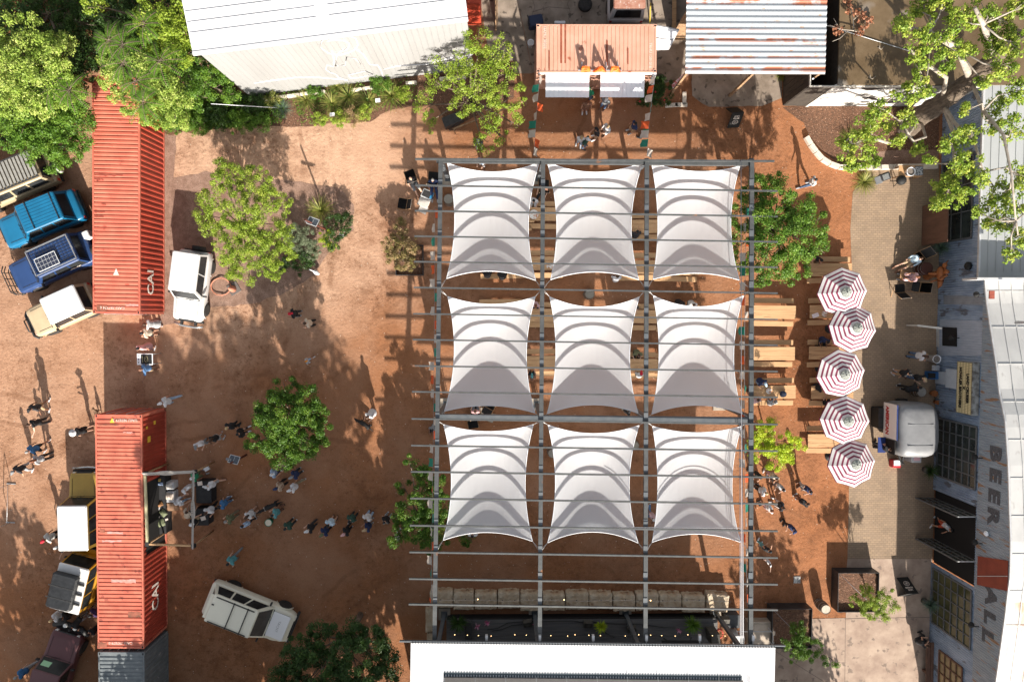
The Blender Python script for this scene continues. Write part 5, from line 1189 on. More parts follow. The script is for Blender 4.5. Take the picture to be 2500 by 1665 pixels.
m = MB(); m.tube([(d['hl']+.2,-.8,.62),(d['hl']+.24,0,.62),(d['hl']+.2,.8,.62)], .06, 8); m.build('bumper_pipe', chrome, t)
t, d = car('amber yellow off roader with white roof carrying a black roof tent box', 193, 1412, 1.2, 75, 3.3, 1.72, 1.98, yellow, whitep, hood=.15, rear=.02, slope=.25, rslope=.05, nw=2, tum=.92)
cvm = mat('black_vinyl', (.012,.013,.015), (.022,.024,.027), 2.5, .45, bump=.02, bscale=4)
m = MB(); m.box((-.32,.15,d['H']+.26),(1.95,1.36,.32), bev=.09); m.build('roof_tent', cvm, t)
m = MB()
for x in (-.70,-.05): m.bar((x,-.50,d['H']+.425),(x,.88,d['H']+.425),.05,.012)
m.build('tent_strap', blk, t)
for x in (-.95,-.40,.15): m = MB(); m.bar((x,-.8,d['H']+.08),(x,.75,d['H']+.08),.08,.05); m.build('roof_bar', blk, t)
t, d = car('dark maroon off roader with a pale green sheet behind its windscreen, at the bottom left', 133, 1640, 1.0, 72, 4.5, 1.80, 1.85, maroon, hood=.34, rear=.05, nw=2)
m = MB(); m.tube([(d['hl']+.05,-.98,.62),(d['hl']+.32,-.6,.66),(d['hl']+.36,.5,.66),(d['hl']+.1,.98,.62)], .14, 8); m.build('bull_bar', blk, t)
for y in (-.3,.25): m = MB(); m.lathe((d['hl']+.36,y,.85), [(.10,-.06),(.12,0),(.10,.05)], 14); m.build('spot_lamp', lampm, t)
m = MB(); Bx = d['hoodx']; m.add([(Bx-.0,.12,1.20),(Bx-.0,.62,1.20),(Bx-.17,.60,1.55),(Bx-.17,.12,1.55)], [(0,1,2,3)]); m.build('windscreen_sheet', mat('mint_paper', (.35,.62,.38)), t)
t, d = car('big cream sport utility vehicle with black roof rails and white bonnet, nose towards the pergola', 606, 1500, 1.1, -22.5, 4.95, 1.98, 1.85, creamp, hood=.27, rear=.03, slope=.65, rslope=.35, nw=2, rounded=.55, wr=.40, tum=.78)
roof_bars(t, d, (.05-.0, -.75), rails=True, w=.05)
m = MB(); m.box((d['hoodx']+.62,0,d['belt']-.005),(1.0,1.45,.05), bev=.04); m.build('bonnet', mat('white_bonnet', (.84,.84,.85), rough=.4), t)
textmesh('YACHT', .20, mat('soft_grey', (.45,.45,.45)), 'lettering', t, (d['hoodx']+.62,0,d['belt']+.024), (0,0,-math.pi/2), ext=.002)
m = MB(); m.box((d['top1']-.05,.0,d['H']-.12),(.35,1.4,.05), bev=.02); m.build('spoiler', creamp, t)
m = MB(); m.box((d['top1']+.1,.25,d['H']+.06),(.12,.05,.05)); m.build('antenna_fin', blk, t)
van_t, d = car('old dusty white van with a rust coated roof, seen from behind at the top edge', 1528, -58, .8, 90, 4.9, 1.95, 2.0, vanw, mat('rusted_roof', (.30,.12,.08), (.42,.24,.18), 3, .8, c3=(.5,.42,.38), s3=9, t3=.6), hood=.12, rear=.0, rslope=.15, nw=3, name='parked_van', cat='van', group=None)
# concession trailer
pl = [(2198,986),(2282,988),(2293,1002),(2299,1030),(2300,1070),(2296,1098),(2286,1114),(2268,1120),(2203,1119),(2199,1060)]
c = W(2250,1054,2.35); al = mat('brushed_aluminium', (.23,.235,.245), (.18,.185,.195), 1.5, .5, metal=.2)
t = empty('food_trailer', (c.x, c.y, 0), 0, 'small rounded silver food trailer with red lettering on its serving side', 'trailer')
P2 = [W(u, v, 2.35)-c for u, v in pl]
m = MB(); V = []; F = []; n_ = len(P2); P2 = [Vector((*(P2[i].lerp(P2[(i+1)%10], k/4)).xy, 0)) for i in range(10) for k in range(4)]; n_ = len(P2); P2 = [P2[i-1]*.25+P2[i]*.5+P2[(i+1)%n_]*.25 for i in range(n_)]; rings = [(.86,.42),(.96,.6),(1.0,.9),(1.015,1.4),(1.01,1.8),(.985,2.05),(.94,2.2),(.85,2.31),(.70,2.37),(.4,2.40),(.1,2.41)]
for s, z in rings:
    for p in P2: V.append((p.x*s, p.y*s, z))
for i in range(len(rings)-1):
    for k in range(n_): F.append((i*n_+k, i*n_+(k+1)%n_, (i+1)*n_+(k+1)%n_, (i+1)*n_+k))
F.append(tuple(range((len(rings)-1)*n_, len(rings)*n_))); F = [f[::-1] for f in F]; m.add(V, F, 0, True); m.build('body', al, t)
xw = min(p.x for p in P2)
m = MB(); 
for y in (.40,-.75): m.bar((xw+.42,y,2.39),(.62,y,2.39),.015,.05)
m.build('roof_seam', mat('seam_grey', (.25,.25,.26)), t)
red = mat('sign_red', (.42,.02,.03), rough=.5); whs = mat('sign_white', (.78,.76,.74), rough=.5); nav = mat('sign_navy', (.02,.04,.16), rough=.5)
m = MB(); m.box((xw-.045,.45,1.5),(.04,1.9,1.25)); sb = m.build('sign_board', whs, t)
Rw2 = Matrix(((0,0,-1),(-1,0,0),(0,1,0)))
textmesh('AMERICAN', .40, red, 'lettering', sb, (xw-.075,.45,1.25), Rw2, ext=.004, bold=.02, sx=.78)
m = MB()
for y, z in ((1.1,1.85),(-.2,1.85)):
    pts = [(xw-.075, y+(.15 if k%2==0 else .065)*math.sin(k*math.pi/5), z+(.15 if k%2==0 else .065)*math.cos(k*math.pi/5)) for k in range(10)]; m.add([(xw-.075,y,z)]+pts, [(0,(k+1)%10+1,k+1) for k in range(10)])
m.build('star', whs, sb); m = MB(); m.box((xw-.03,.45,1.98),(.05,1.9,.36)); m.build('sign_band', nav, sb)
m = MB(); m.box((xw-.04,-.95,1.55),(.04,.75,.9)); m.build('serving_hatch', MATS['black_void'], t)
m = MB(); m.box((xw-.25,-.95,1.08),(.42,.85,.05)); m.build('counter', nav, t)
for y in (.6,-.6): wheel(t, .1, y*0+(-1.42 if y<0 else 1.42), .3, .18, 'wheel')
m = MB(); m.bar((.2,-1.4,.5),(.1,-2.2,.45),.08,.08); m.bar((-.2,-1.4,.5),(.1,-2.2,.45),.08,.08); m.tube([(.1,-2.1,.05),(.1,-2.1,.7)], .035, 6); m.build('hitch', blk, t)
# white propane / grey cabinet at its south end and red cooler
m = MB(); p = W(2238,1122,.8); m.box((0,0,.4),(.55,.35,.8), bev=.03); tag(m.build('gas_locker', mat('locker_grey', (.50,.52,.53), (.4,.4,.42), 3, .5), None, (p.x,p.y,0)), 'pale grey locker with a pink cloth at the south end of the silver trailer', 'locker')
m = MB(); m.box((0,0,0),(.34,.2,.03), bev=.01); tag(m.build('pink_cloth', mat('pink_cloth', (.70,.42,.45), rough=.9), None, (p.x,p.y+.05,.82)), 'small pink cloth on top of the grey locker', 'cloth')
# ================================================================ people
skinm = mat('skin', (1,1,1), (.85,.78,.74), 9, .6, objcol=True); clothm = mat('cloth', (1,1,1), (.72,.72,.74), 6, .85, objcol=True, bump=.006, bscale=14); hairm = mat('hair', (1,1,1), (.6,.6,.6), 30, .7, objcol=True, bump=.01, bscale=40)
plaid = mat('plaid_cloth', (1,1,1), (.45,.30,.25), 8, .85, objcol=True, stretch=(1,7,1), lo=.45, hi=.55)
def remesh(mb, name, vox):
    o = mb.build('tmp', [skinm]); md = o.modifiers.new('r', 'REMESH'); md.mode = 'VOXEL'; md.voxel_size = vox; md.use_smooth_shade = True
    sm = o.modifiers.new('s', 'SMOOTH'); sm.factor = .5; sm.iterations = 3
    dg = bpy.context.evaluated_depsgraph_get(); me = bpy.data.meshes.new_from_object(o.evaluated_get(dg)); me.name = name
    bpy.data.objects.remove(o); return me
V3 = Vector
def rotx(v, a): return Matrix.Rotation(a, 3, 'X') @ v
def skeleton(pose):
    """joints for a pose; x right, y forward; returns dict"""
    J = {}; lean = 0; hip = V3((0,0,.95)); 
    L = dict(stand=((.10,.0),(.12,.03)), walk=((.09,.30),(.09,-.30)), hold=((.12,.04),(.12,-.06)), point=((.12,.0),(.14,.1)), lean=((.13,.0),(.13,.14)), sit=None, relax=None, akimbo=((.16,0),(.16,0)))[pose]
    if pose in ('sit','relax'):
        hip = V3((0,0,.54)); lean = .22 if pose == 'sit' else -.25
        for s, n in ((-1,'L'),(1,'R')):
            J['hip'+n] = hip+V3((s*.10,0,0)); J['knee'+n] = V3((s*.15,.46,.53)); J['ank'+n] = V3((s*.15,.44 if pose=='sit' else .72,.10)); J['toe'+n] = J['ank'+n]+V3((0,.18,-.04))
    else:
        lean = {'lean':.75,'walk':.10,'hold':.06,'point':.12}.get(pose, .03)
        for (s, n), (dx, dy) in zip(((-1,'L'),(1,'R')), L):
            J['hip'+n] = hip+V3((s*.10,0,0)); a = V3((s*dx, dy, .09)); kn = (J['hip'+n]+a)/2+V3((0,.07,0)); J['knee'+n] = kn; J['ank'+n] = a; J['toe'+n] = a+V3((s*.02,.17,-.045))
    def up(x, y, z): return hip+rotx(V3((x, y, z)), -lean)
    J['hip'] = hip; J['waist'] = up(0,.0,.14); J['chest'] = up(0,.01,.36); J['neck'] = up(0,.0,.53); hl = -lean*.6
    J['head'] = up(0,.03,.53)+rotx(V3((0,.02,.16)), -(lean*.4))
    for s, n in ((-1,'L'),(1,'R')): J['sh'+n] = up(s*.185,0,.47)
    A = dict(stand=[((.06,-.02,-.29),(.03,.10,-.24))]*2, walk=[((.06,.14,-.26),(.0,.18,-.17)),((.06,-.14,-.26),(.03,-.02,-.25))],
      hold=[((.07,.02,-.28),(-.08,.22,.04))]*2, point=[((.22,.14,-.10),(.18,.18,.02)),((.06,-.02,-.29),(.0,.12,-.22))], lean=[((.05,.14,-.25),(-.02,.20,-.14))]*2,
      sit=[((.07,.12,-.25),(-.10,.22,-.01))]*2, relax=[((.09,.08,-.26),(-.02,.24,-.03))]*2, akimbo=[((.20,-.10,-.20),(-.16,.12,-.12))]*2)[pose]
    for (s, n), (u_, f_) in zip(((-1,'L'),(1,'R')), A):
        e = J['sh'+n]+V3((s*u_[0], u_[1], u_[2])); w = e+V3((s*f_[0], f_[1], f_[2])); J['el'+n] = e; J['wr'+n] = w; J['hd'+n] = (w-e).normalized()
    return J
def torso(m, J, k=1.0, fat=1.0, low=0):
    prof = [(J['hip']+V3((0,0,-.06-low)),.165,.115),(J['hip']+V3((0,0,.06)),.165,.115),(J['waist'],.145,.10),(J['chest'],.175,.115),(J['chest'].lerp(J['neck'],.62),.165,.095)]
    n = 14; V = []
    ax = (J['neck']-J['hip']).normalized()
    for i, (p, rx, ry) in enumerate(prof):
        a = V3((1,0,0)); b = V3((0,1,0)) if i < 1 else (ax.cross(a)).normalized()
        for q in range(n): t = 2*math.pi*q/n; V.append(p+a*math.cos(t)*rx*k*fat+b*math.sin(t)*ry*k*fat*1.1)
    F = [(i*n+q, i*n+(q+1)%n, (i+1)*n+(q+1)%n, (i+1)*n+q) for i in range(len(prof)-1) for q in range(n)]+[tuple(range(n-1,-1,-1)), tuple(range((len(prof)-1)*n, len(prof)*n))]
    m.add(V, F)
    for s in 'LR': m.ell(J['sh'+s].lerp(J['neck'],.15)+V3((0,0,-.02)), (.085*k,.075*k,.07*k), 10, 6)
    m.tube([J['shL'], J['neck']+(J['chest']-J['neck'])*.12, J['shR']], .062*k, 8)
def limb(m, pts, rs): m.tube(pts, rs, 10); [m.ell(p, (r,r,r), 8, 5) for p, r in zip(pts, rs)]
BODY = {}; PARTS = {}
def body_mesh(pose):
    if pose in BODY: return BODY[pose]
    J = skeleton(pose); m = MB(); torso(m, J, .93)
    for s in 'LR':
        limb(m, [J['sh'+s], J['el'+s], J['wr'+s]], [.052,.040,.028]); limb(m, [J['hip'+s], J['knee'+s], J['ank'+s]], [.088,.058,.042]); limb(m, [J['ank'+s]+V3((0,-.03,-.03)), J['toe'+s]], [.042,.032])
        d = J['hd'+s]; m.tube([J['wr'+s], J['wr'+s]+d*.05, J['wr'+s]+d*.095], [.027,.036,.034], 8)
    m.tube([J['neck']-V3((0,0,.05)), J['head']], .056, 8)
    h = J['head']; m.ell(h+V3((0,0,.03)), (.076,.096,.115), 14, 9); m.ell(h+V3((0,.03,-.045)), (.056,.062,.06), 10, 6)
    m.ell(h+V3((0,.104,-.005)), (.015,.022,.024), 6, 5)
    for s in (-1,1): m.ell(h+V3((s*.080,.0,.005)), (.014,.022,.034), 6, 5); m.ell(h+V3((s*.032,.086,.022)), (.018,.012,.013), 6, 5)
    m.ell(h+V3((0,.088,-.055)), (.026,.012,.010), 6, 4)
    me = remesh(m, 'person', .016)
    f = MB()                       # fingers and thumb, rooted in the palm
    for s, sg in (('L',-1),('R',1)):
        d = J['hd'+s]; sd = d.cross(V3((0,0,1)))
        if sd.length < .1: sd = V3((1,0,0))
        sd.normalize(); dn = d.cross(sd).normalized()
        if dn.z > 0: dn = -dn
        w = J['wr'+s]+d*.085
        for i, (o_, L_) in enumerate(((-.026,.062),(-.009,.075),(.009,.070),(.026,.052))):
            a = w+sd*o_; f.tube([a, a+d*L_*.5+dn*.008, a+d*L_*.85+dn*.03], [.0095,.0085,.007], 6)
        a = J['wr'+s]+d*.035-sd*sg*.02; f.tube([a, a-sd*sg*.03+d*.02, a-sd*sg*.035+d*.05+dn*.012], [.012,.010,.008], 6)
    fo = f.build('tmp', skinm)
    import bmesh
    bm = bmesh.new(); bm.from_mesh(me); bm.from_mesh(fo.data); bm.to_mesh(me); bm.free(); bpy.data.objects.remove(fo)
    me.materials.clear(); me.materials.append(skinm); [setattr(p, 'use_smooth', True) for p in me.polygons]
    BODY[pose] = me; return me
def part_mesh(pose, kind):
    if (pose, kind) in PARTS: return PARTS[(pose, kind)]
    J = skeleton(pose); m = MB(); h = J['head']; vox = .018; mt = clothm
    if kind in ('tee','tank','long','plaid'):
        torso(m, J, 1.13)
        for s in 'LR':
            e = J['sh'+s].lerp(J['el'+s], .62)
            if kind in ('tee','plaid'): limb(m, [J['sh'+s], e], [.072,.068])
            if kind == 'long': limb(m, [J['sh'+s], J['el'+s], J['wr'+s].lerp(J['el'+s],.1)], [.070,.056,.044])
        if kind == 'plaid': mt = plaid
    elif kind == 'dress':
        torso(m, J, 1.13, low=.02)
        if pose in ('sit','relax'):
            for s in 'LR': limb(m, [J['hip'+s], J['knee'+s]], [.125,.10])
        else: m.lathe(J['hip']+V3((0,0,-.42)), [(.26,0),(.22,.2),(.17,.45),(.15,.55)], 14)
        for s in 'LR': limb(m, [J['sh'+s], J['sh'+s].lerp(J['el'+s], .35)], [.070,.064])
    elif kind in ('trousers','shorts'):
        m.ell(J['hip']+V3((0,0,-.0)), (.175,.135,.12), 14, 8)
        for s in 'LR':
            if kind == 'shorts': limb(m, [J['hip'+s], J['hip'+s].lerp(J['knee'+s],.85)], [.112,.092])
            else: limb(m, [J['hip'+s], J['knee'+s], J['ank'+s]+V3((0,0,.02))], [.105,.078,.062])
    elif kind == 'shoes':
        for s in 'LR': limb(m, [J['ank'+s]+V3((0,-.045,-.04)), J['toe'+s]+V3((0,.03,.0))], [.050,.046])
        vox = .014
    elif kind in ('short','long_hair','bun'):
        mt = hairm; n = 16; m.ell(h+V3((0,-.014,.052)), (.086,.100,.108), n, 9)
        if kind != 'short': m.tube([h+V3((0,-.06,.06)), h+V3((0,-.10,-.06)), h+V3((0,-.12,-.26 if kind=='long_hair' else -.10))], [.085,.075,.04], 10)
        if kind == 'bun': m.ell(h+V3((0,-.12,.10)), (.05,.05,.05))
    elif kind == 'fringe':
        mt = hairm; m.ell(h+V3((0,-.03,.0)), (.085,.075,.05), 12, 6)
    elif kind in ('cap','backcap'):
        s = 1 if kind == 'cap' else -1; m.ell(h+V3((0,-.006,.075)), (.094,.112,.082), 16, 9); m.tube([h+V3((-.055,s*.09,.062)), h+V3((0,s*.13,.065)), h+V3((.055,s*.09,.062))], [.02]*3, 8); m.ell(h+V3((0,s*.135,.060)), (.068,.062,.014), 12, 5); m.ell(h+V3((0,0,.158)), (.012,.012,.008))
        vox = .010
    elif kind in ('hat','wide_hat'):
        r = .20 if kind == 'wide_hat' else .155; m.lathe(h+V3((0,0,.05)), [(.085,0),(r,.012),(r*1.0,.026),(.098,.03),(.09,.10),(.075,.125),(.02,.12)], 20); me = m.build('tmp', clothm); q = me.data; bpy.data.objects.remove(me); PARTS[(pose,kind)] = q; return q
    me = remesh(m, kind, vox); me.materials.clear(); me.materials.append(mt); PARTS[(pose, kind)] = me; return me
CC = dict(w=(.66,.66,.67),lw=(.62,.62,.60),k=(.018,.018,.02),dk=(.035,.035,.04),n=(.02,.035,.10),b=(.10,.20,.38),lb=(.34,.46,.62),bl=(.05,.16,.34),g=(.22,.23,.24),lg=(.42,.43,.44),t=(.42,.30,.18),c=(.62,.52,.40),o=(.14,.15,.08),gr=(.03,.30,.15),tl=(.10,.30,.32),dg=(.03,.08,.06),r=(.55,.02,.04),pk=(.62,.36,.36),p=(.62,.42,.44),or_=(.75,.28,.03),br=(.22,.11,.07),j=(.10,.16,.27),bn=(.07,.035,.02),bd=(.50,.36,.19),au=(.20,.07,.03),gy=(.30,.29,.28),rs=(.55,.09,.04),ic=(.50,.66,.78),pu=(.06,.03,.10),k2=(.26,.22,.14))
SK = [(.52,.30,.20),(.58,.35,.25),(.42,.22,.14),(.62,.40,.30),(.24,.12,.075)]
PN = [0]; HZ_ = dict(stand=1.67,walk=1.66,hold=1.66,point=1.66,lean=1.38,sit=1.27,relax=1.24,akimbo=1.67)
def person(u, v, face, pose, top, bot, head, label, group=None, sc=1.0, dz=0.0):
    """u,v: pixel of the head; top 'tee:w', bot 'shorts:t', head 'cap:k' or 'short:bn'"""
    J = skeleton(pose); hz = (J['head'].z+.08)*sc+dz; P = W(u, v, hz); f = R(face)-math.pi/2
    off = Matrix.Rotation(f, 3, 'Z') @ V3((J['head'].x, J['head'].y, 0))*sc
    o = bpy.data.objects.new('person', body_mesh(pose)); col.objects.link(o); i = PN[0]; PN[0] += 1
    o.location = (P.x-off.x, P.y-off.y, dz+.012); o.rotation_euler.z = f; o.scale = (sc*(.97+.02*(i%4)), sc*(.97+.02*(i%3)), sc); s = SK[(i*7)%4] if i % 9 else SK[4]; o.color = (*s, 1)
    tag(o, label, 'person', group)
    ks = []
    for spec, nm in ((top,'shirt'),(bot,'trousers'),(head,'hair')):
        if not spec: continue
        k, c = spec.split(':'); ks.append((k, c, {'dress':'dress','shorts':'shorts','cap':'cap','backcap':'cap','hat':'hat','wide_hat':'hat','fringe':'hair'}.get(k, nm)))
    if head.split(':')[0] in ('cap','backcap','hat','wide_hat'): ks.append(('fringe', ('bn','bd','k','gy')[i%4], 'hair'))
    ks.append(('shoes', ('w','k','lg','br')[(i*3)%4], 'shoes'))
    for k, c, nm in ks:
        q = bpy.data.objects.new(nm, part_mesh(pose, k)); col.objects.link(q); q.parent = o; q.color = (*CC[c], 1)
    return o
PP = [
(70,1001,250,'walk','tee:dk','shorts:t','cap:k','man in black cap, charcoal tee and tan shorts, topmost of the left edge group'),
(67,1038,205,'point','tank:k','trousers:k','short:bn','woman in a black tank top reaching out an arm, below the man in tan shorts'),
(64,1104,230,'walk','tee:bl','shorts:k','short:gy','man in a bright blue tee and dark shorts walking at the left edge'),
(75,1127,200,'hold','tee:lg','trousers:k','long_hair:au','woman in a pale striped tee just below the man in bright blue'),
(30,1153,240,'walk','tee:dk','trousers:lg','cap:g','man with grey cap and charcoal shirt, closest to the left edge'),
(177,1057,190,'hold','tank:k','shorts:k','wide_hat:w','woman under a wide white cowboy hat walking a dog'),
(351,792,180,'point','dress:lg','','short:bn','slim person in greyish dress stretching an arm by the container'),
(344,814,190,'hold','tee:c','shorts:k','short:k','black haired person in a cream tee and black shorts with big white shoes'),
(335,852,250,'stand','dress:pk','','short:k','black haired woman in a pink dress beside the framed poster'),
(341,903,200,'point','tee:b','shorts:t','fringe:gy','bald man in a slate blue tee stepping out below the framed poster'),
(391,985,200,'walk','tee:w','trousers:lb','cap:w','man with white cap, white tee and pale jeans at the lower container corner'),
(552,1046,240,'stand','tee:k','trousers:k','short:bd','blond person in black near the lone green tree'),
(580,1060,20,'hold','long:k','trousers:k','short:k','person dressed all in black beside the blond one, against the tree crown'),
(477,1091,270,'hold','tee:w','trousers:g','cap:g','man in white tee and grey cap talking to a woman in a black tank top'),
(512,1077,240,'hold','tank:k','shorts:lg','long_hair:bn','woman in a black tank top talking to a man in a grey cap'),
(448,1199,300,'hold','tee:w','trousers:w','cap:w','white clad man with white cap just inside the cream stall frame'),
(437,1226,20,'lean','tee:w','trousers:lb','cap:w','man in white stooping left of the oval sign'),
(502,1189,170,'walk','tee:w','shorts:lg','cap:w','man with white cap striding towards the stall, white shirt and pale shorts'),
(468,1168,20,'point','tee:gr','shorts:o','cap:w','person in a green tee and white cap handing over a white card at the stall'),
(501,1254,250,'hold','tee:w','trousers:k','short:bn','man in white tee holding a white paper right of the oval sign'),
(533,1237,190,'stand','tee:bl','trousers:j','short:k','black haired man in a blue tee seen from behind at the stall'),
(549,1274,200,'hold','tee:o','trousers:k2','short:gy','person in an olive tee right of the stall'),
(455,1250,60,'lean','tee:c','trousers:k','short:bn','person in a cream top half hidden under the oval sign'),
(466,1281,20,'walk','tee:k','shorts:t','cap:w','person in white cap and tan shorts under the lower arm of the stall sign'),
(663,1159,20,'hold','tee:lb','trousers:n','cap:w','man with white cap and pale blue shirt below the lone green tree'),
(682,1142,240,'hold','tank:pk','shorts:br','short:bn','dark haired person in a pinkish top facing the man in pale blue'),
(711,1165,210,'stand','tee:n','trousers:k','cap:g','man in navy shirt and grey cap at the foot of the lone green tree'),
(673,1193,200,'stand','plaid:c','trousers:k','cap:n','man in a brown plaid shirt and navy cap'),
(707,1197,200,'walk','tee:w','trousers:k2','cap:w','man in white tee, white cap and khaki trousers next to the plaid shirt'),
(599,1265,230,'hold','tank:w','shorts:lg','long_hair:bn','woman in a white top with long dark hair spilling from a navy headscarf'),
(590,1284,120,'hold','tee:lb','trousers:k','short:k','person in a light blue tee below the woman with long dark hair'),
(663,1259,190,'hold','tee:tl','trousers:br','short:k','black haired man in a petrol blue tee holding a green bucket'),
(695,1292,230,'stand','tee:dg','trousers:k','short:k','person in a dark green tee standing alone between bucket and queue'),
(749,1297,200,'hold','tee:k','trousers:dk','cap:w','westernmost person of the queue row with white cap and black tee'),
(785,1306,220,'hold','tee:n','trousers:k','cap:o','man with olive cap and navy jersey in the queue'),
(800,1284,250,'stand','tee:ic','shorts:c','short:k','black haired person in pale ice blue tee behind the navy jersey'),
(838,1305,210,'hold','tee:k','trousers:k','cap:pk','man with a faded pink cap and black tee in the queue'),
(852,1274,240,'stand','long:dg','trousers:k','short:k','broad person in a dark green coat behind the pink cap'),
(891,1294,200,'hold','tee:n','trousers:g','cap:t','man with tan cap and navy tee in the queue'),
(891,1272,240,'stand','tee:w','trousers:lb','short:bn','brown haired person in white tee behind the tan cap'),
(937,1277,230,'stand','tee:k','trousers:g','short:k','easternmost person of the queue, black tee, beside the tree at the pergola'),
(555,1378,230,'walk','tee:tl','trousers:g','short:k','black haired man in a teal tee walking alone south of the stall'),
(104,1321,220,'walk','tee:lw','trousers:k','cap:r','person with a bright red cap and pale tee walking beside the white hardtop'),
(137,1337,200,'point','tee:g','trousers:k','cap:lw','man with pale cap and grey tee stretching out a bare arm'),
(122,1516,210,'walk','long:w','shorts:w','short:bd','fair haired person in white walking above the maroon off roader'),
(146,1512,200,'stand','long:k','trousers:k','short:k','person dressed in black just right of the fair haired one in white'),
(170,1538,240,'lean','tee:k','trousers:lg','short:k','person in a black tee bending at the nose of the maroon off roader'),
(219,1504,220,'hold','tee:pu','trousers:k','short:k','person in dark purple beside the long red container'),
(214,1551,230,'hold','tank:k','trousers:br','short:k','black haired person in a black top near the container end'),
(36,1655,200,'walk','tee:bl','trousers:lg','short:gy','person in a royal blue tee at the bottom left corner'),
(707,766,190,'hold','tee:k','trousers:dk','backcap:r','person with a scarlet cap and black tee crossing the open dirt'),
(743,790,200,'hold','tee:c','trousers:k','short:bn','brown haired person in a cream tee next to the scarlet cap'),
(747,882,30,'walk','tee:lg','shorts:lb','cap:or_','small child with an orange cap alone on the open dirt'),
(897,1019,240,'hold','dress:w','','short:bn','woman in a white dress walking a black dog'),
(1056,1052,250,'sit','tee:g','trousers:k','short:k','seated dark haired person in grey under the west edge of the pergola'),
(1446,214,40,'point','tee:gr','trousers:j','short:bn','man in a green tee ordering between the two white flaps'),
(1436,251,270,'stand','tee:br','shorts:br','long_hair:au','auburn haired woman in a brown top waiting at the bar'),
(1481,243,240,'stand','tee:g','trousers:j','cap:w','man with white cap, grey tee and jeans waiting at the bar'),
(1420,337,260,'hold','tank:w','trousers:lb','long_hair:bd','blond woman in a light top south of the bar'),
(1435,340,330,'stand','tee:dg','trousers:j','cap:w','person with white cap and dark green tee next to the blond woman'),
(1458,318,200,'hold','tee:dk','shorts:t','short:k','black haired man in a charcoal tee between the two pairs at the bar'),
(1484,309,210,'hold','long:w','shorts:w','short:bd','person in bright white facing the man in charcoal'),
(1551,302,200,'stand','tee:n','shorts:t','short:k','person in a navy tee leaning towards the green tee'),
(1578,312,160,'hold','tee:gr','trousers:k','cap:dg','person in a dark green tee and cap under the eastern flag line'),
(1167,344,270,'hold','tee:dk','shorts:lb','cap:w','person with white cap and charcoal tee north of the pergola beam'),
(1174,391,250,'hold','tee:lb','trousers:lg','short:r','person in pale blue half under the north pergola beam'),
(1992,439,190,'walk','tee:lw','trousers:j','short:k','man in pale tee and jeans walking alone near the curved stone edging'),
(1857,1167,250,'hold','tank:k','shorts:t','short:k','person in a black top right of the east pergola girder'),
(1897,1170,250,'hold','tee:c','shorts:pk','long_hair:bn','person in a cream top under the lime green tree'),
(1913,1197,230,'hold','tee:lg','trousers:g','short:k','black haired man in pale grey tee below the lime green tree'),
(1873,1205,350,'stand','tee:w','trousers:k','short:bd','fair haired person in white seen from behind by the girder'),
(1885,1248,200,'stand','tee:w','shorts:pk','short:au','red haired person in a white tee'),
(1913,1241,170,'hold','tee:dk','shorts:w','short:bn','person in a black and white top beside the red haired one'),
(1980,1202,210,'hold','tee:n','trousers:lg','short:k','person in a navy tee facing left, right of the others below the lime tree'),
(1974,1231,30,'stand','tee:k','trousers:br','short:bn','person in black and brown behind the navy tee'),
(1941,1298,230,'hold','tee:n','trousers:k','cap:n','man with navy cap and navy tee standing alone by the brick path'),
(1882,1346,60,'hold','tank:k','trousers:tl','short:k','person in a black top half under a purlin end'),
(1880,1379,220,'point','tee:w','shorts:w','short:k','black haired child in white below the purlin end'),
(1869,938,300,'sit','tee:n','trousers:lb','cap:ic','seated person in navy with an ice blue cap at the lowest right hand table'),
(1852,976,90,'sit','tee:p','shorts:pk','short:bn','seated person in a pink patterned top at the lowest right hand table'),
(1893,981,90,'sit','tee:lg','trousers:g','short:gy','seated grey haired person in a grey patterned top'),
(2022,836,270,'sit','tee:n','trousers:k','short:k','seated person in navy half under the second parasol'),
(2012,948,0,'sit','tee:k','trousers:k','short:k','seated person in black at the left rim of the third parasol'),
(2033,981,90,'sit','tee:k','trousers:k','short:k','seated person in black between the third and fourth parasol'),
(2005,636,250,'sit','tank:k','shorts:t','short:k','seated person in a black top beside the big green tree'),
(2250,631,215,'relax','long:ic','shorts:t','short:bn','man in an ice blue long sleeved shirt and khaki shorts lounging on the patio'),
(2242,676,170,'sit','dress:p','','short:au','red haired woman in a floral dress seated at the small patio table'),
(2265,871,340,'hold','tee:w','trousers:j','long_hair:bn','dark haired woman in a white tee and jeans at the white barrel grill'),
(2224,914,320,'stand','tee:k','shorts:t','short:k','man in a black tee with white printing on its back'),
(2259,926,300,'hold','tee:k','trousers:j','cap:t','man in a black tee with tan cap and jeans by the blue cooler'),
(2249,946,20,'lean','tee:k','trousers:k','short:k','person in black bending over the metal topped barrel'),
(2177,1098,30,'hold','tank:k','trousers:k','short:bn','bare armed person in black working at the trailer counter'),
(2324,1295,230,'walk','tee:w','shorts:rs','short:k','man in a white tee and red shorts coming through the hall entrance'),
(2380,1293,200,'hold','tee:g','trousers:lg','short:br','person in grey standing deeper in the hall entrance'),
(2379,1332,230,'hold','tee:k','trousers:k','short:lg','grey haired person in black with white collar in the hall entrance'),
(2266,1577,20,'sit','tank:k','trousers:k','short:bn','person in black with red detail sitting on the long wall bench'),
(1303,491,270,'sit','tee:w','shorts:w','short:k','black haired person in white seated between the west and middle sails'),
(1328,457,250,'relax','tee:br','trousers:k','short:bn','person in brown lounging near the north footing between the sails'),
(1557,565,90,'sit','tee:dk','trousers:k','short:k','seated person in charcoal between the middle and east sails, north row'),
(1508,674,90,'sit','tee:w','trousers:br','short:bn','seated person in white at the lower hem of the north middle sail'),
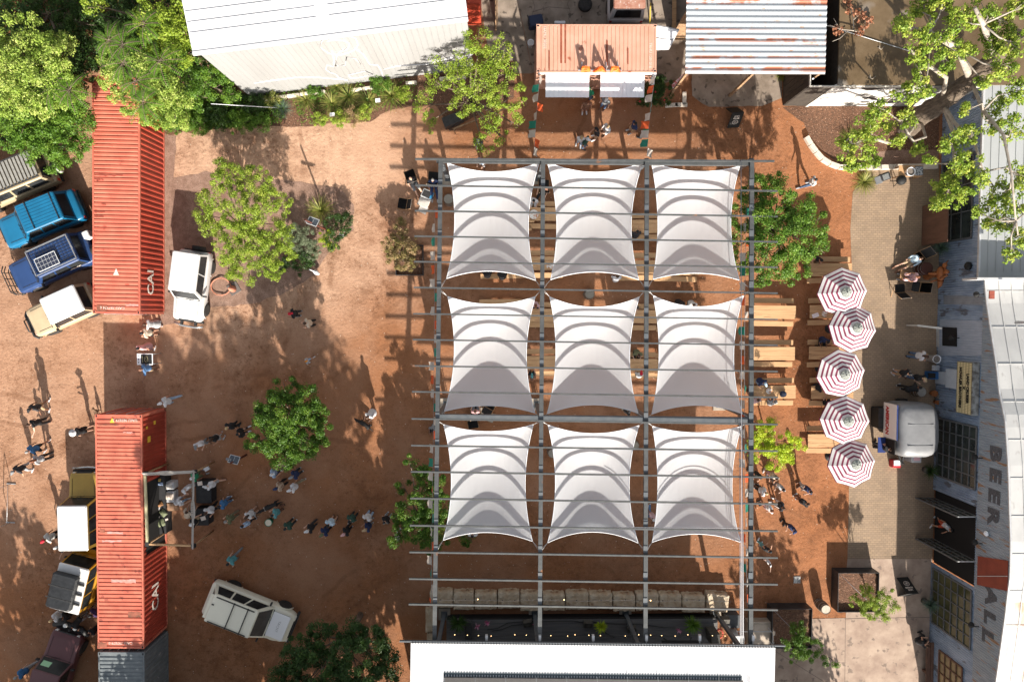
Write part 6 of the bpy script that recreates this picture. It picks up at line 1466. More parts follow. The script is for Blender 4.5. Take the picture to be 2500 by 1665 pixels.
(1308,749,270,'sit','tee:p','shorts:n','long_hair:au','auburn haired person in pink seated at the top of the middle west gap'),
(1551,752,270,'sit','tee:dk','trousers:k','short:k','seated person in charcoal at the edge of the centre sail'),
(1664,743,270,'sit','tee:k','trousers:k','short:k','seated person in black above the middle east sail'),
(1695,746,270,'sit','tee:lw','trousers:k','short:bn','seated person in white above the middle east sail'),
(1299,919,90,'sit','tank:br','shorts:k','cap:tl','seated person with a turquoise cap between west and centre sails'),
(1560,868,270,'sit','tee:o','trousers:k','short:bn','seated person in olive between centre and east sails'),
(1566,912,90,'sit','tee:lw','trousers:k','cap:r','seated person in white with a red cap between centre and east sails'),
(1537,1005,20,'stand','tee:k','trousers:k','short:k','person in black just north of the middle cross beam'),
(1596,1270,240,'walk','tee:p','trousers:b','short:w','person in pink and blue at the rim of the south east sail'),
(1189,664,90,'sit','tee:k','trousers:k','short:k','left of two people in black backs under the north west sail'),
(1226,668,90,'sit','tee:k','trousers:k','short:k','right of two people in black backs under the north west sail'),
(1153,1308,90,'hold','tee:w','trousers:g','short:k','person in white with black hair peeping out below the south west sail'),
(964,1322,120,'stand','tee:w','shorts:k','short:bn','person in white half hidden by the tree at the west edge of the pergola'),
(1002,436,300,'relax','tee:k','shorts:g','fringe:gy','bald man in black tee and grey shorts lounging in a folding chair'),
(1056,440,270,'relax','long:n','trousers:n','short:gy','grey haired man in navy lounging beside the west girder'),
(1160,1004,90,'sit','tank:pk','shorts:g','short:bn','person in a pinkish top seated in the gap below the west middle sail'),
]
for row in PP:
    sc = .66 if 'child' in row[7] else .98
    person(*row[:8], sc=sc)
# ================================================================ tables and benches
oldw = mat('weathered_pine', (.40,.245,.13), (.30,.175,.09), 3, .75, stretch=(.3,3,1), c3=(.19,.105,.055), s3=5, t3=.62)
def mk_table():
    t = empty('wooden_table', (0,0,0)); m = MB()
    for i in range(3): m.box((0,(i-1)*.245,.735),(2.36,.238,.04), bev=.012)
    m.build('table_top', wood, t)
    for x in (-.85,.85):
        for y in (-.3,.3): m = MB(); m.bar((x,y,.0),(x,y*.75,.715),.05,.07); m.build('leg', blk, t)
        m = MB(); m.bar((x,-.3,.65),(x,.3,.65),.05,.05); m.build('crossbar', blk, t)
    return t
def mk_bench():
    t = empty('wooden_bench', (0,0,0)); m = MB(); m.box((0,0,.44),(2.36,.29,.045), bev=.012); m.build('seat', wood, t)
    for x in (-.85,.85):
        m = MB(); m.bar((x,-.11,0),(x,-.08,.42),.04,.05); m.bar((x,.11,0),(x,.08,.42),.04,.05); m.bar((x,-.12,.40),(x,.12,.40),.04,.04); m.build('leg', blk, t)
    return t
TPRO = mk_table(); BPRO = mk_bench(); used = set()
def put(pro, u, v, z, rz, label, cat, group):
    o = pro if pro.name not in used else copy_tree(pro); used.add(pro.name); p = W(u, v, z); o.location = (p.x, p.y, 0); o.rotation_euler.z = rz; tag(o, label, cat, group); return o
sets = [ # centre u of table, v bench north, table, bench south, phrase
 (1343,498,523,553,'north row between the west and middle sails'),(1252,None,527,556,'north row under the north west sail'),
 (1580,527,553,578,'north row between the middle and east sails'),(1462,522,550,576,'north row hidden mostly by the north middle sail'),
 (1328,618,643,672,'second row between the west and middle sails'),(1231,None,645,674,'second row peeping below the north west sail'),
 (1566,624,652,678,'second row between the middle and east sails'),(1655,None,656,681,'second row peeping below the north east sail'),
 (1331,744,770,793,'third row between the west and centre sails'),(1226,737,766,None,'third row above the middle west sail'),
 (1556,748,773,800,'third row between the centre and east sails'),(1660,752,777,803,'third row under the middle east sail'),
 (1325,858,885,912,'fourth row between the west and centre sails'),(1553,866,892,917,'fourth row between the centre and east sails, west end'),(1655,868,894,919,'fourth row between the centre and east sails, east end'),
 (1891,734,762,790,'sunlit column right of the pergola, topmost'),(1889,836,863,889,'sunlit column right of the pergola, second from top'),(1891,929,957,983,'sunlit column right of the pergola, lowest'),
 (2028,633,659,685,'under the first parasol from the top'),(2029,734,761,787,'under the second parasol from the top'),(2027,836,862,889,'half under the second and third parasols'),(2032,928,958,985,'between the third and fourth parasols'),(2024,1045,1075,1100,'under the fourth and fifth parasols')]
for i, (u, vb, vt, vs, ph) in enumerate(sets):
    put(TPRO, u, vt, .75, R((i*37%5-2)*.35), 'pale plank table, ' + ph, 'table', 'plank tables in the beer garden')
    if vb: put(BPRO, u-4, vb, .45, R((i*17%5-2)*.4), 'pale bench, north side, ' + ph, 'bench', 'plank benches in the beer garden')
    if vs: put(BPRO, u-6, vs, .45, R((i*29%7-3)*.5), 'pale bench, south side, ' + ph, 'bench', 'plank benches in the beer garden')
# ================================================================ parasols
maro = mat('maroon_stripe', (.25,.045,.095), (.19,.035,.075), 3, .85, trans=.2)
def mk_parasol():
    t = empty('parasol', (0,0,0)); Rr = 1.31
    fr = [0.0,.19,.30,.375,.475,.545,.64,.71,.805,.875,.985,1.0]; prof = lambda f: 2.78-.46*f**1.25
    m = MB(); V = [(0,0,prof(0))]; F = []; MI = []
    per = 32
    for j, f in enumerate(fr[1:]):
        for k in range(per):
            a = 2*math.pi*k/per; seg = math.pi/4; q = (a % seg)/seg; rr = math.cos(seg/2)/math.cos(a % seg-seg/2); sag = .035*math.sin(q*math.pi)*f
            V.append((Rr*f*rr*math.cos(a), Rr*f*rr*math.sin(a), prof(f)-sag))
    for k in range(per): F.append((0, 1+k, 1+(k+1)%per)); MI.append(0)
    for j in range(len(fr)-2):
        for k in range(per): a = 1+j*per; F.append((a+k, a+per+k, a+per+(k+1)%per, a+(k+1)%per)); MI.append(1 if j % 2 == 1 else 0)
    m.v = V; m.f = F; m.m = MI; m.sm = [False]*len(F); cn = m.build('canopy', [wc, maro], t)
    m = MB(); 
    for k in range(8): a = 2*math.pi*k/8; b = 2*math.pi*(k+1)/8; m.add([(Rr*.99*math.cos(a),Rr*.99*math.sin(a),prof(1)),(Rr*.99*math.cos(b),Rr*.99*math.sin(b),prof(1)),(Rr*math.cos(b),Rr*math.sin(b),prof(1)-.09),(Rr*math.cos(a),Rr*math.sin(a),prof(1)-.09)], [(0,1,2,3)])
    m.build('valance', maro, t)
    m = MB(); gv = mat('vent_fabric', (.34,.36,.33), (.10,.11,.10), 2.2, .8); V = [(0,0,2.90)]; n_ = 16
    for r_, z in ((.12,2.87),(.25,2.82),(.27,2.79)):
        for k in range(n_): a = 2*math.pi*k/n_; V.append((r_*math.cos(a), r_*math.sin(a), z+.018*(k%2)))
    m.add(V, [(0,1+k,1+(k+1)%n_) for k in range(n_)]+[(1+j*n_+k, 1+(j+1)*n_+k, 1+(j+1)*n_+(k+1)%n_, 1+j*n_+(k+1)%n_) for j in range(2) for k in range(n_)]); m.build('vent_cap', gv, t)
    m = MB(); m.tube([(0,0,0),(0,0,2.86)], .024, 8); m.ell((0,0,2.93), (.03,.03,.04), 8, 5); m.build('pole', blk, t)
    m = MB(); m.lathe((0,0,0), [(.27,0),(.27,.05),(.06,.09),(.04,.3)], 16); m.build('base', blk, t)
    for k in range(8): a = 2*math.pi*k/8; m = MB(); m.bar((.03*math.cos(a),.03*math.sin(a),2.70),(Rr*.97*math.cos(a),Rr*.97*math.sin(a),prof(.97)-.03),.018,.018); m.build('rib', oldw, t)
    return t
PPRO = mk_parasol()
for i, (u, v, a, o_) in enumerate(((2070,708,4,'topmost'),(2086,805,-6,'second from the top'),(2060,909,9,'third from the top, farthest to the left'),(2078,1027,-2,'fourth from the top'),(2086,1141,6,'lowest'))):
    oo = put(PPRO, u, v, 2.75, R(a), 'maroon and white striped parasol, %s of the five' % o_, 'parasol', 'striped parasols by the brick path'); oo.rotation_euler.x = R((2.5,-2,3,1,-3)[i]); oo.rotation_euler.y = R((-2,3,1,-3,2)[i])
# ================================================================ flags on strings
fl_o = mat('flag_orange', (.70,.12,.03), (.6,.1,.03), 6, .8, trans=.3); fl_w = mat('flag_cream', (.58,.52,.46), (.5,.45,.4), 6, .8, trans=.3); fl_t = mat('flag_teal', (.03,.24,.17), (.02,.2,.14), 6, .8, trans=.3)
def flagline(label, a, b, n, seed, sag=.25, fw=.42, fh=.30):
    t = empty('flag_string', a, 0, label, 'flags', 'strings of coloured flags'); d = Vector(b)-Vector(a); pts = [d*(i/24)+Vector((0,0,-sag*4*(i/24)*(1-i/24))) for i in range(25)]
    m = MB(); m.tube(pts, .008, 4); m.build('cord', MATS['white_conduit'], t); r_ = random.Random(seed); dn = Vector((d.x,d.y,0)).normalized(); sd = Vector((-dn.y,dn.x,0))
    for i in range(n):
        f = (i+.5)/n; c = d*f+Vector((0,0,-sag*4*f*(1-f))); til = r_.uniform(.2,1.1)*(-1 if r_.random() < .7 else 1)
        m = MB(); V = []
        for j in range(4):
            for k in range(4): x = (k/3-.5)*fw; y = j/3*fh; V.append(c+dn*x+Vector((0,0,-y*math.cos(til)))+sd*(y*math.sin(til)+.03*math.sin(k*2+i)*j/3))
        F = [(j*4+k, j*4+k+1, (j+1)*4+k+1, (j+1)*4+k) for j in range(3) for k in range(3)]; m.add(V, F, 0, True); m.build('flag', (fl_o, fl_w, fl_t, fl_w)[(i+seed)%4], t)
flagline('long string of orange, cream and teal flags along the west edge of the pergola', Wz(1062,505,-.5), Wz(1052,1490,-.5), 29, 0, .3)
flagline('string of coloured flags along the east edge of the pergola', Wz(1822,500,-.5), Wz(1824,1480,-.5), 27, 2, .3)
flagline('string of coloured flags from the bar to the pergola beam, west one', W(1318,180,2.7), Wz(1303,380,0), 9, 1, .35, .38, .42)
flagline('string of coloured flags from the bar to the pergola beam, east one', W(1600,182,2.7), Wz(1580,382,0), 9, 3, .35, .38, .42)
# string of lamps over the stage
t = empty('light_string', Wz(1060,1471,-.35), 0, 'string of small black lamps hung above the limestone blocks', 'lights', 'light strings'); O = Wz(1060,1471,-.35); m = MB(); pts = []
for i in range(49): p = Wz(1060,1466,-.35).lerp(Wz(1785,1468,-.35), i/48)-O; p.z -= .12*abs(math.sin(i/48*math.pi*4)); pts.append(p)
m.tube(pts, .010, 4); m.build('cord', blk, t)
bulb = mat('warm_bulb', (.9,.6,.3), emit=((1,.62,.28), 2.5)); 
for i in range(1, 48, 2): m = MB(); m.lathe(pts[i]+Vector((0,0,-.10)), [(.022,0),(.03,.05),(.015,.10)], 8); m.build('lamp', blk if i % 7 else bulb, t)
O = W(1100,1550,3.4); t = empty('light_string', O, 0, 'string of warm glowing bulbs under the front of the stage roof', 'lights', 'light strings'); m = MB()
us = [1110,1141,1168,1199,1257,1285,1345,1386,1404,1438,1466,1527,1560,1589,1616,1649,1680,1708,1740,1771]
qs = [W(u, 1550+((i*5)%4), 3.4)-O for i, u in enumerate(us)]; m.tube(qs, .009, 4); m.build('cord', blk, t)
for q_ in qs: m = MB(); m.ell(q_+Vector((0,0,-.05)), (.020,.020,.03), 8, 6); m.build('bulb', bulb, t)
# ================================================================ stage furniture
def small(name, label, cat, u, v, z0, build, m_, rz=0.0, group=None, zp=None):
    p = W(u, v, zp if zp is not None else z0+.15); m = MB(); build(m); o = m.build(name, m_, None, (p.x, p.y, z0), rz); return tag(o, label, cat, group)
def wedge(m):
    m.add([(-.26,-.2,0),(.26,-.2,0),(.26,.2,0),(-.26,.2,0),(-.24,-.18,.16),(.24,-.18,.16),(.22,.14,.36),(-.22,.14,.36)], [(3,2,1,0),(4,5,6,7),(0,1,5,4),(1,2,6,5),(2,3,7,6),(3,0,4,7)]); m.box((0,-.02,.285),(.14,.1,.02))
amp = mat('speaker_cloth', (.05,.047,.04), (.075,.07,.06), 8, .8)
for u, v, a, lb in ((1288,1522,8,'westernmost wedge monitor beside the grey flower'),(1436,1524,-4,'wedge monitor left of the bright rosette plant'),(1543,1536,12,'wedge monitor in the middle of the stage'),(1770,1514,0,'black road case by the east stage post')):
    small('stage_monitor', lb, 'speaker', u, v, .82, wedge, amp, R(a), 'stage wedges')
small('guitar_case', 'long dark case lying on the stage between fern and orchids', 'case', 1144,1538,.82, lambda m: m.box((0,0,.12),(.42,1.05,.22), bev=.05), mat('case_dark', (.03,.03,.033), (.05,.05,.05), 4, .6))
small('speaker_cabinet', 'tall dark cabinet standing at the east end of the stage', 'speaker', 1736,1545,.82, lambda m: m.box((0,0,.5),(.5,.7,1.0), bev=.04), amp, R(4))
small('keyboard', 'long black keyboard at the back of the stage', 'keyboard', 1655,1559,.82, lambda m: (m.box((0,0,.72),(2.1,.38,.09), bev=.02), m.bar((-.8,0,0),(-.5,0,.7),.04,.04), m.bar((.8,0,0),(.5,0,.7),.04,.04)), MATS['sign_black'])
for u, v, r, lb, mt in ((1119,1520,.62,'dark fern at the west end of the stage',DG),(1690,1524,.60,'green fern at the east end of the stage',MG),(1466,1529,.42,'bright yellow green rosette plant on the stage',YG)):
    rosette(lb, u, v, 1.15, r, 110, mt, h=r*.8, w=.075, droop=.8, group='plants on the stage')
    p = W(u, v, 1.15); m = MB(); m.lathe((0,0,0), [(.14,0),(.18,.32),(.15,.33)], 14); tag(m.build('flower_pot', MATS['dark_pot'], None, (p.x, p.y, .82)), 'pot of the ' + lb, 'pot')
pink = leafmat('petal_pink', (.5,.08,.22), (.62,.2,.36), (.75,.55,.62))
for u, v, lb in ((1165,1528,'pale orchid in a dark pot beside the case on the stage'),(1189,1518,'magenta flower at the front of the stage'),(1308,1523,'grey leaved flower with pink centre beside the girder'),(1657,1537,'magenta flower left of the green fern')):
    rosette(lb, u, v, 1.1, .22, 26, pink, h=.25, w=.06, droop=.3, cat='flower', name='flower', group='flowers on the stage')
cbm = mat('cable_black', (.012,.012,.012), rough=.5)
for k, pl in enumerate(([(1190,1536),(1215,1533),(1240,1520),(1262,1518),(1290,1516),(1330,1516),(1400,1515),(1430,1520)],[(1200,1540),(1225,1536),(1250,1526),(1275,1524)],[(1450,1518),(1500,1522),(1560,1523),(1620,1531),(1650,1532)],[(1500,1556),(1480,1545),(1470,1538)])):
    m = MB(); m.tube([W(u, v, .83) for u, v in pl], .016, 5); tag(m.build('cable', cbm, None), ('long black cable looping across the west half of the stage','short black cable by the westernmost wedge monitor','black cable running across the east half of the stage','black cable trailing from the rosette plant')[k], 'cable', 'cables on the stage')
m = MB(); 
for k in range(3): m.tube([W(1752,1540,.9)+Vector((.22*math.cos(a/3)*(1-k*.12), .28*math.sin(a/3)*(1-k*.1), .02*k+.3)) for a in range(20)], .02, 5)
tag(m.build('cable_coil', mat('cable_red', (.45,.07,.04)), None), 'tangle of red cable hanging at the east stage post', 'cable')
small('monitor_screen', 'white rimmed flat screen case beside the stage under the white conduits', 'screen', 1803,1563,.0, lambda m: (m.box((0,0,1.1),(.62,.55,.05), bev=.02), m.box((0,0,.5),(.3,.3,1.0))), whitep, group=None, zp=1.1)
for u, lb in ((1188,'first'),(1318,'second'),(1448,'third'),(1578,'fourth'),(1708,'fifth'),(1838,'sixth')):
    p = W(u, 1556, 5.7); m = MB(); m.box((0,0,0),(.12,.28,.16)); m.bar((0,-.1,0),(0,-.7,.1),.05,.05); tag(m.build('roof_bracket', MATS['zinc_cap'], None, p), '%s short metal bracket from the west along the stage roof edge' % lb, 'bracket', 'brackets along the stage roof')
# metal ramp cabinet and railing east of the stage
small('metal_box', 'tan flat topped utility box right of the white conduits', 'box', 1862,1546,.0, lambda m: (m.box((0,0,.28),(1.7,1.35,.56), bev=.02), m.box((.1,.1,.575),(1.2,.9,.02))), mat('tan_metal', (.44,.37,.30), (.36,.30,.24), 2, .6), zp=.55)
small('metal_box', 'dark open topped crate east of the stage', 'box', 1789,1517,.0, lambda m: (m.box((0,0,.3),(.8,.75,.6), bev=.02),), mat('case_grey', (.04,.045,.05), (.08,.085,.09), 2, .5), zp=.6)
m = MB(); pr = [W(1800,1541,1.05), W(1883,1541,1.05), W(1887,1548,1.05), W(1887,1575,1.05)]; m.tube(pr, .024, 6)
for p in (pr[0], pr[1], pr[3]): m.tube([(p.x,p.y,0), p], .024, 6)
tag(m.build('handrail', MATS['galvanised'], None), 'grey tube handrail around the tan utility box', 'railing')
# ================================================================ folding chairs, patio things
def mk_chair():
    t = empty('folding_chair', (0,0,0)); fb = mat('chair_canvas', (.016,.016,.018), (.03,.03,.03), 9, .8)
    m = MB(); m.add([(-.28,-.2,.40),(.28,-.2,.40),(.28,.28,.45),(-.28,.28,.45)], [(0,1,2,3),(3,2,1,0)]); m.build('seat', fb, t)
    m = MB(); m.add([(-.28,-.2,.42),(.28,-.2,.42),(.28,-.52,.98),(-.28,-.52,.98)], [(0,1,2,3),(3,2,1,0)]); m.build('backrest', fb, t)
    for s in (-1,1):
        m = MB(); m.tube([(s*.29,-.53,1.0),(s*.29,-.18,.42),(s*.29,.32,.0)], .018, 6); m.tube([(s*.29,-.42,.0),(s*.29,.30,.47)], .018, 6); m.build('frame', oldw, t)
    m = MB()
    for i in range(9):
        for s in (-1,1): m.box((s*.285,-.22-.3*i/8,.45+.53*i/8),(.022,.022,.022))
        m.box((-.26+.065*i,-.52,.985),(.018,.02,.02))
    m.build('lacing', MATS['stencil_white'], t)
    m = MB(); m.bar((-.29,-.2,.42),(.29,-.2,.42),.035,.03); m.build('crossbar', oldw, t); return t
CH = mk_chair(); cg = 'black canvas folding chairs'
for u, v, a, lb in ((1001,428,20,'black canvas chair under the bald man'),(1058,432,-5,'black canvas chair under the grey haired man in navy'),(984,497,80,'empty black canvas chair beside the grey cooler'),(2240,700,80,'black canvas chair under the red haired woman'),(2248,628,130,'black canvas chair under the man in ice blue'),(2199,706,5,'empty black canvas chair at the small patio table'),(1328,452,0,'black canvas chair under the person in brown between the sails'),(1160,1000,5,'black canvas chair just below the middle west sail'),(1197,990,-30,'empty black canvas chair behind the two crates'),(1154,1034,190,'empty black canvas chair south of the two crates')):
    put(CH, u, v, .5, R(a), lb, 'chair', cg)
crate = mat('crate_wood', (.34,.31,.26), (.25,.22,.18), 5, .8, stretch=(1,4,1))
def crt(m): 
    m.box((0,0,.36),(.52,.5,.05), bev=.01)
    for x in (-.22,.22):
        for y in (-.2,.2): m.box((x,y,.17),(.05,.05,.34))
for u, v, a, lb in ((1170,1008,20,'square greyish camp table left of its twin below the middle west sail'),(1196,1018,-22,'square greyish camp table right of its twin below the middle west sail')): small('camp_table', lb, 'table', u, v, 0, crt, crate, R(a), 'small camp tables', zp=.36)
small('camp_table', 'small pale table with game box between the loungers on the patio', 'table', 2209,671,0, crt, oldw, R(-8), 'small camp tables', zp=.36)
p = W(1041,480,.3); t = empty('cooler', (p.x,p.y,0), R(-25), 'grey cooler full of black cans with its lid folded open towards the purlin', 'cooler'); m = MB(); m.box((0,.12,.2),(.62,.5,.40), bev=.03); m.build('tub', mat('cooler_grey', (.42,.44,.45), (.35,.36,.37), 4, .5), t)
m = MB(); m.box((-.02,.12,.405),(.46,.36,.012)); m.build('contents', blk, t); m = MB(); m.box((0,-.38,.30),(.62,.46,.06), bev=.03); m.build('lid', mat('lid_grey', (.55,.52,.48), (.45,.42,.38), 4, .6), t); m = MB(); m.box((.26,.15,.41),(.12,.36,.02)); m.build('ice_pack', mat('pack_blue', (.03,.22,.42)), t)
m = MB(); m.box((0,0,0),(.46,.40,.02)); tag(m.build('folded_paper', mat('news_paper', (.58,.55,.51), (.42,.40,.38), 14, .8), None, W(1033,512,.05), R(-25)), 'pale printed sheet on the dirt below the cooler', 'paper')
# barrels
def barrel(label, u, v, h, r, top, side, zp=None, name='barrel', hoop=True, z0=0):
    p = W(u, v, h if zp is None else zp); t = empty(name, (p.x, p.y, z0), 0, label, 'barrel'); m = MB()
    m.lathe((0,0,0), [(r*.84,0),(r*.97,h*.25),(r*1.03,h*.5),(r*.97,h*.75),(r*.88,h-.0),(r*.84,h),(r*.84,h-.03)], 22, capt=False); m.build('staves', side, t)
    m = MB(); m.lathe((0,0,h-.045), [(0.001,0.0),(r*.85,0),(r*.85,.03)], 22, capt=False, capb=False); m.lathe((0,0,h-.04), [(r*.84,0),(r*.84,.02)], 22); m.build('head', top, t)
    if hoop:
        for z in (h*.12, h*.32, h*.68, h*.88): m = MB(); rr = r*(1.0-.55*abs(z/h-.5)**2*1.4)+.012; m.lathe((0,0,z-.02), [(rr,0),(rr,.045)], 22, capt=False, capb=False); m.build('hoop', MATS['galvanised'], t)
    return t
gb = mat('barrel_wood', (.17,.12,.08), (.10,.07,.05), 6, .8, stretch=(2,2,.2)); gt = mat('barrel_top', (.26,.24,.20), (.19,.175,.15), 6, .8, stretch=(1,5,1)); ptop = mat('barrel_top_pale', (.55,.48,.40), (.42,.36,.29), 6, .8, stretch=(5,1,1))
barrel('wooden barrel standing in the sun between the two large planters', 2017,1488,.95,.30,ptop,gb)
barrel('wooden barrel with grey top beside the north west sail', 1095,486,.9,.31,gt,gb); barrel('wooden barrel standing alone between the north and middle sail rows', 1440,718,.9,.30,gt,gb)
barrel('grey barrel half hidden at the west rim of the south middle sail', 1349,1107,.9,.28,gt,gb); barrel('grey barrel half hidden at the east rim of the south middle sail', 1550,1088,.9,.28,gt,gb)
barrel('metal topped barrel north of the silver trailer', 2251,957,.9,.31,mat('metal_lid', (.36,.35,.33), (.28,.27,.25), 5, .5, metal=.4),gb)
barrel('dark red brown barrel between the lounging pair and the carved statue', 2264,655,.85,.36,mat('dark_stave', (.07,.022,.015), (.05,.02,.015), 5, .6, stretch=(5,1,1)),MATS['dark_stave'])
def drum(label, u, v, h, r, z0, m_, inner=None, grp=None):
    p = W(u, v, z0+h); t = empty('bucket', (p.x, p.y, z0), 0, label, 'bucket', grp); m = MB(); m.lathe((0,0,0), [(r*.85,0),(r,h),(r+.02,h),(r+.02,h-.04)], 20, capt=False); m.build('wall', m_, t); m = MB(); m.lathe((0,0,h-.09), [(r*.93,0),(r*.93,.085 if not inner or 'lid' in inner.name else .03)], 20); m.build('contents' if inner else 'lid', inner or m_, t); return t
ash = mat('ash_grey', (.24,.21,.18), (.12,.10,.09), 12, .9)
drum('white drum filled with grey ash beside the white tee woman', 2288,877,.8,.21,0,wp,ash); drum('white bucket filled with grit on the tray at the curved bed', 2225,419,.35,.22,.75,wp,ash)
drum('green bucket with a cream lid at the feet of the man in petrol blue', 655,1276,.40,.19,.0,mat('bucket_green', (.02,.22,.14)),mat('lid_cream', (.68,.62,.50), (.6,.54,.42), 5)); drum('white propane style canister beside the salmon bar container', 1296,104,.5,.16,0,wp,whitep)
# carts near the corner bed
p = W(2228,418,.75); t = empty('serving_cart', (p.x-.1,p.y,0), R(0), 'wooden cart carrying a white bucket and a bag of charcoal by the stone edging', 'cart'); m = MB(); m.box((0,0,.72),(1.3,.62,.05)); m.build('top', wood, t)
for x in (-.58,.58):
    for y in (-.26,.26): m = MB(); m.box((x,y,.35),(.06,.06,.70)); m.build('leg', oldw, t)
m = MB(); m.box((.42,0,.80),(.42,.5,.12), bev=.04); tag(m.build('charcoal_bag', mat('speckle_bag', (.45,.47,.50), (.08,.09,.10), 16, .7, lo=.45, hi=.55), None, (p.x-.1,p.y,0)), 'speckled grey bag on the wooden cart', 'bag')
p = W(2160,432,.8); t = empty('charcoal_grill', (p.x,p.y,0), R(20), 'silver and black barbecue standing open at the north end of the brick path', 'grill'); m = MB(); m.box((0,0,.8),(.55,.42,.22), bev=.04); m.build('body', blk, t); m = MB(); m.box((-.42,-.06,.86),(.36,.40,.04), bev=.01); m.build('shelf', al, t)
for x in (-.22,.22):
    for y in (-.16,.16): m = MB(); m.tube([(x,y,0),(x,y,.7)], .018, 6); m.build('leg', blk, t)
m = MB(); m.box((-.02,-.02,.93),(.34,.30,.02)); m.build('lid_window', chrome, t)
small('kettle_grill', 'round black kettle grill in the shade below the cart', 'grill', 2202,440,0, lambda m: (m.ell((0,0,.75),(.27,.27,.22),16,9), m.tube([(0,0,.55),(.2,.1,0)],.02,6), m.tube([(0,0,.55),(-.2,.1,0)],.02,6), m.tube([(0,0,.55),(0,-.22,0)],.02,6)), MATS['sign_black'], zp=.8)
# curved stone edging
m_edge = mat('edging_stone', (.62,.56,.48), (.50,.44,.37), 3, .85, bump=.006, bscale=14)
pl = [W(u, v, .14) for u, v in ((1968,334),(1979,353),(1992,371),(2007,388),(2026,400),(2048,408),(2075,410),(2110,410),(2145,409),(2180,408),(2215,407),(2250,407),(2288,407))]
for i, (a, b) in enumerate(zip(pl, pl[1:])):
    m = MB(); d_ = b-a; m.box((0,0,0),(d_.length-.015,.26,.26), bev=.02); c_ = (a+b)/2
    tag(m.build('edging_stone', m_edge, None, (c_.x,c_.y,.13), math.atan2(d_.y,d_.x)), 'pale edging block of the curved bed, %s from the dark board wall' % ordn[i], 'edging stone', 'edging blocks of the corner bed')
pl = [W(u, v, .15) for u, v in ((640,246),(672,240),(700,236),(732,232),(764,227),(795,224))]+[None]+[W(u, v, .15) for u, v in ((858,222),(885,218),(912,214))]+[None]+[W(u, v, .15) for u, v in ((990,204),(1018,202))]+[None]+[W(u, v, .15) for u, v in ((1072,194),(1100,191),(1138,189))]
k = 0
for a, b in zip(pl, pl[1:]):
    if a is None or b is None: continue
    k += 1; m = MB(); d_ = b-a; m.box((0,0,0),(d_.length-.03,.16,.26), bev=.03); c_ = (a+b)/2; tag(m.build('edging_stone', m_edge, None, (c_.x,c_.y,.13), math.atan2(d_.y,d_.x)), 'rough pale edging stone, %s from the west below the warehouse wall' % ordn[k-1], 'edging stone', 'edging stones of the warehouse bed')
# A-frame signs
def aframe(label, u, v, rz, lines):
    p = W(u, v, .5); t = empty('sandwich_board', (p.x,p.y,0), rz, label, 'sign', 'black sandwich boards'); 
    for s in (-1,1): m = MB(); M = Matrix.Translation((0,s*.26,.5)) @ Matrix.Rotation(s*.52, 4, 'X'); m.box((0,0,0),(.66,.04,1.12), M=M, bev=.01); m.build('panel', MATS['sign_black'], t)
    Mr = (Matrix.Rotation(-.52, 3, 'X') @ Matrix.Rotation(math.pi/2, 3, 'X'))
    n_ = Mr @ Vector((0,0,1)); up = Mr @ Vector((0,1,0)); c_ = Vector((0,-.26,.5))+n_*.035
    m = MB(); m.tube([c_-up*.12+(Mr @ Vector((.15*math.cos(a), .15*math.sin(a), 0))) for a in [i*2*math.pi/20 for i in range(21)]], .012, 5, caps=False); m.tube([c_-up*.12+(Mr @ Vector((.11*math.cos(a), .11*math.sin(a), 0))) for a in [i*2*math.pi/20 for i in range(21)]], .006, 5, caps=False)
    for a in (0,1.05,2.1): m.bar(c_-up*.12+(Mr @ Vector((-.07*math.cos(a),-.07*math.sin(a),0))), c_-up*.12+(Mr @ Vector((.07*math.cos(a),.07*math.sin(a),0))), .02, .01)
    m.build('emblem', MATS['stencil_white'], t)
    for i, s in enumerate(lines): textmesh(s, .13, MATS['stencil_white'], 'lettering', t, c_+up*(.30-.15*i), Mr, ext=.003, bold=.006)
aframe('black sandwich board with a round white emblem, on the dirt south of the carport', 1795,282, R(4), ('JOIN','CLUB')); aframe('black sandwich board with a round white emblem, by the eastern black planter', 2216,1440, R(184), ('LINE','FORMS'))
# framed poster held between two people
p = W(354,877,1.0); t = empty('framed_poster', p, 0, 'white framed black poster with a gold oval emblem held between two people', 'poster')
m = MB(); m.box((0,0,0),(.85,.62,.05), bev=.01); m.build('frame', wp, t); m = MB(); m.box((.09,0,.028),(.60,.53,.006)); m.build('sheet', MATS['sign_black'], t)
gold = mat('gold_print', (.42,.36,.20)); m = MB(); m.tube([(.08+.09*math.cos(a), .17*math.sin(a), .034) for a in [i*2*math.pi/20 for i in range(21)]], .010, 5, caps=False); m.tube([(.05,-.12,.034),(.11,-.04,.034),(.05,.04,.034),(.11,.12,.034)], .012, 5); m.bar((-.12,-.17,.033),(-.12,.17,.033),.02,.006); m.build('emblem', gold, t)
m = MB(); [m.box((-.33,y,.03),(.03,.10,.01)) for y in (-.17,0,.17)]; m.build('lettering', MATS['sign_black'], t)
m = MB(); [m.tube([(x,y,-.02),(x*1.05,y,-.98)], .02, 6) for x in (-.38,.38) for y in (-.27,.27)]; m.build('leg', MATS['galvanised'], t)
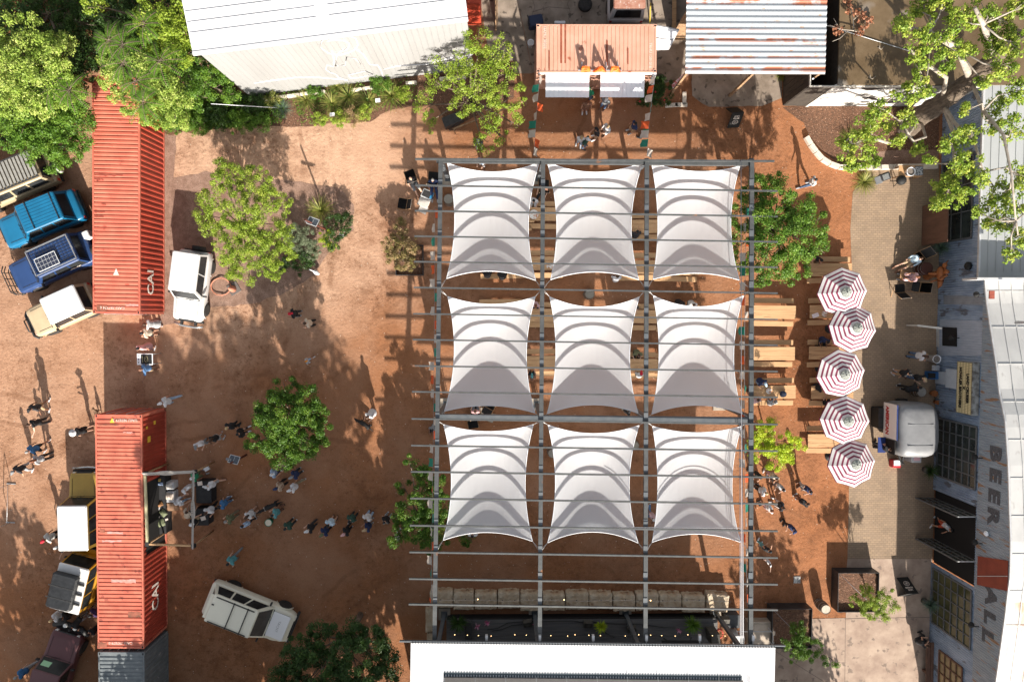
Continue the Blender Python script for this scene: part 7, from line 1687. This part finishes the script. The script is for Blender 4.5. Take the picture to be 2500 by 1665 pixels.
# ================================================================ market stall at the container
def bm_(m, a, b, w=.09, h=.09): m.bar(a, b, w, h)
h0 = 2.45; A0 = W(354,1156,h0); A1 = W(360,1328,h0); B0 = W(475,1152,h0); B1 = W(472,1332,h0); O = (A0+B1)/2; O.z = 0
t = empty('market_stall', O, 0, 'timber stall frame with an oval topped sign beam jutting from the long red container', 'stall'); cream_t = mat('cream_timber', (.60,.55,.33), (.52,.47,.28), 4, .7)
m = MB(); bm_(m, A0-O, A1-O, .12, .10); m.build('back_beam', cream_t, t)
m = MB(); bm_(m, A1-O, B1-O); m.build('side_beam', wood, t); m = MB(); bm_(m, A0-O, B0-O); m.build('side_beam', wood, t)
for p, nm in ((A1,0),(B1,0),(A0,0),(B0,0)): m = MB(); q = p-O; m.tube([(q.x,q.y,0),(q.x,q.y,h0)], .05, 8); m.build('post', oldw, t); m = MB(); m.box((q.x,q.y,h0-.03),(.2,.2,.2)); m.build('bracket', blk, t)
sgm = mat('sign_grey', (.36,.33,.30), (.30,.275,.25), 6, .7)
def signboard(a, b, c, rm, n=24):
    """upright board from a to b with an oval swelling at fraction c"""
    a = a-O; b = b-O; d_ = b-a; L_ = d_.length; dd = d_.normalized(); sd = Vector((-dd.y,dd.x,0)); m = MB(); V = []
    for i in range(n+1):
        f = i/n; x = (f-c)*L_; hh = .13+max(0, rm*math.sqrt(max(0,1-(x/.50)**2))-.1 if abs(x) < .5 else 0)
        for s in (-1,1):
            for o_ in (-.02,.02): V.append(a+d_*f+Vector((0,0,s*hh*.75))+sd*(o_+s*hh*.62))
    F = []
    for i in range(n): k_ = i*4; j_ = k_+4; F += [(k_,j_,j_+2,k_+2),(k_+1,k_+3,j_+3,j_+1),(k_+2,j_+2,j_+3,k_+3),(k_,k_+1,j_+1,j_)]
    F += [(0,2,3,1),(n*4,n*4+1,n*4+3,n*4+2)]; m.add(V, F); return m
m = signboard(B0+Vector((0,.12,.12)), B1+Vector((0,-.12,.12)), .51, .34); s1 = m.build('sign_beam', sgm, t)
m = signboard(A0+Vector((-.05,0,.12)), B0+Vector((.1,.04,.12)), .45, .20); m.build('sign_beam', sgm, t)
c_ = (B0+B1)/2-O; m = MB(); m.tube([c_+Vector((.20*math.cos(a),.42*math.sin(a),.20)) for a in [i*2*math.pi/24 for i in range(25)]], .010, 5, caps=False)
for y in (-.18,-.06,.06,.18): m.bar(c_+Vector((-.08,y,.20)), c_+Vector((.08,y+.03,.20)), .02, .01)
for k in range(16): m.box(c_+Vector((0,.72+k*.08,.18)),(.05,.03,.012)); m.box(c_+Vector((0,-.72-k*.08,.18)),(.05,.03,.012))
m.build('emblem', mat('sign_carved', (.16,.14,.12)), s1)
# dark folding tables with goods
tk = mat('black_cloth', (.016,.016,.018), (.03,.03,.032), 3, .8, bump=.01, bscale=4)
def ctable(label, u, v, sx, sy, h=.74, grp='display tables at the stall'):
    p = W(u, v, h); o = empty('display_table', (p.x,p.y,0), 0, label, 'table', grp); m = MB(); m.box((0,0,h-.03),(sx,sy,.05), bev=.01); m.box((0,0,h/2-.03),(sx-.04,sy-.04,h-.08)); m.build('cloth', tk, o); return o
ctable('black draped table under the long sign beam of the stall', 497,1201,.85,1.25); ctable('black draped table south of the first under the sign beam', 492,1262,.75,.95)
ctable('black display table inside the stall opening of the container', 383,1232,.95,3.3)
tubw = mat('white_tub', (.60,.61,.63), (.50,.51,.53), 4, .5)
for u, v, sx, sy, lb, mt in ((413,1186,.44,.42,'white box of folded white goods at the head of the stall row',tubw),(413,1214,.45,.62,'white tub of mixed white goods in the stall row',tubw),(416,1241,.18,.0,'',None),(415,1238,.42,.0,'',None)):
    if sy: small('goods_tub', lb, 'box', u, v, 0, lambda m: (m.box((0,0,.28),(sx,sy,.56), bev=.03),), mt, group='tubs at the stall', zp=.6)
small('cardboard_box', 'open brown cardboard box at the end of the row of white tubs', 'box', 416,1238,0, lambda m: (m.box((0,0,.3),(.36,.42,.55)), m.add([(-.18,-.21,.58),(-.36,-.21,.52),(-.36,.21,.52),(-.18,.21,.58)],[(0,1,2,3),(3,2,1,0)]), m.add([(.18,-.21,.58),(.38,-.21,.52),(.38,.21,.52),(.18,.21,.58)],[(0,1,2,3),(3,2,1,0)])), mat('cardboard', (.40,.24,.15), (.34,.2,.12), 4, .8), zp=.6)
gm = [mat('garment_olive', (.13,.15,.08)), mat('garment_white', (.62,.60,.57), (.45,.42,.4), 9), mat('garment_brown', (.24,.11,.04)), mat('garment_striped', (.60,.52,.45), (.25,.2,.17), 3, stretch=(1,9,1), lo=.48, hi=.52), mat('garment_blue', (.16,.22,.34)), mat('garment_gold', (.50,.34,.10))]
def heap(label, u, v, z, sx, sy, a, mt, seed):
    r_ = random.Random(seed); m = MB(); n_ = 7; V = [((i/n_-.5)*sx, (j/n_-.5)*sy, .10*(1-abs(i/n_*2-1)**3)*(1-abs(j/n_*2-1)**3)+r_.uniform(-.018,.025)) for j in range(n_+1) for i in range(n_+1)]
    V = [(x+r_.uniform(-.02,.02), y+r_.uniform(-.02,.02), max(.004,zz)) for x, y, zz in V]; m.add(V, [(j*(n_+1)+i, j*(n_+1)+i+1, (j+1)*(n_+1)+i+1, (j+1)*(n_+1)+i) for j in range(n_) for i in range(n_)], 0, True)
    tag(m.build('garment', mt, None, W(u, v, z), R(a)), label, 'garment', 'clothes on display at the stall')
for i, (u, v, sx, sy, a, k, lb) in enumerate(((378,1240,.38,.55,70,1,'folded white shirt above the striped one at the stall'),(377,1264,.42,.50,65,3,'cream striped shirt spread on the black table'),(390,1277,.55,.42,20,0,'olive green shirt at the south end of the black table'),(372,1215,.30,.42,80,0,'dark olive cap and shirt bundle below the straw hat'),(390,1232,.38,.22,30,2,'brown folded trousers next to the white shirt'),(374,1190,.34,.40,50,2,'brown leather belts heap on the black table'),(389,1180,.18,.40,85,4,'blue patterned cloth beside the belts'),(382,1204,.24,.24,0,5,'round gold straw hat on the black table'),(389,1172,.18,.18,0,5,'small straw coloured hat at the north end of the black table'),(399,1252,.30,.40,40,0,'dark green folded cloth by the cardboard box'),(413,1186,.36,.34,10,1,'crumpled white paper in the first white tub'),(413,1211,.38,.46,80,3,'mixed pale parcels heaped in the second white tub'))):
    heap(lb, u, v, .60 if u > 405 else .76, sx, sy, a, gm[k], i+5)
for i, (u, v, lb) in enumerate(((488,1180,'white card with pink print held out over the black draped table'),(496,1265,'blank white sheet on the southern black draped table'),(407,1268,'small white card beside the olive shirt'),(505,1144,'grey bag of papers at the north corner post of the stall'))):
    m = MB(); m.box((0,0,0),(.27 if i != 2 else .16,.22 if i != 2 else .1,.012 if i < 3 else .12)); tag(m.build('paper_card', MATS['stencil_white'] if i < 3 else tubw, None, W(u, v, 1.0 if i == 0 else .79), R(10+i*7)), lb, 'paper' if i < 3 else 'bag')
# solar lamps on posts, hoses, red beam
def solar_post(label, base, top, z, ang):
    b = W(*base); a = W(*top, z); t = empty('solar_lamp', b, 0, label, 'lamp', 'solar lamp posts'); m = MB(); m.tube([(0,0,0), a-b], [.06,.045], 8); m.build('post', mat('rusty_post', (.13,.035,.02), (.08,.025,.018), 5, .7), t)
    q = (a-b)*.72; m = MB(); M = Matrix.Translation(q+Vector((0,.1,.12))) @ Matrix.Rotation(ang, 4, 'Z') @ Matrix.Rotation(-.4, 4, 'X'); m.box((0,0,0),(.52,.40,.03), M=M); s_ = m.build('solar_panel', mat('panel_grey', (.10,.12,.14), (.07,.08,.10), 8, .2), t); m = MB(); 
    for x in (-.27,.27): m.box((x,0,.012),(.025,.43,.03), M=M)
    for y in (-.21,.21): m.box((0,y,.012),(.56,.025,.03), M=M)
    m.box((0,0,.019),(.012,.4,.004), M=M); m.build('panel_frame', MATS['silver_line'], s_)
    m = MB(); M = Matrix.Translation(q+Vector((-.28,.12,.15))) @ Matrix.Rotation(ang, 4, 'Z'); m.box((0,0,0),(.3,.14,.06), M=M, bev=.02); m.build('lamp_head', al, t)
solar_post('leaning post with a small solar panel and grey lamp beside the lone green tree', (602,1110), (562,1131), 1.5, R(-15))
solar_post('rust red post with a tilted solar panel rising from the gravel island', (815,570), (745,537), 2.4, R(-20))
p = W(540,700,.03); t = empty('garden_hose', p, 0, 'salmon coloured hose looped on the gravel beside the white off roader', 'hose'); hs = mat('hose_salmon', (.55,.22,.14)); m = MB()
m.tube([(.52*math.cos(a)*(1+.02*i/9), .48*math.sin(a), .03+.012*(i%5)) for i, a in enumerate([.6+j*.30 for j in range(42)])], .022, 6); m.build('coil', hs, t)
p = W(566,704,.3); t = empty('traffic_cone', (p.x,p.y,0), R(30), 'faded orange cone tipped against a grey square base beside the hose', 'cone'); m = MB(); m.box((0,0,.02),(.62,.62,.04), bev=.01); m.build('base', mat('slab_grey', (.10,.09,.085), (.14,.12,.11), 4, .8), t); m = MB(); m.lathe((-.05,.0,.04), [(.20,0),(.04,.62)], 16); m.build('cone', hs, t)
for i, (u, v) in enumerate(((926,252),(816,286),(838,576))):
    m = MB(); m.box((0,0,.45),(.26,.20,.015)); m.tube([(0,0,0),(0,0,.45)], .012, 5); tag(m.build('plant_card', wp, None, W(u, v, 0), R(8-i*9)), ('white plant card at the east end of the spiky row','white plant card before the second spiky tuft','white plant card by the dark glossy shrub')[i], 'sign', 'white plant cards')
# carved statue
p = W(2306,668,1.5); t = empty('carved_statue', (p.x,p.y,0), 0, 'orange brown carved wooden statue of a rider on an animal against the tin wall', 'statue'); cw = mat('carved_wood', (.34,.115,.03), (.20,.06,.02), 5, .5, bump=.02, bscale=9); m = MB()
m.lathe((0,0,0), [(.3,0),(.26,.1),(.18,.2),(.16,.7),(.22,.95)], 12); m.ell((0,0,1.2), (.22,.42,.26), 14, 9); m.tube([(-.55,.02,.95),(-.2,0,1.1),(.0,0,1.3)], [.06,.08,.10], 8); m.ell((.02,.08,1.62), (.13,.13,.18), 12, 8); m.ell((.03,.45,1.45), (.12,.14,.16), 10, 7); m.tube([(.05,.1,1.5),(.02,.5,1.5),(.2,.72,1.5)], [.07,.05,.02], 8); m.tube([(0,-.35,1.2),(.05,-.6,1.05),(.02,-.78,.95)], [.16,.12,.03], 8); m.tube([(0,-.3,1.0),(-.4,-.42,.95)], [.05,.04], 8); m.tube([(.05,-.1,1.7),(-.12,-.25,1.35)], [.05,.04], 6); m.build('carving', cw, t)
# hall-side bench, cooler, misc
p = W(2272,1610,.45); t = empty('wall_bench', (p.x,p.y-.6,0), R(.9), 'long brown timber bench along the hall wall at the bottom right', 'bench'); m = MB(); [m.box((x,-.2,.44),(.24,3.6,.05), bev=.01) for x in (-.13,.13)]; m.build('seat', brown, t)
for y in (1.4,-.2,-1.8): m = MB(); m.box((0,y,.2),(.42,.12,.40)); m.build('leg', brown, t)
small('blue_cooler', 'blue cooler with a black glossy lid by the grey wall cabinets', 'cooler', 2286,917,0, lambda m: (m.box((0,0,.3),(.62,.42,.6), bev=.04),), mat('cooler_blue', (.02,.09,.24)), zp=.6)
m = MB(); m.box((0,0,0),(.40,.28,.02)); tag(m.build('tablet', MATS['black_void'], None, W(2275,917,.64)), 'black tray with pale rim on the blue cooler', 'tray')
for i, (u, v, r, mt, lb) in enumerate(((2283,961,.18,cw,'terracotta pot left of its neighbours by the trailer'),(2294,968,.15,ash,'grey pot with pebbles between the terracotta ones'),(2304,972,.13,wp,'small white pot beside the tin wall'),(2291,983,.13,cw,'small terracotta pot nearest the trailer'))): small('flower_pot', lb, 'pot', u, v, 0, lambda m: m.lathe((0,0,0), [(r*.7,0),(r,.35),(r*.85,.34)], 14), mt, group='pots by the trailer', zp=.35)
small('signboard_stack', 'stack of pale slatted grill racks below the white drum', 'rack', 2283,898,.3, lambda m: [m.box((0,(i-2)*.06,.2),(.42,.025,.03)) for i in range(5)], wp)
p = W(2164,1022,.9); t = empty('black_chest', (p.x,p.y,0), 0, 'large black rectangular chest west of the silver trailer', 'chest'); m = MB(); m.box((0,0,.42),(.80,1.15,.80), bev=.05); m.build('body', MATS['sign_black'], t); m = MB(); m.box((0,0,.86),(.84,1.2,.07), bev=.03); m.build('lid', MATS['black_plastic'], t)
small('red_cooler', 'red cooler with a white lid south west of the silver trailer', 'cooler', 2190,1133,0, lambda m: (m.box((0,0,.2),(.46,.42,.4), bev=.03),), MATS['sign_red'], zp=.4)
m = MB(); m.box((0,0,0),(.36,.30,.04), bev=.01); tag(m.build('white_board', wp, None, W(2190,1130,.43)), 'white lid lying on the red cooler', 'lid')
small('floor_grate', 'small white framed grate lying on the red dirt by the brick path', 'grate', 1946,1415,0, lambda m: (m.box((0,0,.02),(.38,.38,.04)), [m.box((0,(i-2)*.06,.045),(.26,.03,.012)) for i in range(5)]), mat('grate', (.55,.55,.53), (.25,.25,.25), 10, .7, lo=.48, hi=.54), zp=.03)
small('door_hatch', 'tilted pale timber flap leaning out over the dark side doorway', 'hatch', 2270,795,0, lambda m: (m.bar((-.55,0,1.0),(.45,-.15,1.55),.10,.06), m.bar((-.55,0,0),(-.55,0,1.0),.08,.08)), MATS['cream_trim'], zp=1.2)
m = MB(); m.box((0,0,1.15),(.05,2.2,2.2)); p = W(2292,546,1.1); tag(m.build('brown_shutter', brown, None, (p.x-.25,p.y,0), 0), 'brown timber shutter standing before the north hall window', 'shutter')
m = MB(); m.box((0,0,.01),(.4,5.5,.02)); 
# dishes on tables
def plate(label, u, v, r, mt, cat='tray', z=.77): m = MB(); m.lathe((0,0,0), [(r*.7,0),(r,.03),(r*.97,.03),(r*.6,.012)], 18); tag(m.build('serving_plate', mt, None, W(u, v, z)), label, cat, 'plates and baskets on the tables')
foodm = mat('plate_of_food', (.68,.66,.62), (.45,.20,.10), 9, .7, lo=.50, hi=.60)
plate('round white basket of food between the west and middle sails', 1303,524,.26,foodm); plate('white plate of food under the first parasol table', 2013,766,.17,foodm); plate('red and white basket on the lowest right hand table', 1877,954,.17,foodm); plate('white plate on the second row table beside the sail', 1347,650,.14,foodm); plate('small bowl with lemon on the second row table', 1338,651,.09,foodm)
small('napkin', 'pink and white paper bag on the table under the second parasol', 'paper', 1991,770,.77, lambda m: m.box((0,0,.01),(.36,.22,.02)), mat('pinkish_paper', (.72,.60,.66), (.8,.8,.82), 5, .8), R(20), zp=.78)
small('backpack', 'dark blue backpack on the lowest right hand table', 'bag', 1912,962,.77, lambda m: m.ell((0,0,.12),(.20,.18,.14),12,8), mat('pack_navy', (.02,.03,.07), (.05,.06,.10), 9, .8), zp=.9)
# bar yard odds and ends
p = W(1308,50,.6); t = empty('generator', (p.x,p.y,0), R(10), 'navy and black generator behind the bar container', 'generator'); m = MB(); m.box((0,0,.35),(.8,.6,.6), bev=.08); m.build('housing', mat('navy_plastic', (.02,.03,.07)), t); m = MB(); m.tube([(-.4,-.3,.7),(-.4,.3,.7)], .03, 6); m.build('handle', blk, t); m = MB(); m.box((.1,-.8,.3),(.5,.7,.6), bev=.05); m.build('tank', blk, t)
p = W(1428,14,.05); t = empty('spare_tire', (p.x,p.y,0), 0, 'loose black tyre lying in the concrete yard left of the van', 'tyre'); wheel(t, 0, 0, .38, .24, 'tyre', 'z', .13)
m = MB(); [m.bar((.1+i*.06,.25,.3),(.5+i*.04,.5,.3),.02,.02) for i in range(4)]; m.build('white_straps', MATS['stencil_white'], t)
small('plastic_tub', 'small white tray against the back of the bar container', 'tray', 1367,55,0, lambda m: m.box((0,0,.1),(.6,.16,.2), bev=.03), wp, zp=.2); small('ladder_rail', 'yellow painted rail leaning beside the van', 'rail', 1586,34,0, lambda m: m.bar((0,.5,.4),(.05,-.5,.05),.06,.04), mat('yellow_rail', (.50,.36,.05)), zp=.2)
small('timber_plank', 'long orange timber plank running past the van towards the bar', 'plank', 1646,32,.0, lambda m: m.box((0,.3,.25),(.22,3.0,.06)), wood, zp=.25); small('dark_well', 'round dark pot in the shade at the bar corner', 'pot', 1612,192,0, lambda m: m.lathe((0,0,0),[(.2,0),(.25,.45),(.2,.44)],16), MATS['dark_pot'], zp=.4)
tree('dark bushy shrub with red flowers at the east corner of the bar', (1605,235), [(1590,215,26,.9),(1615,235,26,.8),(1575,240,22,.7),(1620,205,20,.9)], DG, .10, 1.1, .24, cat='shrub', name='shrub', tr=.03)
m = MB(); [m.ell(W(u, v, 1.15), (.05,.05,.04), 8, 5) for u, v in ((1562,248),(1622,245),(1600,225))]; tag(m.build('red_flowers', MATS['sign_red'], None), 'three red blossoms on the dark shrub by the bar', 'flowers')
for i, (u, v, a, lb) in enumerate(((1663,256,0,'pale stone slab lying at the right of the little ring bed'),(1640,257,4,'broken pale slab below the little ring bed'),(1671,240,90,'upright pale stone at the east rim of the little ring bed'))): small('stone_slab', lb, 'stone', u, v, 0, lambda m: m.box((0,0,.06),(.7,.22,.12), bev=.02), m_edge, R(a), 'slabs around the ring bed', zp=.1)
small('red_white_board', 'red and white striped board leaning by the carport corner', 'board', 1660,197,0, lambda m: m.bar((-.35,-.25,.15),(.4,.35,.9),.22,.03), mat('red_white', (.60,.10,.10), (.75,.72,.72), 3, .7, lo=.48, hi=.52, stretch=(6,6,1)), zp=.5)
small('metal_barrier', 'grey metal barrier standing at the far left edge', 'barrier', 8,1235,0, lambda m: (m.tube([(0,1.1,.0),(0,1.1,.95),(0,-1.1,.95),(0,-1.1,0)],.02,6), m.bar((-.25,1.1,.03),(.25,1.1,.03),.05,.04), m.bar((-.25,-1.1,.03),(.25,-1.1,.03),.05,.04), m.tube([(0,1.1,.3),(0,-1.1,.3)],.012,6)), MATS['galvanised'], R(-3), zp=.6)
m = MB(); pt = [W(120,165,2.7), W(232,203,2.62)]; m.bar(pt[0], pt[1], .16, .12); tag(m.build('steel_beam', mat('beam_red', (.30,.06,.035), (.20,.05,.03), 4, .7), None), 'rusty red steel beam resting on the north end of the red container', 'beam')
m = MB(); pt = [W(1108,315,1.1), W(1285,246,1.1)]; m.bar(pt[0], pt[1], .06, .09); [m.tube([(p.x,p.y,0), p], .03, 6) for p in (pt[0], pt[0].lerp(pt[1],.5), pt[1])]; tag(m.build('timber_rail', MATS['weathered_board'], None), 'weathered rail edging the bed under the airy tree', 'railing')
m = MB(); m.box((0,0,0),(3.9,.9,.5)); 
small('water_tank', 'black open trough beneath the airy tree beside the warehouse', 'trough', 1105,292,0, lambda m: (m.box((0,0,.25),(1.1,.55,.5), bev=.03),), MATS['black_steel'], R(22), zp=.4)
# ================================================================ dogs and the white goose
def animal(label, u, v, head, L, colr, name='dog', cat='dog', seed=1, sc=1.0, harness=None):
    p = W(u, v, .5); m = MB(); k = L
    m.tube([(-.34*k,0,.50),(-.15*k,0,.50),(.12*k,0,.49),(.30*k,0,.53)], [.10,.115,.14,.12], 10); m.ell((.2*k,0,.46),(.16,.12,.15),10,7); m.tube([(.28*k,0,.55),(.42*k,.0,.68),(.46*k,0,.72)], [.10,.075,.07], 10)
    m.ell((.50*k,0,.73),(.10,.078,.075),12,8); m.tube([(.54*k,0,.71),(.68*k,0,.68)], [.055,.036], 8)
    for s in (-1,1):
        m.ell((.46*k,s*.07,.76),(.03,.022,.06),8,5); m.tube([(.24*k,s*.09,.45),(.25*k,s*.09,.24),(.245*k,s*.09,.04),(.29*k,s*.09,.02)], [.058,.036,.028,.03], 8)
        m.tube([(-.30*k,s*.09,.48),(-.24*k,s*.10,.30),(-.36*k,s*.09,.19),(-.32*k,s*.09,.04),(-.28*k,s*.09,.02)], [.085,.055,.03,.027,.03], 8)
    m.tube([(-.38*k,0,.52),(-.52*k,.03,.50),(-.66*k,.08,.42)], [.04,.028,.014], 8)
    me = remesh(m, name, .014); me.materials.clear(); me.materials.append(hairm); o = bpy.data.objects.new(name, me); col.objects.link(o); o.location = (p.x,p.y,.005); o.rotation_euler.z = R(head); o.scale = (sc,)*3; o.color = (*colr,1); tag(o, label, cat)
    if harness: mm = MB(); mm.lathe((0,0,0), [(.125,0),(.125,.04)], 14, capt=False, capb=False); M = Matrix.Translation((.26*k,0,.53)) @ Matrix.Rotation(math.pi/2, 4, 'Y'); mm.v = [tuple(M @ Vector(q)) for q in mm.v]; mm.build('harness', harness, o)
    return o
animal('large black dog with a white harness beside the man holding the green bucket', 660,1236, 205, 1.15, (.012,.012,.013), harness=MATS['stencil_white'])
animal('lean black dog walking beside the woman in the white dress', 890,1036, 145, .95, (.014,.013,.013))
animal('small brown dog led by the woman in the cowboy hat', 232,1010, 100, .7, (.16,.09,.05), sc=.8)
p = W(770,665,.35); m = MB(); m.tube([(-.22,0,.3),(-.05,0,.28),(.12,0,.28)], [.05,.13,.10], 12); m.tube([(.12,0,.30),(.20,0,.48),(.22,0,.60)], [.06,.035,.032], 8); m.ell((.25,0,.62),(.05,.035,.035),8,6); m.tube([(.29,0,.62),(.34,0,.60)],[.018,.008],6); [m.tube([(0,s*.05,.2),(.02,s*.06,.0)],[.02,.014],6) for s in (-1,1)]
me = remesh(m, 'goose_figure', .012); me.materials.clear(); me.materials.append(MATS['white_paint']); o = bpy.data.objects.new('goose_figure', me); col.objects.link(o); o.location = (p.x,p.y,.0); o.rotation_euler.z = R(150); tag(o, 'small white goose standing on the gravel below the dark glossy shrub', 'goose')
# pebbles and leaf litter on the open dirt
r_ = random.Random(3); m = MB(); V = []; F = []
for i in range(2600):
    u, v = r_.uniform(0,2300), r_.uniform(280,1665); p = W(u, v, 0); s = r_.uniform(.008,.028); a = r_.uniform(0,3.1)
    k = len(V); V += [(p.x+s*math.cos(a+q*1.57+r_.uniform(-.3,.3)), p.y+s*math.sin(a+q*1.57), .004) for q in range(4)]+[(p.x,p.y,s*.9)]; F += [(k+q, k+(q+1)%4, k+4) for q in range(4)]
m.add(V, F); o = m.build('pebbles', mat('pebble', (.50,.42,.34), (.22,.14,.09), 1.5, .9, coord='World', lo=.45, hi=.55)); o['kind'] = 'stuff'; o['label'] = 'loose pebbles and chips scattered over the dirt'; o['category'] = 'pebbles'
